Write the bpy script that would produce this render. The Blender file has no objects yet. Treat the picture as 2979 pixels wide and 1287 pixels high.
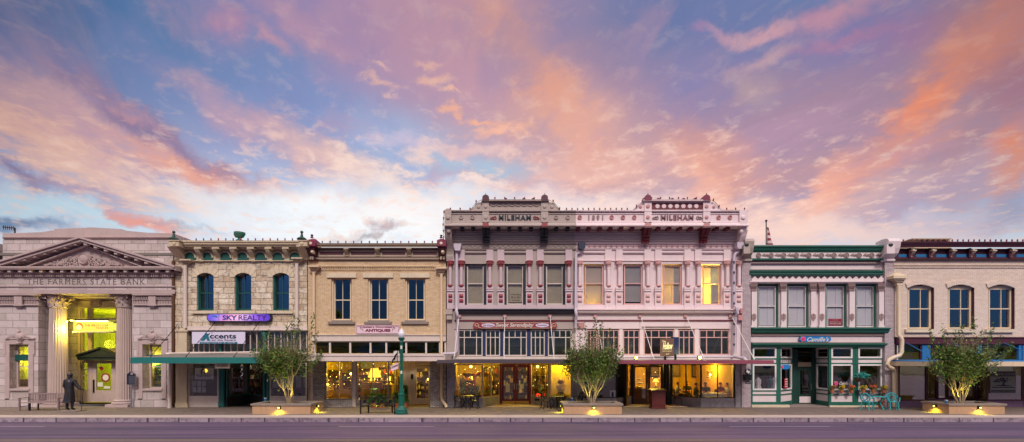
import bpy, math, random
from mathutils import Vector, Matrix
random.seed(7)
PI=math.pi
SC=bpy.context.scene
COL=SC.collection
D0,F,CX,HY,CZ=27.5,1375.0,1489.5,1045.0,2.8
def X(px,Y=0.0): return (px-CX)*(D0+Y)/F
def Z(py,Y=0.0): return CZ-(py-HY)*(D0+Y)/F
def S(px,Y=0.0): return px*(D0+Y)/F
def lin(h):
    h=h.lstrip('#'); o=[]
    for i in (0,2,4):
        c=int(h[i:i+2],16)/255.0
        o.append(c/12.92 if c<=0.04045 else ((c+0.055)/1.055)**2.4)
    return o
# ------------------------------------------------------------------ materials
class NT:
    def __init__(s,nt): s.nt=nt
    def n(s,t,**k):
        nd=s.nt.nodes.new('ShaderNode'+t)
        for a,b in k.items(): setattr(nd,a,b)
        return nd
    def l(s,a,b): s.nt.links.new(a,b)
    def val(s,x,sock):
        if isinstance(x,(int,float)): sock.default_value=x
        elif isinstance(x,(tuple,list)):
            sock.default_value=tuple(x) if len(x)==len(sock.default_value) else tuple(x)+(1.0,)
        else: s.l(x,sock)
    def math(s,op,a,b=0.0,c=0.0,clamp=False):
        m=s.n('Math',operation=op); m.use_clamp=clamp
        s.val(a,m.inputs[0]); s.val(b,m.inputs[1]); s.val(c,m.inputs[2]); return m.outputs[0]
    def mix(s,f,a,b,blend='MIX'):
        m=s.n('Mix',data_type='RGBA',blend_type=blend)
        s.val(f,m.inputs[0]); s.val(a,m.inputs[6]); s.val(b,m.inputs[7]); return m.outputs[2]
    def ramp(s,v,a,b,c=0.0,d=1.0,smooth=True):
        m=s.n('MapRange'); m.interpolation_type='SMOOTHSTEP' if smooth else 'LINEAR'
        s.val(v,m.inputs[0])
        for i,x in enumerate((a,b,c,d)): s.val(x,m.inputs[1+i])
        return m.outputs[0]
    def noise(s,vec,scale,detail=4,rough=0.55,dist=0.0):
        m=s.n('TexNoise'); m.inputs['Scale'].default_value=scale; m.inputs['Detail'].default_value=detail
        m.inputs['Roughness'].default_value=rough; m.inputs['Distortion'].default_value=dist
        if vec is not None: s.l(vec,m.inputs['Vector'])
        return m.outputs[0]
def newmat(name):
    m=bpy.data.materials.new(name); m.use_nodes=True; nt=m.node_tree; nt.nodes.clear()
    t=NT(nt); out=t.n('OutputMaterial'); p=t.n('BsdfPrincipled'); t.l(p.outputs[0],out.inputs[0])
    return m,t,p,out
def obco(t,scale=None):
    tc=t.n('TexCoord')
    if scale is None: return tc.outputs['Object']
    mp=t.n('Mapping'); mp.inputs['Scale'].default_value=scale; t.l(tc.outputs['Object'],mp.inputs[0]); return mp.outputs[0]
def wallco(t):
    tc=t.n('TexCoord'); sp=t.n('SeparateXYZ'); t.l(tc.outputs['Object'],sp.inputs[0])
    cb=t.n('CombineXYZ'); t.l(t.math('ADD',sp.outputs[0],sp.outputs[1]),cb.inputs[0]); t.l(sp.outputs[2],cb.inputs[1])
    return cb.outputs[0]
def paint(name,hexc,rough=0.6,dirt=0.25,metal=0.0,bump=0.08,fine=30):
    m,t,p,o=newmat(name); c=lin(hexc); co=obco(t)
    n1=t.noise(co,1.3,6,0.65); n3=t.noise(co,7.0,6,0.7); n2=t.noise(obco(t,(9,9,1.2)),1.0,5,0.6)
    f=t.math('MULTIPLY',t.ramp(n1,0.35,0.75),dirt)
    f2=t.math('MULTIPLY',t.ramp(n2,0.5,0.8),dirt*0.8)
    a=t.mix(f,c,[x*0.62 for x in c]); a=t.mix(f2,a,[c[0]*0.5,c[1]*0.47,c[2]*0.43]); a=t.mix(t.math('MULTIPLY',t.ramp(n3,0.55,0.72),min(1,dirt*1.2)),a,[x*0.6 for x in c])
    t.l(a,p.inputs['Base Color']); p.inputs['Roughness'].default_value=rough; p.inputs['Metallic'].default_value=metal
    if bump:
        b=t.n('Bump'); b.inputs['Strength'].default_value=bump; b.inputs['Distance'].default_value=0.02
        t.l(t.noise(co,fine,4,0.6),b.inputs['Height']); t.l(b.outputs[0],p.inputs['Normal'])
    return m
def masonry(name,c1,c2,cm,bw,bh,mortar=0.012,bump=0.5,rough=0.85,stain=0.3,rocky=0.0,stainc='#5a4636',bias=0.0,offset=0.5,squash=1.0,nz=(1.2,6)):
    m,t,p,o=newmat(name); co=wallco(t)
    b=t.n('TexBrick'); b.offset=offset; b.squash=squash; b.squash_frequency=3
    if rocky:
        mixv=t.n('VectorMath',operation='ADD'); ns=t.n('TexNoise'); ns.inputs['Scale'].default_value=1.6
        sc=t.n('VectorMath',operation='SCALE'); sc.inputs[3].default_value=0.09*rocky
        t.l(co,ns.inputs['Vector']); t.l(ns.outputs[1],sc.inputs[0]); t.l(co,mixv.inputs[0]); t.l(sc.outputs[0],mixv.inputs[1]); co2=mixv.outputs[0]
    else: co2=co
    t.l(co2,b.inputs['Vector']); b.inputs['Scale'].default_value=1.0
    b.inputs['Color1'].default_value=lin(c1)+[1]; b.inputs['Color2'].default_value=lin(c2)+[1]; b.inputs['Mortar'].default_value=lin(cm)+[1]
    b.inputs['Brick Width'].default_value=bw; b.inputs['Row Height'].default_value=bh; b.inputs['Mortar Size'].default_value=mortar
    b.inputs['Mortar Smooth'].default_value=0.3; b.inputs['Bias'].default_value=bias
    oc=obco(t); n1=t.noise(oc,nz[0],7,0.7); n2=t.noise(oc,nz[1],6,0.7)
    f=t.math('MULTIPLY',t.ramp(n1,0.45,0.75),stain)
    a=t.mix(f,b.outputs[0],lin(stainc))
    n4=t.noise(oc,3.3,8,0.75,0.4); a=t.mix(t.math('MULTIPLY',t.ramp(n4,0.50,0.68),min(.75,stain*1.1)),a,[x*.8 for x in lin(stainc)])
    f2=t.math('MULTIPLY',t.ramp(n2,0.4,0.7),stain*0.5)
    a=t.mix(f2,a,lin(stainc)); a=t.mix(t.ramp(n2,0.3,0.6,0.0,0.12),a,lin('#ffffff'))
    t.l(a,p.inputs['Base Color']); p.inputs['Roughness'].default_value=rough
    bp=t.n('Bump'); bp.inputs['Strength'].default_value=bump; bp.inputs['Distance'].default_value=0.03
    h=t.math('MULTIPLY',b.outputs[1],-0.8)
    h=t.math('ADD',h,t.math('MULTIPLY',t.noise(oc,5 if rocky else 14,6,0.7),1.6*rocky if rocky else 0.25))
    t.l(h,bp.inputs['Height']); t.l(bp.outputs[0],p.inputs['Normal'])
    return m
def glassm(name,refl=0.3,tint=(1,1,1),rough=0.01):
    m=bpy.data.materials.new(name); m.use_nodes=True; nt=m.node_tree; nt.nodes.clear(); t=NT(nt)
    o=t.n('OutputMaterial'); mx=t.n('MixShader'); tr=t.n('BsdfTransparent'); g=t.n('BsdfGlossy'); g.inputs['Roughness'].default_value=rough
    tr.inputs[0].default_value=tuple(tint)+(1,); lw=t.n('LayerWeight'); lw.inputs[0].default_value=0.35
    f=t.math('ADD',t.math('MULTIPLY',lw.outputs[0],0.35),refl,clamp=True); t.l(f,mx.inputs[0])
    bp=t.n('Bump'); bp.inputs['Strength'].default_value=0.05; bp.inputs['Distance'].default_value=0.02
    t.l(t.noise(obco(t),1.7,2),bp.inputs['Height']); t.l(bp.outputs[0],g.inputs['Normal'])
    t.l(tr.outputs[0],mx.inputs[1]); t.l(g.outputs[0],mx.inputs[2]); t.l(mx.outputs[0],o.inputs[0]); return m
def emitm(name,hexc,st):
    m=bpy.data.materials.new(name); m.use_nodes=True; nt=m.node_tree; nt.nodes.clear(); t=NT(nt)
    o=t.n('OutputMaterial'); e=t.n('Emission'); e.inputs[0].default_value=lin(hexc)+[1]; e.inputs[1].default_value=st; t.l(e.outputs[0],o.inputs[0]); return m
# ------------------------------------------------------------------ mesh builder
class MB:
    def __init__(s): s.v=[]; s.f=[]; s.m=[]; s.mi=0; s.sm=[]; s.smooth=False
    def add(s,vs,fs):
        b=len(s.v); s.v+= [tuple(v) for v in vs]
        for f in fs: s.f.append(tuple(i+b for i in f)); s.m.append(s.mi); s.sm.append(s.smooth)
        return s
    def box(s,x0,x1,y0,y1,z0,z1):
        if x0>x1:x0,x1=x1,x0
        if y0>y1:y0,y1=y1,y0
        if z0>z1:z0,z1=z1,z0
        return s.add([(x0,y0,z0),(x1,y0,z0),(x1,y1,z0),(x0,y1,z0),(x0,y0,z1),(x1,y0,z1),(x1,y1,z1),(x0,y1,z1)],
          [(0,3,2,1),(4,5,6,7),(0,1,5,4),(1,2,6,5),(2,3,7,6),(3,0,4,7)])
    def pb(s,a,b,c,d,yf,yb): return s.box(X(a,yf),X(b,yf),yf,yb,Z(c,yf),Z(d,yf))
    def prism(s,pts,a,b,ax='y'):
        n=len(pts)
        def q(p,t):
            if ax=='y': return (p[0],t,p[1])
            if ax=='x': return (t,p[0],p[1])
            return (p[0],p[1],t)
        vs=[q(p,a) for p in pts]+[q(p,b) for p in pts]
        fs=[tuple(range(n)),tuple(reversed(range(n,2*n)))]+[(i,i+n,(i+1)%n+n,(i+1)%n) for i in range(n)]
        return s.add(vs,fs)
    def pprism(s,pts,yf,yb): return s.prism([(X(a,yf),Z(b,yf)) for a,b in pts],yf,yb)
    def hexa(s,lo,hi): # 4 lower, 4 upper points
        return s.add(list(lo)+list(hi),[(0,3,2,1),(4,5,6,7),(0,1,5,4),(1,2,6,5),(2,3,7,6),(3,0,4,7)])
    def panel(s,x0,y0,x1,y1,z0,z1,t=0.04,off=0.0):
        d=Vector((x1-x0,y1-y0)); 
        if d.length<1e-6: return s
        n=Vector((-d.y,d.x)).normalized(); a=n*off; b=n*(off+t)
        P=[(x0+a.x,y0+a.y),(x1+a.x,y1+a.y),(x1+b.x,y1+b.y),(x0+b.x,y0+b.y)]
        return s.hexa([(p[0],p[1],z0) for p in P],[(p[0],p[1],z1) for p in P])
    def rings(s,rs,cap=True,closed=False):
        n=len(rs[0]); vs=[p for r in rs for p in r]; fs=[]; k=len(rs)
        for i in range(k-1 if not closed else k):
            j=(i+1)%k
            for a in range(n):
                b=(a+1)%n; fs.append((i*n+a,i*n+b,j*n+b,j*n+a))
        if cap and not closed: fs.append(tuple(reversed(range(n)))); fs.append(tuple(range((k-1)*n,k*n)))
        return s.add(vs,fs)
    def tube(s,pts,r,n=8,cap=True):
        pts=[Vector(p) for p in pts]; rr=r if isinstance(r,(list,tuple)) else [r]*len(pts); rs=[]
        up=Vector((0,0,1)); pu=None
        for i,p in enumerate(pts):
            d=(pts[min(i+1,len(pts)-1)]-pts[max(i-1,0)])
            if d.length<1e-9: d=Vector((0,0,1))
            d.normalize()
            if pu is None:
                u=d.cross(up) if abs(d.z)<0.95 else d.cross(Vector((1,0,0)))
            else: u=pu-d*pu.dot(d)
            if u.length<1e-6: u=d.orthogonal()
            u.normalize(); pu=u; w=d.cross(u)
            rs.append([tuple(p+(u*math.cos(2*PI*k/n)+w*math.sin(2*PI*k/n))*rr[i]) for k in range(n)])
        return s.rings(rs,cap)
    def lathe(s,cx,cy,prof,n=16,flute=0,fd=0.0,ax='z'):
        rs=[]
        for r,z in prof:
            ring=[]
            for k in range(n):
                a=2*PI*k/n; q=r
                if flute: q=r-fd*abs(math.sin(flute*a/2))**0.6 if False else r-fd*(0.5-0.5*math.cos(flute*a))
                if ax=='z': ring.append((cx+q*math.cos(a),cy+q*math.sin(a),z))
                else: ring.append((cx+q*math.cos(a),z,cy+q*math.sin(a)))   # around y: cx,cz
            rs.append(ring)
        return s.rings(rs)
    def disc(s,px,py,rpx,yf,th=0.06,n=16,hole=False):
        cx,cz,r=X(px,yf),Z(py,yf),S(rpx,yf)
        if hole: prof=[(r,yf+th),(r,yf+th*.3),(r*.8,yf),(r*.55,yf+th*.3),(r*.5,yf+th*.8),(r*.2,yf+th*.4),(0.001,yf+th*.3)]
        else: prof=[(r,yf+th),(r,yf+th*.4),(r*.8,yf+.1*th),(r*.4,yf),(0.001,yf)]
        return s.lathe(cx,cz,prof,n,ax='y')
    def ball(s,c,r,n=8,m=12):
        if not isinstance(r,(tuple,list)): r=(r,r,r)
        rs=[]
        for i in range(1,n):
            t=PI*i/n; rs.append([(c[0]+r[0]*math.sin(t)*math.cos(2*PI*k/m),c[1]+r[1]*math.sin(t)*math.sin(2*PI*k/m),c[2]-r[2]*math.cos(t)) for k in range(m)])
        return s.rings(rs)
    def half(s,px,py,rpx,yf,yb,n=10,hr=None):
        cx,cz,r=X(px,yf),Z(py,yf),S(rpx,yf); hz=r if hr is None else S(hr,yf)
        return s.prism([(cx+r*math.cos(PI*i/n),cz+hz*math.sin(PI*i/n)) for i in range(n+1)],yf,yb)
    def build(s,name,mats,parent=None,smooth=None):
        me=bpy.data.meshes.new(name); vs=s.v
        if parent is not None:
            L=wloc(parent); vs=[(a-L[0],b-L[1],c-L[2]) for a,b,c in s.v]
        me.from_pydata(vs,[],s.f)
        if not isinstance(mats,(list,tuple)): mats=[mats]
        for m in mats: me.materials.append(m)
        for i,p in enumerate(me.polygons):
            p.material_index=min(s.m[i],len(mats)-1)
            p.use_smooth = s.sm[i] if smooth is None else smooth
        import bmesh
        bm=bmesh.new(); bm.from_mesh(me); bmesh.ops.recalc_face_normals(bm,faces=bm.faces); bm.to_mesh(me); bm.free()
        if smooth or any(s.sm):
            try: me.set_sharp_from_angle(angle=0.7)
            except Exception: pass
        o=bpy.data.objects.new(name,me); COL.objects.link(o)
        if parent is not None: o.parent=parent
        return o
def wloc(o):
    v=Vector((0,0,0))
    while o is not None: v=v+o.location; o=o.parent
    return v
def tag(o,label=None,cat=None,group=None,kind=None):
    if label:o['label']=label
    if cat:o['category']=cat
    if group:o['group']=group
    if kind:o['kind']=kind
    return o
def thing(name,label,cat,loc=(0,0,0),group=None):
    o=bpy.data.objects.new(name,None); COL.objects.link(o); o.location=loc; o.empty_display_size=0.2
    return tag(o,label,cat,group)
def kids(o): return [c for c in bpy.data.objects if c.parent==o]
def dup(o,loc,label,rotz=0.0,parent=None,scale=None):
    c=o.copy(); COL.objects.link(c); c.parent=parent
    if loc is not None: c.location=loc; c.rotation_euler=(0,0,rotz)
    if label: c['label']=label
    if scale: c.scale=scale
    for ch in kids(o): dup(ch,None,None,0,c)
    return c
def text(s,x0,x1,z0,z1,yf,mat,parent,name='lettering',th=0.015,shear=0.0,bold=0.0,space=1.0,rot=None):
    cu=bpy.data.curves.new('t','FONT'); cu.body=s; cu.size=1.0; cu.shear=shear; cu.offset=bold; cu.space_character=space
    cu.resolution_u=3; cu.extrude=0.01
    ob=bpy.data.objects.new('t',cu); COL.objects.link(ob)
    dg=bpy.context.evaluated_depsgraph_get(); dg.update(); me0=bpy.data.meshes.new_from_object(ob.evaluated_get(dg))
    bpy.data.objects.remove(ob); vs=[v.co.copy() for v in me0.vertices]
    ax=min(v.x for v in vs); bx=max(v.x for v in vs); ay=min(v.y for v in vs); by=max(v.y for v in vs)
    m=MB(); P=[]
    for v in vs:
        P.append((x0+(v.x-ax)/(bx-ax)*(x1-x0), yf+(th*0.5)*(1-v.z/0.01), z0+(v.y-ay)/(by-ay)*(z1-z0)))
    if rot: P=[rot(Vector(p)) for p in P]
    m.add(P,[tuple(p.vertices) for p in me0.polygons]); bpy.data.meshes.remove(me0)
    return m.build(name,mat,parent)
def ptext(s,a,b,c,d,yf,mat,parent,**k): return text(s,X(a,yf),X(b,yf),Z(d,yf),Z(c,yf),yf,mat,parent,**k)
def wallgrid(mb,x0,x1,z0,z1,yf,yb,ops):
    xs=sorted(set([x0,x1]+[v for o in ops for v in o[:2]])); zs=sorted(set([z0,z1]+[v for o in ops for v in o[2:4]]))
    xs=[v for v in xs if x0<=v<=x1]; zs=[v for v in zs if z0<=v<=z1]
    nx,nz=len(xs)-1,len(zs)-1
    def solid(i,j):
        if i<0 or j<0 or i>=nx or j>=nz: return False
        cx,cz=(xs[i]+xs[i+1])/2,(zs[j]+zs[j+1])/2
        return not any(o[0]<cx<o[1] and o[2]<cz<o[3] for o in ops)
    for i in range(nx):
        for j in range(nz):
            if not solid(i,j): continue
            a,b,c,d=xs[i],xs[i+1],zs[j],zs[j+1]
            mb.add([(a,yf,c),(b,yf,c),(b,yf,d),(a,yf,d)],[(0,1,2,3)]); mb.add([(a,yb,c),(b,yb,c),(b,yb,d),(a,yb,d)],[(3,2,1,0)])
            if not solid(i-1,j): mb.add([(a,yf,c),(a,yf,d),(a,yb,d),(a,yb,c)],[(0,1,2,3)])
            if not solid(i+1,j): mb.add([(b,yf,c),(b,yf,d),(b,yb,d),(b,yb,c)],[(3,2,1,0)])
            if not solid(i,j-1): mb.add([(a,yf,c),(b,yf,c),(b,yb,c),(a,yb,c)],[(3,2,1,0)])
            if not solid(i,j+1): mb.add([(a,yf,d),(b,yf,d),(b,yb,d),(a,yb,d)],[(0,1,2,3)])
    return mb
def pwall(mb,a,b,c,d,yf,yb,ops): # px rects at plane yf
    return wallgrid(mb,X(a,yf),X(b,yf),Z(d,yf),Z(c,yf),yf,yb,[(X(o[0],yf),X(o[1],yf),Z(o[3],yf),Z(o[2],yf)) for o in ops])
def profile(mb,x0,x1,pts): # moulding: pts (py,y) listed down the outside face; closed at y=back
    P=[(y,Z(py,y)) for py,y in pts]; return mb.prism(P,x0,x1,'x')
def archfill(mb,a,b,ptop,pspring,yf,yb,n=12): # spandrels above a segmental/round arch inside a rectangular hole
    x0,x1=X(a,yf),X(b,yf); zt,zs=Z(ptop,yf),Z(pspring,yf); cx=(x0+x1)/2; w=(x1-x0)/2; h=zt-zs
    R=(w*w+h*h)/(2*h); cz=zt-R; a0=math.asin(min(1,w/R)); L=[]
    for i in range(n+1):
        t=-a0+2*a0*i/n; L.append((cx+R*math.sin(t),cz+R*math.cos(t)))
    for i in range(n):
        p,q=L[i],L[i+1]
        mb.hexa([(p[0],yf,p[1]),(q[0],yf,q[1]),(q[0],yb,q[1]),(p[0],yb,p[1])],[(p[0],yf,zt+.001),(q[0],yf,zt+.001),(q[0],yb,zt+.001),(p[0],yb,zt+.001)])
def room(bld,x0,x1,y0,y1,z0,z1,wm,fm,cm,name='interior'):
    m=MB(); e=0.08
    m.box(x0,x1,y1,y1+e,z0,z1); m.box(x0,x0+e,y0,y1-.003,z0,z1); m.box(x1-e,x1,y0,y1-.003,z0,z1)
    m.mi=1; m.box(x0+e+.003,x1-e-.003,y0,y1-.003,z0-e,z0); m.mi=2; m.box(x0+e+.003,x1-e-.003,y0,y1-.003,z1-e,z1-.002)
    return m.build(name,[wm,fm,cm],bld)
def console(mb,px0,px1,py0,py1,dep,yf0,foot=0.12):
    # S shaped bracket: px0..px1 wide at its front, hangs from py0 to py1, dep = projection at the top
    zt=Z(py0,yf0-dep); zb=Z(py1,yf0-foot); x0,x1=X(px0,yf0-dep*.6),X(px1,yf0-dep*.6); H=zt-zb; pts=[(yf0,zt),(yf0-dep,zt),(yf0-dep,zt-H*.16)]
    for i in range(1,9):
        u=i/8.0; pts.append((yf0-(foot+(dep*.92-foot)*(0.5+0.5*math.cos(PI*u))),zt-H*(.16+.66*u)))
    pts+= [(yf0-foot*1.5,zt-H*.88),(yf0-foot*1.3,zt-H*.97),(yf0-foot*.6,zb),(yf0,zb)]
    mb.prism(pts,x0,x1,'x')
def sash(bld,a,b,c,d,yg,fm,gm,rail=None,fw=5,mull=0,name='window',bar=1.6,rw=3,ext=None,back=0.12):
    """window frame at depth yg, px rect at its own depth; mull = number of vertical bars; returns frame"""
    m=MB(); y0,y1=yg-.04,yg+.05
    m.pb(a,a+fw,c,d,y0,y1); m.pb(b-fw,b,c,d,y0,y1); m.pb(a+fw,b-fw,c,c+fw,y0,y1); m.pb(a+fw,b-fw,d-fw,d,y0,y1)
    if rail: m.pb(a+fw,b-fw,rail-rw/2,rail+rw/2,y0+.005,y1)
    for k in range(mull):
        x=a+fw+(b-a-2*fw)*(k+1)/(mull+1); m.pb(x-bar/2,x+bar/2,c+fw,d-fw,y0+.012,y1-.01)
    fr=m.build(name,fm,bld); g=MB(); g.pb(a+fw*.5,b-fw*.5,c+fw*.5,d-fw*.5,yg+.015,yg+.02); g.build('glass',gm,fr); return fr
def lamp(name,loc,power,color,radius=0.1,typ='POINT',parent=None,rot=None,spot=None,blend=.5,size=None):
    l=bpy.data.lights.new(name,typ); l.energy=power; l.color=color
    if typ in('POINT','SPOT'): l.shadow_soft_size=radius
    if typ=='SPOT': l.spot_size=spot; l.spot_blend=blend
    if typ=='AREA': l.shape='RECTANGLE'; l.size,l.size_y=size
    o=bpy.data.objects.new(name,l); COL.objects.link(o)
    L=wloc(parent) if parent else Vector((0,0,0)); o.location=Vector(loc)-L
    if parent: o.parent=parent
    if rot: o.rotation_euler=rot
    return o
def skin(name,nodes,edges,mat,parent,sub=1,root=0):
    """nodes: (x,y,z,r) ; grows one continuous surface"""
    me=bpy.data.meshes.new('s'); me.from_pydata([n[:3] for n in nodes],edges,[]); ob=bpy.data.objects.new('s',me); COL.objects.link(ob)
    md=ob.modifiers.new('k','SKIN'); md.use_smooth_shade=True
    for i,sv in enumerate(me.skin_vertices[0].data):
        r=nodes[i][3]; sv.radius=(r,r) if not isinstance(r,tuple) else r; sv.use_root=(i==root)
    sb=ob.modifiers.new('d','SUBSURF'); sb.levels=sub; sb.render_levels=sub
    dg=bpy.context.evaluated_depsgraph_get(); dg.update(); m2=bpy.data.meshes.new_from_object(ob.evaluated_get(dg)); bpy.data.objects.remove(ob)
    m2.name=name; m2.materials.clear(); m2.materials.append(mat)
    L=wloc(parent) if parent else Vector((0,0,0))
    for v in m2.vertices: v.co-=L
    for p in m2.polygons: p.use_smooth=True; p.material_index=0
    o=bpy.data.objects.new(name,m2); COL.objects.link(o)
    if parent: o.parent=parent
    return o
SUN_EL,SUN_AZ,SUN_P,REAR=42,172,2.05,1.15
SKYBLOBS=[ # x,y,rx,ry,angle,colour,strength,noise kind
(300,30,900,300,0,'#4f82b9',.95,0),(0,20,340,260,10,'#4c6ca6',.9,0),(60,230,380,150,22,'#7e80b8',.75,4),(480,230,380,110,26,'#7f8fc4',.6,4),
(1000,30,520,200,10,'#a68fc0',.85,4),(880,280,260,170,20,'#8294c9',.85,0),(1080,310,180,120,0,'#909fcf',.7,4),
(1330,60,420,300,20,'#c699b4',.95,0),(1420,200,420,260,35,'#cf9dae',.9,0),(1000,120,200,130,35,'#ba93b9',.6,1),
(1250,440,320,110,8,'#a5b7dc',.85,4),
(1880,260,420,260,25,'#ba93a9',.95,0),(2420,420,760,300,-12,'#b592a8',.95,0),(1750,450,460,160,8,'#dca79f',.85,0),
(1560,190,420,120,52,'#d8a09f',.8,1),(1560,200,320,60,50,'#eaa28e',.65,1),(1630,300,190,75,58,'#f5a684',.65,2),(1690,420,200,110,30,'#ecab97',.6,2),
(2030,60,360,170,-4,'#6f80b6',1,0),(2330,150,330,110,-14,'#7f80b6',.9,0),(2020,250,180,130,0,'#9087b8',.8,0),(2500,110,220,120,-20,'#9784b8',.7,0),(2650,90,160,90,-30,'#b583ae',.7,0),
(2330,330,420,150,-10,'#ae8ba4',.85,0),(2480,260,300,70,-25,'#b08ca8',.6,1),
(2210,95,150,26,-13,'#dba5b3',.95,2),(2090,110,60,20,25,'#d09fb6',.8,0),(2430,45,180,34,-20,'#cf92ae',.9,2),(2030,90,36,24,10,'#c18fb6',.75,0),(2220,185,100,26,-27,'#cba4b2',.85,0),(2450,118,180,20,-16,'#b886ae',.8,2),(2190,265,60,50,10,'#c4a3a8',.7,0),
(2930,80,260,200,-35,'#dc8c80',.95,0),(2800,180,330,90,-42,'#e48f7a',.85,1),(2760,230,280,60,-46,'#ea9079',.75,3),(2650,370,170,60,-50,'#f79068',.75,3),(2700,290,90,28,-48,'#ff8f60',.8,3),
(2950,250,100,110,-40,'#c08090',.75,0),(2820,400,220,90,-35,'#c48f98',.7,1),(2940,420,130,50,-50,'#f89068',.85,0),(2930,490,90,75,-55,'#fb9258',.85,2),
(2560,470,260,60,-28,'#e99c8c',.85,2),(2350,480,300,60,-15,'#c4949a',.8,1),(2520,590,420,70,-14,'#e9b5a8',.75,2),(2410,570,150,70,-60,'#fba98a',.8,2),
(2720,560,260,60,-22,'#b9a0bb',.75,1),(2800,650,420,45,-6,'#d6c3d2',.85,2),(2960,600,120,60,-10,'#a3a6c6',.75,1),
(2080,470,180,90,30,'#e59b86',.75,2),(1620,500,420,70,-6,'#f0b8aa',.8,3),(2000,640,420,70,-4,'#ffd2c0',.9,2),(1650,610,420,70,0,'#fbe0d8',.9,2),(1500,660,500,50,0,'#fff2ea',.9,0),(2350,680,420,40,0,'#ffd8c8',.8,0),(2060,540,120,60,60,'#ffb696',.6,2),
(130,350,300,110,20,'#cfa3ac',.85,1),(380,430,420,90,24,'#d0a5b0',.8,1),(170,450,330,90,18,'#e9b5a5',.85,3),(80,380,200,40,18,'#f0b8a0',.7,3),
(300,290,280,46,35,'#9680ac',.7,1),(480,410,300,46,32,'#937a9f',.9,1),(700,530,260,34,25,'#a7829a',.9,1),(560,500,240,40,24,'#f2a386',.85,2),(880,590,170,26,22,'#eca08c',.85,2),(400,340,120,20,38,'#e0a0a0',.5,2),
(330,520,330,60,20,'#f2c3b0',.8,3),(600,580,300,44,14,'#f3d6cb',.7,3),(40,500,150,30,22,'#80709f',.85,2),(250,560,230,26,18,'#b79ab4',.7,2),
(620,300,220,60,36,'#b89cbc',.6,0),(760,360,300,60,30,'#cba3b4',.8,1),(1000,480,260,60,26,'#ecc0b4',.85,2),(1120,530,180,60,25,'#fbe3d8',.75,3),(690,60,60,46,60,'#c993b3',.75,2),(800,110,70,30,40,'#d89fb0',.75,2),(900,80,200,30,38,'#c79ab4',.6,2),
(170,615,460,44,5,'#c6e3f1',.9,0),(40,655,210,24,7,'#4d80ae',.9,0),(390,625,130,20,16,'#b690ae',.7,2),(440,640,130,20,14,'#f39c86',.95,2),(560,655,100,9,8,'#8f93a8',.5,2),
(1010,655,420,66,4,'#ffffff',1,0),(900,620,330,70,8,'#f4fbff',.95,0),(700,600,200,40,16,'#dfe6f0',.6,2),(1150,600,300,70,10,'#fff8f6',.85,0),(1360,560,150,40,0,'#e9eff6',.7,4),(1400,480,170,34,8,'#a5c4de',.85,4),(1080,555,60,30,10,'#bdd3e8',.5,4),
(1120,192,36,9,8,'#f4c0ae',.65,3),(1240,182,50,13,10,'#f6bba6',.7,3),(1110,238,60,12,14,'#f4bca8',.7,3),(1262,232,60,16,4,'#f8bca2',.7,3),(1150,275,30,6,10,'#f3c0b4',.7,3),(1310,272,40,9,4,'#ffc0a2',.8,3),(1306,312,52,13,3,'#ffb48c',.8,3),(1400,350,76,13,8,'#ffb28c',.95,3),(1460,378,100,15,-3,'#ffb896',.9,3),(1180,420,120,30,8,'#d6c6de',.75,3),(1230,460,70,16,5,'#f0d2cc',.7,3),(1400,430,170,26,0,'#f6cdc4',.8,3),(1390,520,70,12,0,'#fbe2da',.9,3),(1200,485,50,9,3,'#f6ddd6',.7,3),
(1060,690,110,12,-8,'#b6b0b4',.95,2),(1118,664,44,20,6,'#b498a0',.8,2),(1010,682,60,10,-8,'#e8c4b4',.6,2),
]
M={}
M['bank']=masonry('bank_stone','#a89993','#cdbcbc','#75665f',0.78,0.42,0.015,0.45,0.85,0.28,stainc='#7a675f',nz=(1.5,9))
M['bank_plain']=paint('bank_carved_stone','#baa5a2',0.85,0.35,bump=0.3,fine=18)
M['bank_dark']=paint('bank_letter_recess','#6b5957',0.9,0.2)
M['lime']=masonry('rough_limestone','#c9ae8a','#f2e4cc','#9c8468',0.62,0.335,0.018,1.0,0.95,0.85,rocky=1.3,stainc='#6b5240',squash=1.3,nz=(2.6,7))
M['lime_plain']=paint('dressed_limestone','#dccbb0',0.9,0.45,bump=0.4,fine=12)
M['stucco']=paint('cornice_cream','#cdbb9e',0.7,0.4)
M['teal']=paint('teal_paint','#1a6a66',0.55,0.3)
M['tealbright']=paint('awning_teal_paint','#1d716d',0.5,0.3)
M['tealdark']=paint('window_teal_paint','#1d564f',0.5,0.2)
M['ybrick']=masonry('buff_brick','#cfab7c','#e2c499','#a88a66',0.21,0.072,0.011,0.5,0.9,0.25,stainc='#b08858')
M['wbrick']=masonry('grey_painted_brick','#a0938c','#e0d6ce','#4e433d',0.21,0.072,0.014,0.6,0.85,0.2)
M['fascia']=paint('white_painted_wood','#d9c9c0',0.55,0.28)
M['cream']=paint('cream_pipe_paint','#d9bf9f',0.5,0.2)
M['white']=paint('white_paint','#e4dcdc',0.45,0.12)
M['khaki']=paint('khaki_cornice_paint','#b3a18a',0.6,0.35)
M['maroon']=paint('maroon_paint','#4f1e30',0.5,0.3)
M['maroonb']=paint('wine_red_paint','#7a2444',0.5,0.25)
M['mhl']=paint('mileham_grey_paint','#b3a39c',0.65,0.28)
M['mhr']=paint('mileham_pink_paint','#e8d3d6',0.62,0.22)
M['mhl_sid']=masonry('mileham_panel_left','#c6bab0','#cec2b8','#a0948a',30,0.16,0.012,0.5,0.7,0.15)
M['mhr_sid']=masonry('mileham_panel_right','#dccac8','#e2d0ce','#c3b0ae',30,0.16,0.012,0.5,0.7,0.1)
M['black']=paint('navy_black_paint','#1b2030',0.45,0.2)
M['navy']=paint('navy_paint','#1b2f5a',0.45,0.2)
M['red']=paint('barn_red_paint','#963f48',0.5,0.25)
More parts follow.
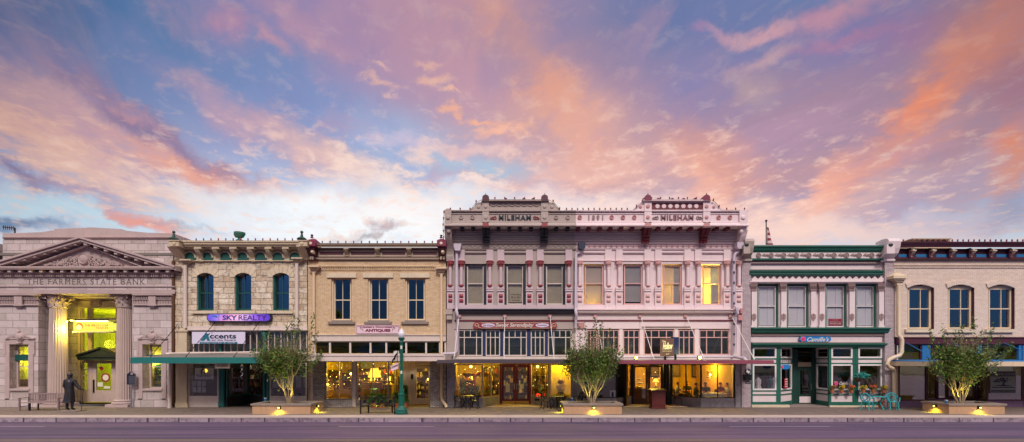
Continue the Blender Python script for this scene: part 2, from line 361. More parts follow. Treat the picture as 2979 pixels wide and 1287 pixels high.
M['dred']=paint('dark_red_paint','#6d2030',0.5,0.25)
M['rose']=paint('dusty_rose_paint','#c68e8e',0.6,0.3)
M['pinkw']=paint('pink_window_paint','#d9a9a6',0.5,0.15)
M['marble']=masonry('mottled_marble','#9a929c','#86808c','#6a6270',1.6,1.3,0.004,0.05,0.3,0.7,stainc='#3d3b40',nz=(3.0,9))
M['cwall']=paint('camille_cream','#e2d2d4',0.6,0.2)
M['cbrick']=masonry('grey_pink_painted_brick','#b09ca2','#c6b2b8','#7d6c74',0.21,0.072,0.012,0.6,0.8,0.12)
M['green']=paint('green_trim_paint','#1d6354',0.5,0.35)
M['greend']=paint('deep_green_paint','#123c34',0.5,0.3)
M['taupe']=paint('taupe_ornament_paint','#9b8280',0.6,0.3)
M['rwall']=masonry('cream_painted_brick','#d8c2b0','#e8d4c4','#b89e8c',0.21,0.072,0.011,0.45,0.8,0.08,stainc='#b59a86')
M['rtrim']=paint('cream_trim_paint','#ddc9ac',0.6,0.25)
M['blue']=paint('blue_panel_paint','#2270a8',0.5,0.3)
M['purple']=paint('lilac_bulkhead_paint','#7d6285',0.6,0.3)
M['roof']=paint('roof_gravel','#77716c',0.95,0.4)
M['dark']=paint('dark_interior','#14161c',0.9,0.2,bump=0)  # this and the next: shade of unlit rooms put into the wall colour
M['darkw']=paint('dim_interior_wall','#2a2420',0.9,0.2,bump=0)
M['yel']=paint('warm_plaster','#d0ac40',0.9,0.5,bump=0)
M['lime_in']=paint('museum_wall_paint','#c8d030',0.9,0.25,bump=0)
M['orange']=paint('orange_plaster','#b88a26',0.9,0.5,bump=0)
M['wood']=paint('brown_wood','#5a3a22',0.5,0.3)
M['redwood']=paint('red_brown_wood','#5e2420',0.45,0.35)
M['floorw']=paint('wood_floor','#6a4a2c',0.5,0.3)
M['iron']=paint('black_iron','#16171a',0.45,0.1,metal=0.3)
M['bronze']=paint('dark_bronze','#36343a',0.42,0.5,metal=0.55,bump=0.6,fine=9)
M['bencht']=paint('weathered_bench_wood','#8f7a7c',0.7,0.4)
M['postgreen']=paint('lamp_post_green','#0c5a4e',0.35,0.15)
M['turq']=paint('turquoise_enamel','#16a3ae',0.4,0.15)
M['terra']=paint('terracotta','#b56a48',0.85,0.3)
M['planter']=paint('tan_stucco','#c09a78',0.9,0.3,bump=0.5,fine=40)
M['rim']=paint('grey_cap_stone','#8d8078',0.85,0.4,bump=0.4)
M['soil']=paint('mulch','#3a2a1c',1.0,0.3,bump=0.8,fine=20)
M['cloth']=paint('white_cloth','#e0d8cc',0.8,0.05)
M['paper']=paint('paper_white','#d8d4cc',0.7,0.05,bump=0)
M['steel']=paint('galvanised_steel','#9a97a2',0.4,0.2,metal=0.6)
M['pale_pipe']=paint('pale_lilac_pipe','#c9bccb',0.5,0.3)
M['g_up']=glassm('upper_glass',0.15)
M['g_blue']=glassm('upper_glass_reflective',0.40)
M['g_shop']=glassm('shop_glass',0.05)
M['g_dim']=glassm('frosted_transom_glass',0.22,rough=0.12)
M['g_clear']=glassm('lamp_glass',0.15)
M['bulb']=paint('dull_bulb_glass','#8a4a4a',0.2,0,bump=0)
M['e_warm']=emitm('lit_bulb','#ffd75a',12)
M['e_shade']=emitm('lit_lamp_shade','#ffc23c',2.2)
M['e_flood']=emitm('lit_flood','#fff06a',14)
M['e_tube']=emitm('lit_tube','#fff8a0',5)
M['e_led']=emitm('lit_planter_light','#f4ff7a',4)
M['leafdark']=None
def leafmat(name,cols):
    m,t,p,o=newmat(name); g=t.n('NewGeometry'); r=t.n('ValToRGB'); e=r.color_ramp.elements
    e[0].color=lin(cols[0])+[1]; e[0].position=0; e[1].color=lin(cols[-1])+[1]; e[1].position=1
    for i,c in enumerate(cols[1:-1]): q=e.new((i+1)/(len(cols)-1)); q.color=lin(c)+[1]
    t.l(g.outputs['Random Per Island'],r.inputs[0]); t.l(r.outputs[0],p.inputs['Base Color']); p.inputs['Roughness'].default_value=0.55
    tl=t.n('BsdfTranslucent'); t.l(r.outputs[0],tl.inputs[0]); mx=t.n('MixShader'); mx.inputs[0].default_value=0.3
    t.l(p.outputs[0],mx.inputs[1]); t.l(tl.outputs[0],mx.inputs[2]); t.l(mx.outputs[0],o.inputs[0]); return m
M['leaf']=leafmat('crape_myrtle_leaves',['#1f4018','#43702e','#6f943c','#7a5a38','#2f5c26','#9cb050'])
M['bark']=paint('smooth_tan_bark','#a89478',0.6,0.4,bump=0.3)
M['leafteal']=leafmat('teal_fern',['#0f5a55','#1c8a80','#2aa89a'])
M['leafg']=leafmat('flower_leaves',['#24431c','#3f6a2a','#5a7a30'])
# asphalt: violet of the sky light tinted into its greys
def asphalt():
    m,t,p,o=newmat('asphalt'); co=obco(t); st=obco(t,(0.05,1.1,1)); c=t.mix(t.ramp(t.noise(st,1.3,5,0.65),0.38,0.62),lin('#352a44'),lin('#5c4760'))
    c=t.mix(t.ramp(t.noise(obco(t,(0.35,0.6,1)),1.0,6,0.7),0.45,0.7,0,0.35),c,lin('#282642'))
    c=t.mix(t.ramp(t.noise(co,40,3,0.7),0.35,0.65,0,0.35),c,lin('#665572')); t.l(c,p.inputs['Base Color']); p.inputs['Roughness'].default_value=0.8
    b=t.n('Bump'); b.inputs['Strength'].default_value=0.5; b.inputs['Distance'].default_value=0.01; t.l(t.noise(co,60,4),b.inputs['Height']); t.l(b.outputs[0],p.inputs['Normal']); return m
M['asphalt']=asphalt()
def pavers():
    m,t,p,o=newmat('brick_pavers'); tc=t.n('TexCoord'); b=t.n('TexBrick'); t.l(tc.outputs['Object'],b.inputs['Vector']); b.inputs['Scale'].default_value=1
    for k,v in(('Brick Width',.2),('Row Height',.1),('Mortar Size',.006)): b.inputs[k].default_value=v
    b.inputs['Color1'].default_value=lin('#6b5d56')+[1]; b.inputs['Color2'].default_value=lin('#82736a')+[1]; b.inputs['Mortar'].default_value=lin('#5b4f49')+[1]
    c=t.mix(t.ramp(t.noise(obco(t),0.8,6,0.7),0.4,0.7,0,0.4),b.outputs[0],lin('#5f534d')); t.l(c,p.inputs['Base Color']); p.inputs['Roughness'].default_value=0.85; return m
M['pavers']=pavers()
def kerbm(name,a,b):
    m,t,p,o=newmat(name); tc=t.n('TexCoord'); sp=t.n('SeparateXYZ'); t.l(tc.outputs['Object'],sp.inputs[0]); br=t.n('TexBrick')
    cb=t.n('CombineXYZ'); t.l(sp.outputs[0],cb.inputs[0]); cb.inputs[1].default_value=0.5; ns=t.noise(obco(t,(0.4,0,0)),1.0,2); t.l(t.math('ADD',sp.outputs[0],t.math('MULTIPLY',ns,1.6)),cb.inputs[0])
    t.l(cb.outputs[0],br.inputs['Vector']); br.inputs['Scale'].default_value=1
    for k,v in(('Brick Width',1.45),('Row Height',1.0),('Mortar Size',.035)): br.inputs[k].default_value=v
    br.inputs['Color1'].default_value=lin(a)+[1]; br.inputs['Color2'].default_value=lin(b)+[1]; br.inputs['Mortar'].default_value=lin('#3f3848')+[1]
    c=t.mix(t.ramp(t.noise(obco(t),4,7,0.75),0.45,0.65,0,0.75),br.outputs[0],lin('#5a4f5c')); t.l(c,p.inputs['Base Color']); p.inputs['Roughness'].default_value=0.9
    bp=t.n('Bump'); bp.inputs['Strength'].default_value=0.8; t.l(t.noise(obco(t),8,6,0.7),bp.inputs['Height']); bp.inputs['Distance'].default_value=.03; t.l(bp.outputs[0],p.inputs['Normal']); return m
M['kerb']=kerbm('rough_kerb_stone','#8f7f8a','#a5959f'); 
M['kerbtop']=paint('smooth_kerb_top','#b5a69f',0.8,0.3)
M['linew']=paint('white_road_paint','#8f8296',0.7,0.3); M['liney']=paint('yellow_road_paint','#7d6c48',0.7,0.4)
def skysign():
    m,t,p,o=newmat('sky_gradient_panel'); sp=t.n('SeparateXYZ'); t.l(obco(t),sp.inputs[0]); r=t.n('ValToRGB'); e=r.color_ramp.elements
    cols=['#6a55d8','#8f7ae8','#e79ad8','#f6c0d8','#d8b0f0','#9c6fe6','#7a48d8','#5a3ac8']; e[0].color=lin(cols[0])+[1]; e[1].color=lin(cols[-1])+[1]
    for i,c in enumerate(cols[1:-1]): q=e.new((i+1)/(len(cols)-1)); q.color=lin(c)+[1]
    v=t.math('ADD',t.math('MULTIPLY',sp.outputs[0],0.27),t.math('MULTIPLY',t.noise(obco(t,(1,1,3)),1.0,3),0.4)); t.l(t.math('ADD',v,0.3),r.inputs[0])
    t.l(r.outputs[0],p.inputs['Base Color']); t.l(r.outputs[0],p.inputs['Emission Color']); p.inputs['Emission Strength'].default_value=0.25; return m
M['skysign']=skysign()
M['bannerw']=paint('banner_vinyl','#d6cfe6',0.5,0.03,bump=0)
M['ink']=paint('dark_ink','#1c2440',0.5,0,bump=0)
M['inkteal']=paint('teal_ink','#1c6a80',0.5,0,bump=0)
M['inkm']=paint('maroon_ink','#7a1f4a',0.5,0,bump=0)
M['signpink']=paint('pale_pink_board','#e3c6cf',0.5,0.05,bump=0)
M['signred']=paint('brick_red_board','#8f3038',0.5,0.1,bump=0)
M['signblue']=paint('bright_blue_board','#1f7ac0',0.4,0.05,bump=0)
M['lease']=paint('red_lease_board','#c01f38',0.5,0.03,bump=0)
M['pinkfl']=paint('pink_petals','#e0508a',0.5,0,bump=0)
M['hbrown']=paint('sign_bronze_panel','#7a5a50',0.5,0.2,bump=0)
M['inky']=emitm('lit_sign_letters','#fff2a8',1.3)
M['museum']=emitm('lit_museum_panel','#f3f060',1.1)
M['poster']=paint('grey_poster','#8f958e',0.7,0.1,bump=0)
M['skin']=paint('skin_tone','#b07850',0.7,0.1,bump=0); M['hair']=paint('dark_hair','#1c120c',0.7,0,bump=0)
M['shirt1']=paint('olive_shirt','#5a5a30',0.8,0,bump=0); M['shirt2']=paint('white_shirt','#c8c0b0',0.8,0,bump=0); M['shirt3']=paint('dark_shirt','#2c2a30',0.8,0,bump=0); M['shirt4']=paint('rust_shirt','#8a4a2c',0.8,0,bump=0)
WARM=(1.0,0.76,0.08); LIMEL=(1.0,.97,0.10); ORG=(1.0,0.74,0.10)
M['yellowfl']=paint('yellow_petals','#e0b820',0.6,0,bump=0); M['orangefl']=paint('coral_petals','#e0603c',0.6,0,bump=0)
M['blind']=paint('white_blind','#cfc6c4',0.6,0.05,bump=0)
M['navysign']=paint('navy_sign_letters','#1f3f9a',0.4,0,bump=0)
M['greenurn']=paint('verdigris_urn','#2f6a5c',0.7,0.6)
M['film']=paint('etched_window_film','#b5a78c',0.7,0.4,bump=0)
M['poster2']=paint('cream_window_poster','#b9ab90',0.7,0.1,bump=0)
M['rose_d']=paint('dark_rose_letters','#8a6068',0.6,0.2)
M['greyfas']=paint('dark_grey_awning_edge','#4a4048',0.6,0.4)
M['rosefas']=paint('faded_red_awning_edge','#8e4558',0.6,0.4)
M['brass']=paint('brass_plate','#c8a048',0.4,0.2,metal=0.4,bump=0)
M['dredd']=paint('deep_red_door','#5a1018',0.4,0.2)
M['olive']=paint('olive_interior','#6a5a34',0.9,0.3,bump=0)
M['g_refl']=glassm('reflective_shop_glass',0.16)
M['g_cam']=glassm('dark_shop_glass',0.10)
M['g_clear2']=glassm('shutter_window_glass',0.12)
M['transb']=paint('transom_backing_grey','#5f5866',0.9,0.2,bump=0)
M['leafgreen']=paint('bright_leaf_paint','#5a9a40',0.5,0,bump=0)
M['g_blind']=glassm('clear_sash_glass',0.05); M['brightw']=paint('bright_white_shutter','#f2eef4',0.5,0.05,bump=0)
M['blackgreen']=paint('black_green_paint','#1a2420',0.5,0.3)
M['frost']=paint('frosted_globe','#dcdce6',0.15,0.0,bump=0)
# ================================================================= setting
m=MB(); m.box(-90,90,-60,-4.85,-0.6,-0.22); tag(m.build('road',M['asphalt']),kind='structure')
m=MB(); m.box(-400,400,-400,400,-1.2,-0.62); tag(m.build('ground',paint('far_ground','#4a4a40',0.95,0.3)),kind='structure')
m=MB(); m.box(-90,90,-3.95,0.6,-0.6,0.0); tag(m.build('sidewalk',M['pavers']),kind='structure')
m=MB(); m.box(-90,90,-4.85,-3.95,-0.6,-0.02); m.mi=1; m.box(-90,90,-4.86,-3.954,-0.02,0.012); tag(m.build('kerb',[M['kerb'],M['kerbtop']]),kind='structure')
m=MB(); 
for a,b,y in((0,130,-6.35),(985,1264,-6.35),(2122,2413,-6.35)): m.box(X(a,y)-(6 if a==0 else 0),X(b,y),y-.05,y+.05,-.224,-.216)
tag(m.build('lane_markings',M['linew']),kind='structure')
m=MB(); m.box(-80,80,-9.83,-9.73,-.224,-.216); m.box(-80,80,-10.1,-10.0,-.224,-.216); tag(m.build('centre_line_markings',M['liney']),kind='structure')
def shell(bld,a,b,pytop,back=12.0,mat=None,wy=0.5,fl=None,roofpy=None,side=M['mhl']):
    """side walls, rear wall, roof, intermediate floor behind the facade"""
    x0,x1=X(a),X(b); zt=Z(pytop); m=MB()
    m.box(x0,x0+.03,wy+.003,back,0,zt-.01); m.box(x1-.03,x1,wy+.003,back,0,zt-.01); m.box(x0+.03,x1-.03,back-.25,back,0,zt-.01)
    m.build('party_wall',mat or side,bld)
    r=MB(); r.box(x0+.033,x1-.033,wy+.003,back-.253,zt-.75,zt-.6); r.build('roof',M['roof'],bld)
    if fl:
        r=MB(); r.box(x0+.04,x1-.04,wy+.01,back-.26,fl,fl+.25); r.build('upper_floor',M['darkw'],bld)
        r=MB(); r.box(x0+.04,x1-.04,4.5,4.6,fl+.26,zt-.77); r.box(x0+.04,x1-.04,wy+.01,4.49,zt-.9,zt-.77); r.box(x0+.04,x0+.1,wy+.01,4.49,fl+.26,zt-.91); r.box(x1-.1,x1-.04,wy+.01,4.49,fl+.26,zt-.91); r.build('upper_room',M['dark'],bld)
# ================================================================= BANK
B=thing('bank_building','pink-grey stone bank with a carved pediment, THE FARMERS STATE BANK lettering and two fluted columns','building',(X(232),0,0))
m=MB(); W=M['bank']
pwall(m,-44,111,855,1187,0,0.5,[(28,82,1003,1134)]); pwall(m,385,500,855,1187,0,0.5,[(415,469,1003,1134)])
m.build('wing_wall',W,B)
m=MB(); # entablature block
m.pb(-46,503,806,855,-.12,1.0); m.build('entablature',W,B)
m=MB(); Xa,Xb=X(-46,-.3),X(503,-.3)
profile(m,X(-48,-.6),X(506,-.6),[(775,0.98),(775,-.62),(779,-.62),(785,-.56),(785,0.98)])
profile(m,Xa,Xb,[(793,.97),(793,-.30),(797,-.27),(797,.97)])
profile(m,Xa,Xb,[(832,-.115),(832,-.19),(836,-.17),(836,-.115)]); profile(m,Xa,Xb,[(843,-.118),(843,-.15),(855,-.15),(855,-.118)])
m.box(X(-46,-.5),X(503,-.5),-.2,.96,Z(793,-.3),Z(785,-.56)-.002)
m.build('cornice',M['bank_plain'],B)
m=MB(); x=-40
while x<500: m.pb(x,x+9,785.5,792.5,-.5,-.205); x+=30.7
m.build('modillions',M['bank_plain'],B)
m=MB(); m.pb(-46,503,797,806,-.19,.95); x=-44
while x<500: m.pb(x,x+2.8,798,805,-.26,-.193); x+=5.2
m.build('dentil_course',M['bank_plain'],B)
ptext('THE FARMERS STATE BANK',79,421,811.5,829,-.125,M['bank_dark'],B,th=.02,space=1.25,name='lettering')
# pediment
m=MB(); z775=Z(775,0); P=lambda px,py,Y:(X(px,Y),Z(py,Y))
m.prism([P(-44,775.5,-.02),P(503,775.5,-.02),P(232,700,-.02)],-.02,.58); m.build('tympanum',M['bank_plain'],B)
def rake(m,yo,t0,t1,yb=-.03,ax=(232,691),r=(509,775.5),l=(-50,775.5),clip=None):
    # band following the gable between vertical offsets t0..t1 px under the outer edge
    Pt=lambda px,py:(X(px,-.6),Z(py,-.6))
    for (ex,ey) in(r,l):
        m.prism([Pt(ax[0],ax[1]+t0),Pt(ex,ey+t0) if t0>=0 else Pt(ex,ey+t0),Pt(ex,ey+t1),Pt(ax[0],ax[1]+t1)],yo,yb)
m.v=[];m=MB()
rake(m,-.66,-2,3); rake(m,-.56,3.01,11); rake(m,-.27,18,21,r=(470,779.5),l=(-14,779.5))
m.build('raking_cornice',M['bank_plain'],B)
m=MB()
for sgn in(-1,1):
    for i in range(9):
        cx=232+sgn*(16+i*29.5); cy=691+abs(cx-232)*.304+13
        if cy<771: m.pb(cx-5,cx+5,cy-3,cy+4.5,-.5,-.03)
m.build('raking_modillions',M['bank_plain'],B)
m=MB()
for sgn in(-1,1):
    for i in range(40):
        cx=232+sgn*(3+i*5.0); cy=691+abs(cx-232)*.304+23.5
        if cy<770: m.pb(cx-1.5,cx+1.5,cy-2,cy+3.5,-.16,-.025)
m.build('raking_dentils',M['bank_plain'],B)
m=MB(); m.smooth=True; m.lathe(X(243,-.1),Z(753,-.1),[(.33,-.02),(.33,-.12),(.29,-.17),(.24,-.12),(.22,-.14),(.12,-.19),(.001,-.2)],24,ax='y')
random.seed(3)
for s in(-1,1):
    for i in range(26):
        u=i/26; px=243+s*(19+u*98); hmax=30*(1-u)-2; 
        for k in range(3):
            py=772-random.random()*max(hmax,4); a=random.random()*6.28
            c=Vector((X(px+random.uniform(-3,3),-.06),-.06,Z(py,-.06))); r=.09*(1-.5*u)
            m.tube([c+Vector((r*math.cos(a+t*.9)*(1-t*.12),-.03,r*math.sin(a+t*.9)*(1-t*.12))) for t in range(6)],.028,5)
m.build('carved_relief',M['bank_plain'],B)
# attic
m=MB(); yA=.6
m.pprism([(8,790),(503,790),(503,692),(8,692)],yA,11.5); 
m.build('attic_wall',W,B)
m=MB(); top=[(8,680),(120,676),(150,671),(158,671),(158,666.5),(230,663.5),(266,662),(355,667),(363,670.5),(370,672),(430,677.5),(500,679),(503,679)]
m.prism([(X(a,yA-.06),Z(b,yA-.06)) for a,b in [(7,692),(504,692)]+top[::-1]],yA-.06,1.4)
m.prism([(X(a,yA-.06),Z(b,yA-.06)) for a,b in [(505,691.5),(505,679.5),(470,679.5),(470,691.5)]],1.41,11.5)
m.prism([(X(a,yA-.06),Z(b,yA-.06)) for a,b in [(7,691.5),(7,680.5),(40,680.5),(40,691.5)]],1.41,11.5)
for i in range(len(top)-1):
    pass
m.build('parapet_coping',M['bank_plain'],B)
m=MB()
profile(m,X(6,yA-.12),X(505,yA-.12),[(691,yA-.061),(691,yA-.14),(695,yA-.05),(695,yA-.002)]); m.build('parapet_moulding',M['bank_plain'],B)
# wing cornices
for (a,b,c0,c1) in((-44,111,40,63),(385,500,431,452)):
    m=MB(); profile(m,X(a,-.2),X(b,-.2),[(855.5,-.002),(855.5,-.24),(859,-.24),(862,-.18),(862,-.002)])
    x=a
    while x<b-2: m.pb(x,x+2.6,863,869,-.12,-.003); x+=5
    m.pb(a,b,870,872,-.1,-.004)
    x=a+1
    while x<b-3:
        if not(c0-3<x<c1): m.pb(x,x+2,873,884.5,-.05,-.003)
        x+=4.6
    m.pb(a,b,885,888.5,-.13,-.004); m.pb(c0,c1,863,885,-.2,-.131); m.pb(c0-2,c1+2,885,890,-.22,-.131); m.pb(c0+2,c1-3,890,893,-.16,-.003)
    for q in(c0+5,(c0+c1)/2,c1-6): m.pb(q-1.2,q+1.2,893,896,-.12,-.003)
    m.build('wing_cornice',M['bank_plain'],B)
    m=MB(); m.pb(a,b,1163,1187,-.1,-.003) if False else None
    m=MB(); xa,xb=X(a,-.1),X(b,-.1); m.box(xa,xb,-.09,-.003,0,.42); m.box(xa,xb,-.05,-.003,.423,.5); m.build('plinth',M['bank'],B)
for (a,b,pl) in((28,82,1),(415,469,1)):
    # stone surround with ears, cartouche, sash
    m=MB(); m.pb(a-14,a-1,992,1163,-.05,-.003); m.pb(b+1,b+14,992,1163,-.05,-.003); m.pb(a-.9,b+.9,987,1002,-.055,-.003)
    m.pb(a-17,b+17,983,987,-.1,-.003); m.pb(a-18,a-12,992,1032,-.07,-.052); m.pb(b+12,b+18,992,1032,-.07,-.052)
    m.build('window_surround',M['bank_plain'],B)
    fr=sash(B,a+20,b+18,1004,1131,.42,M['bank_plain'],M['g_shop'],rail=1067,fw=5)
    s_=MB(); s_.pb(a-2,b+2,1131,1137,-.1,.37); s_.build('sill',M['bank_plain'],fr)
    t_=MB(); t_.pb(a+6,b+15,1032,1050,.30,.36); t_.pb(a+6,b+15,1034,1036,.285,.297); t_.pb(a+6,b+15,1046,1048,.285,.297); t_.build('transom_band',M['tealdark'],fr)
    m=MB(); m.smooth=True; cx=(a+b)/2-1; m.disc(cx,980,13,-.18,.17,20); m.disc(cx,980,7,-.25,.09,16)
    for s in(-1,1):
        for k in range(7):
            c=Vector((X(cx+s*(14+k*3.2),-.1),-.1,Z(976+k*1.3,-.1))); m.tube([c+Vector((.05*math.cos(t),-.02,.05*math.sin(t)))*(1-.1*k) for t in range(6)],.022,5)
    m.tube([(X(cx-6,-.15),-.15,Z(963,-.15)),(X(cx,-.15),-.17,Z(966,-.15)),(X(cx+6,-.15),-.15,Z(963,-.15))],.04,6); m.tube([(X(cx-8,-.15),-.13,Z(997,-.15)),(X(cx,-.15),-.17,Z(999,-.15)),(X(cx+7,-.15),-.13,Z(995,-.15))],.045,6)
    m.build('cartouche',M['bank_plain'],B)
# recess
yB=2.3; m=MB(); xl,xr=X(111),X(385); zt=Z(855)
m.box(xl,xl+.02,.51,yB-.003,0,zt); m.box(xr-.02,xr,.51,yB-.003,0,zt)
xl-=.0
m.box(xl-.3,xl-.004,.51,yB,0,zt); m.box(xr+.004,xr+.3,.51,yB,0,zt); m.box(xl+.03,X(196,1.5),1.45,yB-.004,0,zt-.06); m.box(X(352,1.5),xr-.03,1.45,yB-.004,0,zt-.06); m.build('portico_side_wall',W,B)
m=MB(); m.box(xl-.3,xr+.3,1.01,yB+.3,zt-.05,zt+.2); m.build('portico_ceiling',M['bank_plain'],B)
m=MB(); X2=lambda p:X(p,yB); Z2=lambda p:Z(p,yB)
wallgrid(m,xl-.2,xr+.2,0,zt-.06,yB,yB+.35,[(X2(232),X2(340),0,Z2(896))]); m.build('portico_back_wall',W,B)
m=MB(); m.pb(226,346,876,896,yB-.12,yB-.003); m.pb(222,232,896,1168,yB-.08,yB-.003); m.pb(340,350,896,1168,yB-.08,yB-.003); m.pb(262,288,862,889,yB-.3,yB-.121)
for q in range(4): m.pb(264+q*6,267+q*6,866,886,yB-.33,yB-.303)
m.build('door_surround',M['bank_plain'],B)
def xx(p): return X(p,yB+.1)
m=MB(); y0,y1=yB+.05,yB+.15
m.pb(232,239,897,1170,y0,y1); m.pb(254,267,897,1170,y0-.05,y1); m.pb(336,341,897,1170,y0,y1); m.pb(239.2,253.8,925,932,y0,y1); m.pb(267.2,335.8,925,932,y0,y1)
m.pb(239.2,253.8,1020,1057,y0,y1); m.pb(267.2,335.8,1014,1048,y0,y1); m.pb(239.2,253.8,1136,1170,y0,y1)
for q in(1075,1092,1110): m.pb(239.2,253.8,q,q+2.5,y0+.03,y1-.02)
fr=m.build('entrance_frame',M['bank_plain'],B); g=MB(); g.pb(239,335.9,897,1056,yB+.1,yB+.11); g.pb(239,254,1056.2,1137,yB+.1,yB+.11); g.build('glass',M['g_shop'],fr)
m=MB(); m.pb(268,280,1049,1170,yB+.02,yB+.08); m.pb(324,335.5,1049,1170,yB+.02,yB+.08); m.pb(280.1,323.9,1049,1058,yB+.02,yB+.08); m.pb(280.1,323.9,1136,1170,yB+.02,yB+.08)
dr=m.build('door',M['bank_plain'],B); g=MB(); g.pb(279,325,1057,1137,yB+.05,yB+.055); g.build('glass',M['g_shop'],dr)
m=MB(); m.pb(269.5,273,1105,1143,yB-.04,yB+.018); m.build('handle',M['iron'],dr)
m=MB(); m.disc(307,1099,13,yB+.03,.015,20); m.mi=1; m.disc(307,1099,9,yB+.02,.009,8); m.mi=2; m.pprism([(288,1070),(295,1066),(302,1072),(295,1080)],yB+.03,yB+.045); m.mi=3; m.pb(284,299,1113,1125,yB+.03,yB+.045); m.pb(302,320,1124,1131,yB+.03,yB+.045)
m.build('decals',[M['signred'],M['paper'],M['lease'],M['paper']],dr)
m=MB(); yp=1.75
m.prism([P(225,1046,yp),P(336,1046,yp),P(336,1036,yp),P(294,1014,yp),P(290,1012,yp),P(286,1014,yp),P(222,1034,yp)],yp,yB-.1)
m.prism([P(221,1036,yp-.1),P(337,1036,yp-.1),P(337,1031,yp-.1),P(292,1011,yp-.1),P(288,1011,yp-.1),P(221,1031,yp-.1)],yp-.1,yp-.003) if False else None
for (e0,e1) in(((288,1010),(220,1032)),((292,1010),(338,1032))):
    m.prism([P(e0[0],e0[1],yp-.1),P(e1[0],e1[1],yp-.1),P(e1[0],e1[1]+4,yp-.1),P(e0[0],e0[1]+5,yp-.1)],yp-.1,yp-.002)
m.pb(221,337,1036.5,1040,yp-.1,yp-.002); m.pb(226,334,1042,1048.5,yp-.04,yp-.002)
m.build('door_pediment',M['blackgreen'],B)
# columns
def bankcol(cx,cy):
    z0,zc,ztp=.0,Z(895,cy-.35),Z(856,cy-.35)
    m=MB(); n=24*6
    H=[(.47,.42),(.47,.46)]+[(.465-.075*(i/8)**1.6,.46+(zc-.46)*i/8) for i in range(9)]
    m.lathe(cx,cy,H,n,24,.045); c=m.build('column',M['bank_col'],B)
    m=MB(); m.box(cx-.66,cx+.66,cy-.66,cy+.66,.0,.16); m.smooth=True; m.lathe(cx,cy,[(.62,.162),(.66,.2),(.65,.25),(.55,.275),(.53,.3),(.57,.33),(.57,.37),(.52,.4),(.49,.42)],32); m.build('base',M['bank_plain'],c)
    m=MB(); m.lathe(cx,cy,[(.40,zc),(.43,zc+.02),(.43,zc+.05),(.38,zc+.06),(.40,zc+.35),(.5,ztp-.1)],24)
    for tier,(zz,hh,rr) in enumerate(((zc+.06,.3,.42),(zc+.22,.32,.45))):
        for k in range(8):
            a=PI/8*tier+k*PI/4; d=Vector((math.cos(a),math.sin(a),0)); t=Vector((-d.y,d.x,0)); C0=Vector((cx,cy,0))
            pr=[(rr*.96,0,.13),(rr*1.02,hh*.5,.15),(rr*1.15,hh*.85,.12),(rr*1.36,hh,.07),(rr*1.38,hh*.86,.03)]
            rs=[]
            for r,z,w in pr: rs.append([tuple(C0+d*(r+.03)+Vector((0,0,zz+z))),tuple(C0+d*r+t*w+Vector((0,0,zz+z))),tuple(C0+d*(r-.03)+Vector((0,0,zz+z))),tuple(C0+d*r-t*w+Vector((0,0,zz+z)))])
            m.rings(rs)
    for k in range(4):
        a=PI/4+k*PI/2; d=Vector((math.cos(a),math.sin(a),0)); c0=Vector((cx,cy,ztp-.17))+d*.62
        m.tube([c0+d*.07*math.cos(t)+Vector((0,0,.09*math.sin(t)))for t in[i*.9 for i in range(8)]],.045,6)
    m.box(cx-.52,cx+.52,cy-.52,cy+.52,ztp-.08,ztp-.003); m.build('capital',M['bank_plain'],c)
M['bank_col']=paint('bank_column_stone','#bca8a0',0.85,0.25,bump=0.2,fine=20)
bankcol(X(160,.35),.55); bankcol(X(357,.35),.55)
# interior
room(B,X(-40),X(495),.55 if False else 2.7,7.5,0,Z(880),M['lime_in'],M['floorw'],M['lime_in'])
m=MB(); 
for a,b in((-44,106),(392,500)): 
    m.box(X(a)+.02,X(b),2.2,2.3,0,Z(880)) 
m.build('reading_room_wall',M['lime_in'],B)
m=MB(); m.pb(58,92,1104,1140,1.5,1.9); m.box(X(62),X(74),1.45,1.5,.8,1.3); m.build('display_case',M['wood'],B)
m=MB()
for k in range(4): m.pb(449,476,1070+k*17,1073+k*17,1.3,1.7)
for k in range(9): m.pb(452+k*2.6,454+k*2.6,1060+(k%3)*17,1070+(k%3)*17,1.4,1.6)
m.build('shelving',M['tealdark'],B)
shell(B,-44,500,700,mat=M['bank'],wy=.55)
lamp('museum_room_light',(X(300,4),4.5,3.8),420,LIMEL,.3,parent=B); lamp('museum_left_light',(X(40,1.2),1.4,2.7),90,LIMEL,.2,parent=B); lamp('museum_right_light',(X(452,1.2),1.4,2.7),90,LIMEL,.2,parent=B)
# museum lightbox sign
ys=.75
T=thing('museum_sign','lit yellow museum sign box hung between the two fluted columns','sign',(X(260,ys),ys,Z(950,ys)))
m=MB(); z0,z1=Z(965,ys),Z(936,ys); xa,xb,xc=X(197,ys),X(213,ys),X(318,ys)
pts=[(xa,ys+.55),(xb,ys),(xc,ys),(xc,ys+.6),(xa+.05,ys+.6)]
m.prism(pts,z0,z1,'z'); m.build('light_box',M['museum'],T)
m=MB(); m.prism([(xa-.04,ys+.55),(xb-.03,ys-.05),(xc+.04,ys-.05),(xc+.04,ys+.65),(xa,ys+.65)],z0-.05,z0-.002,'z'); m.prism([(xa-.04,ys+.55),(xb-.03,ys-.05),(xc+.04,ys-.05),(xc+.04,ys+.65),(xa,ys+.65)],z1+.002,z1+.05,'z'); m.build('trim',M['bank_plain'],T)
m=MB(); m.pb(217,313,929,933,ys-.3,ys-.2); m.tube([(X(300,ys),ys,z1+.1),(X(300,ys),ys-.25,z1+.13)],.02); m.tube([(X(230,ys),ys,z1+.1),(X(230,ys),ys-.25,z1+.13)],.02)
m.tube([(xc,ys+.3,z1-.05),(xc+.5,ys+.3,z1-.02),(xc+.5,ys+.3,z1+.15)],.03); m.tube([(xc,ys+.3,z0+.05),(xc+.45,ys+.3,z0),(xc+.47,ys+.3,z0-.25)],.03); m.build('bracket',M['iron'],T)
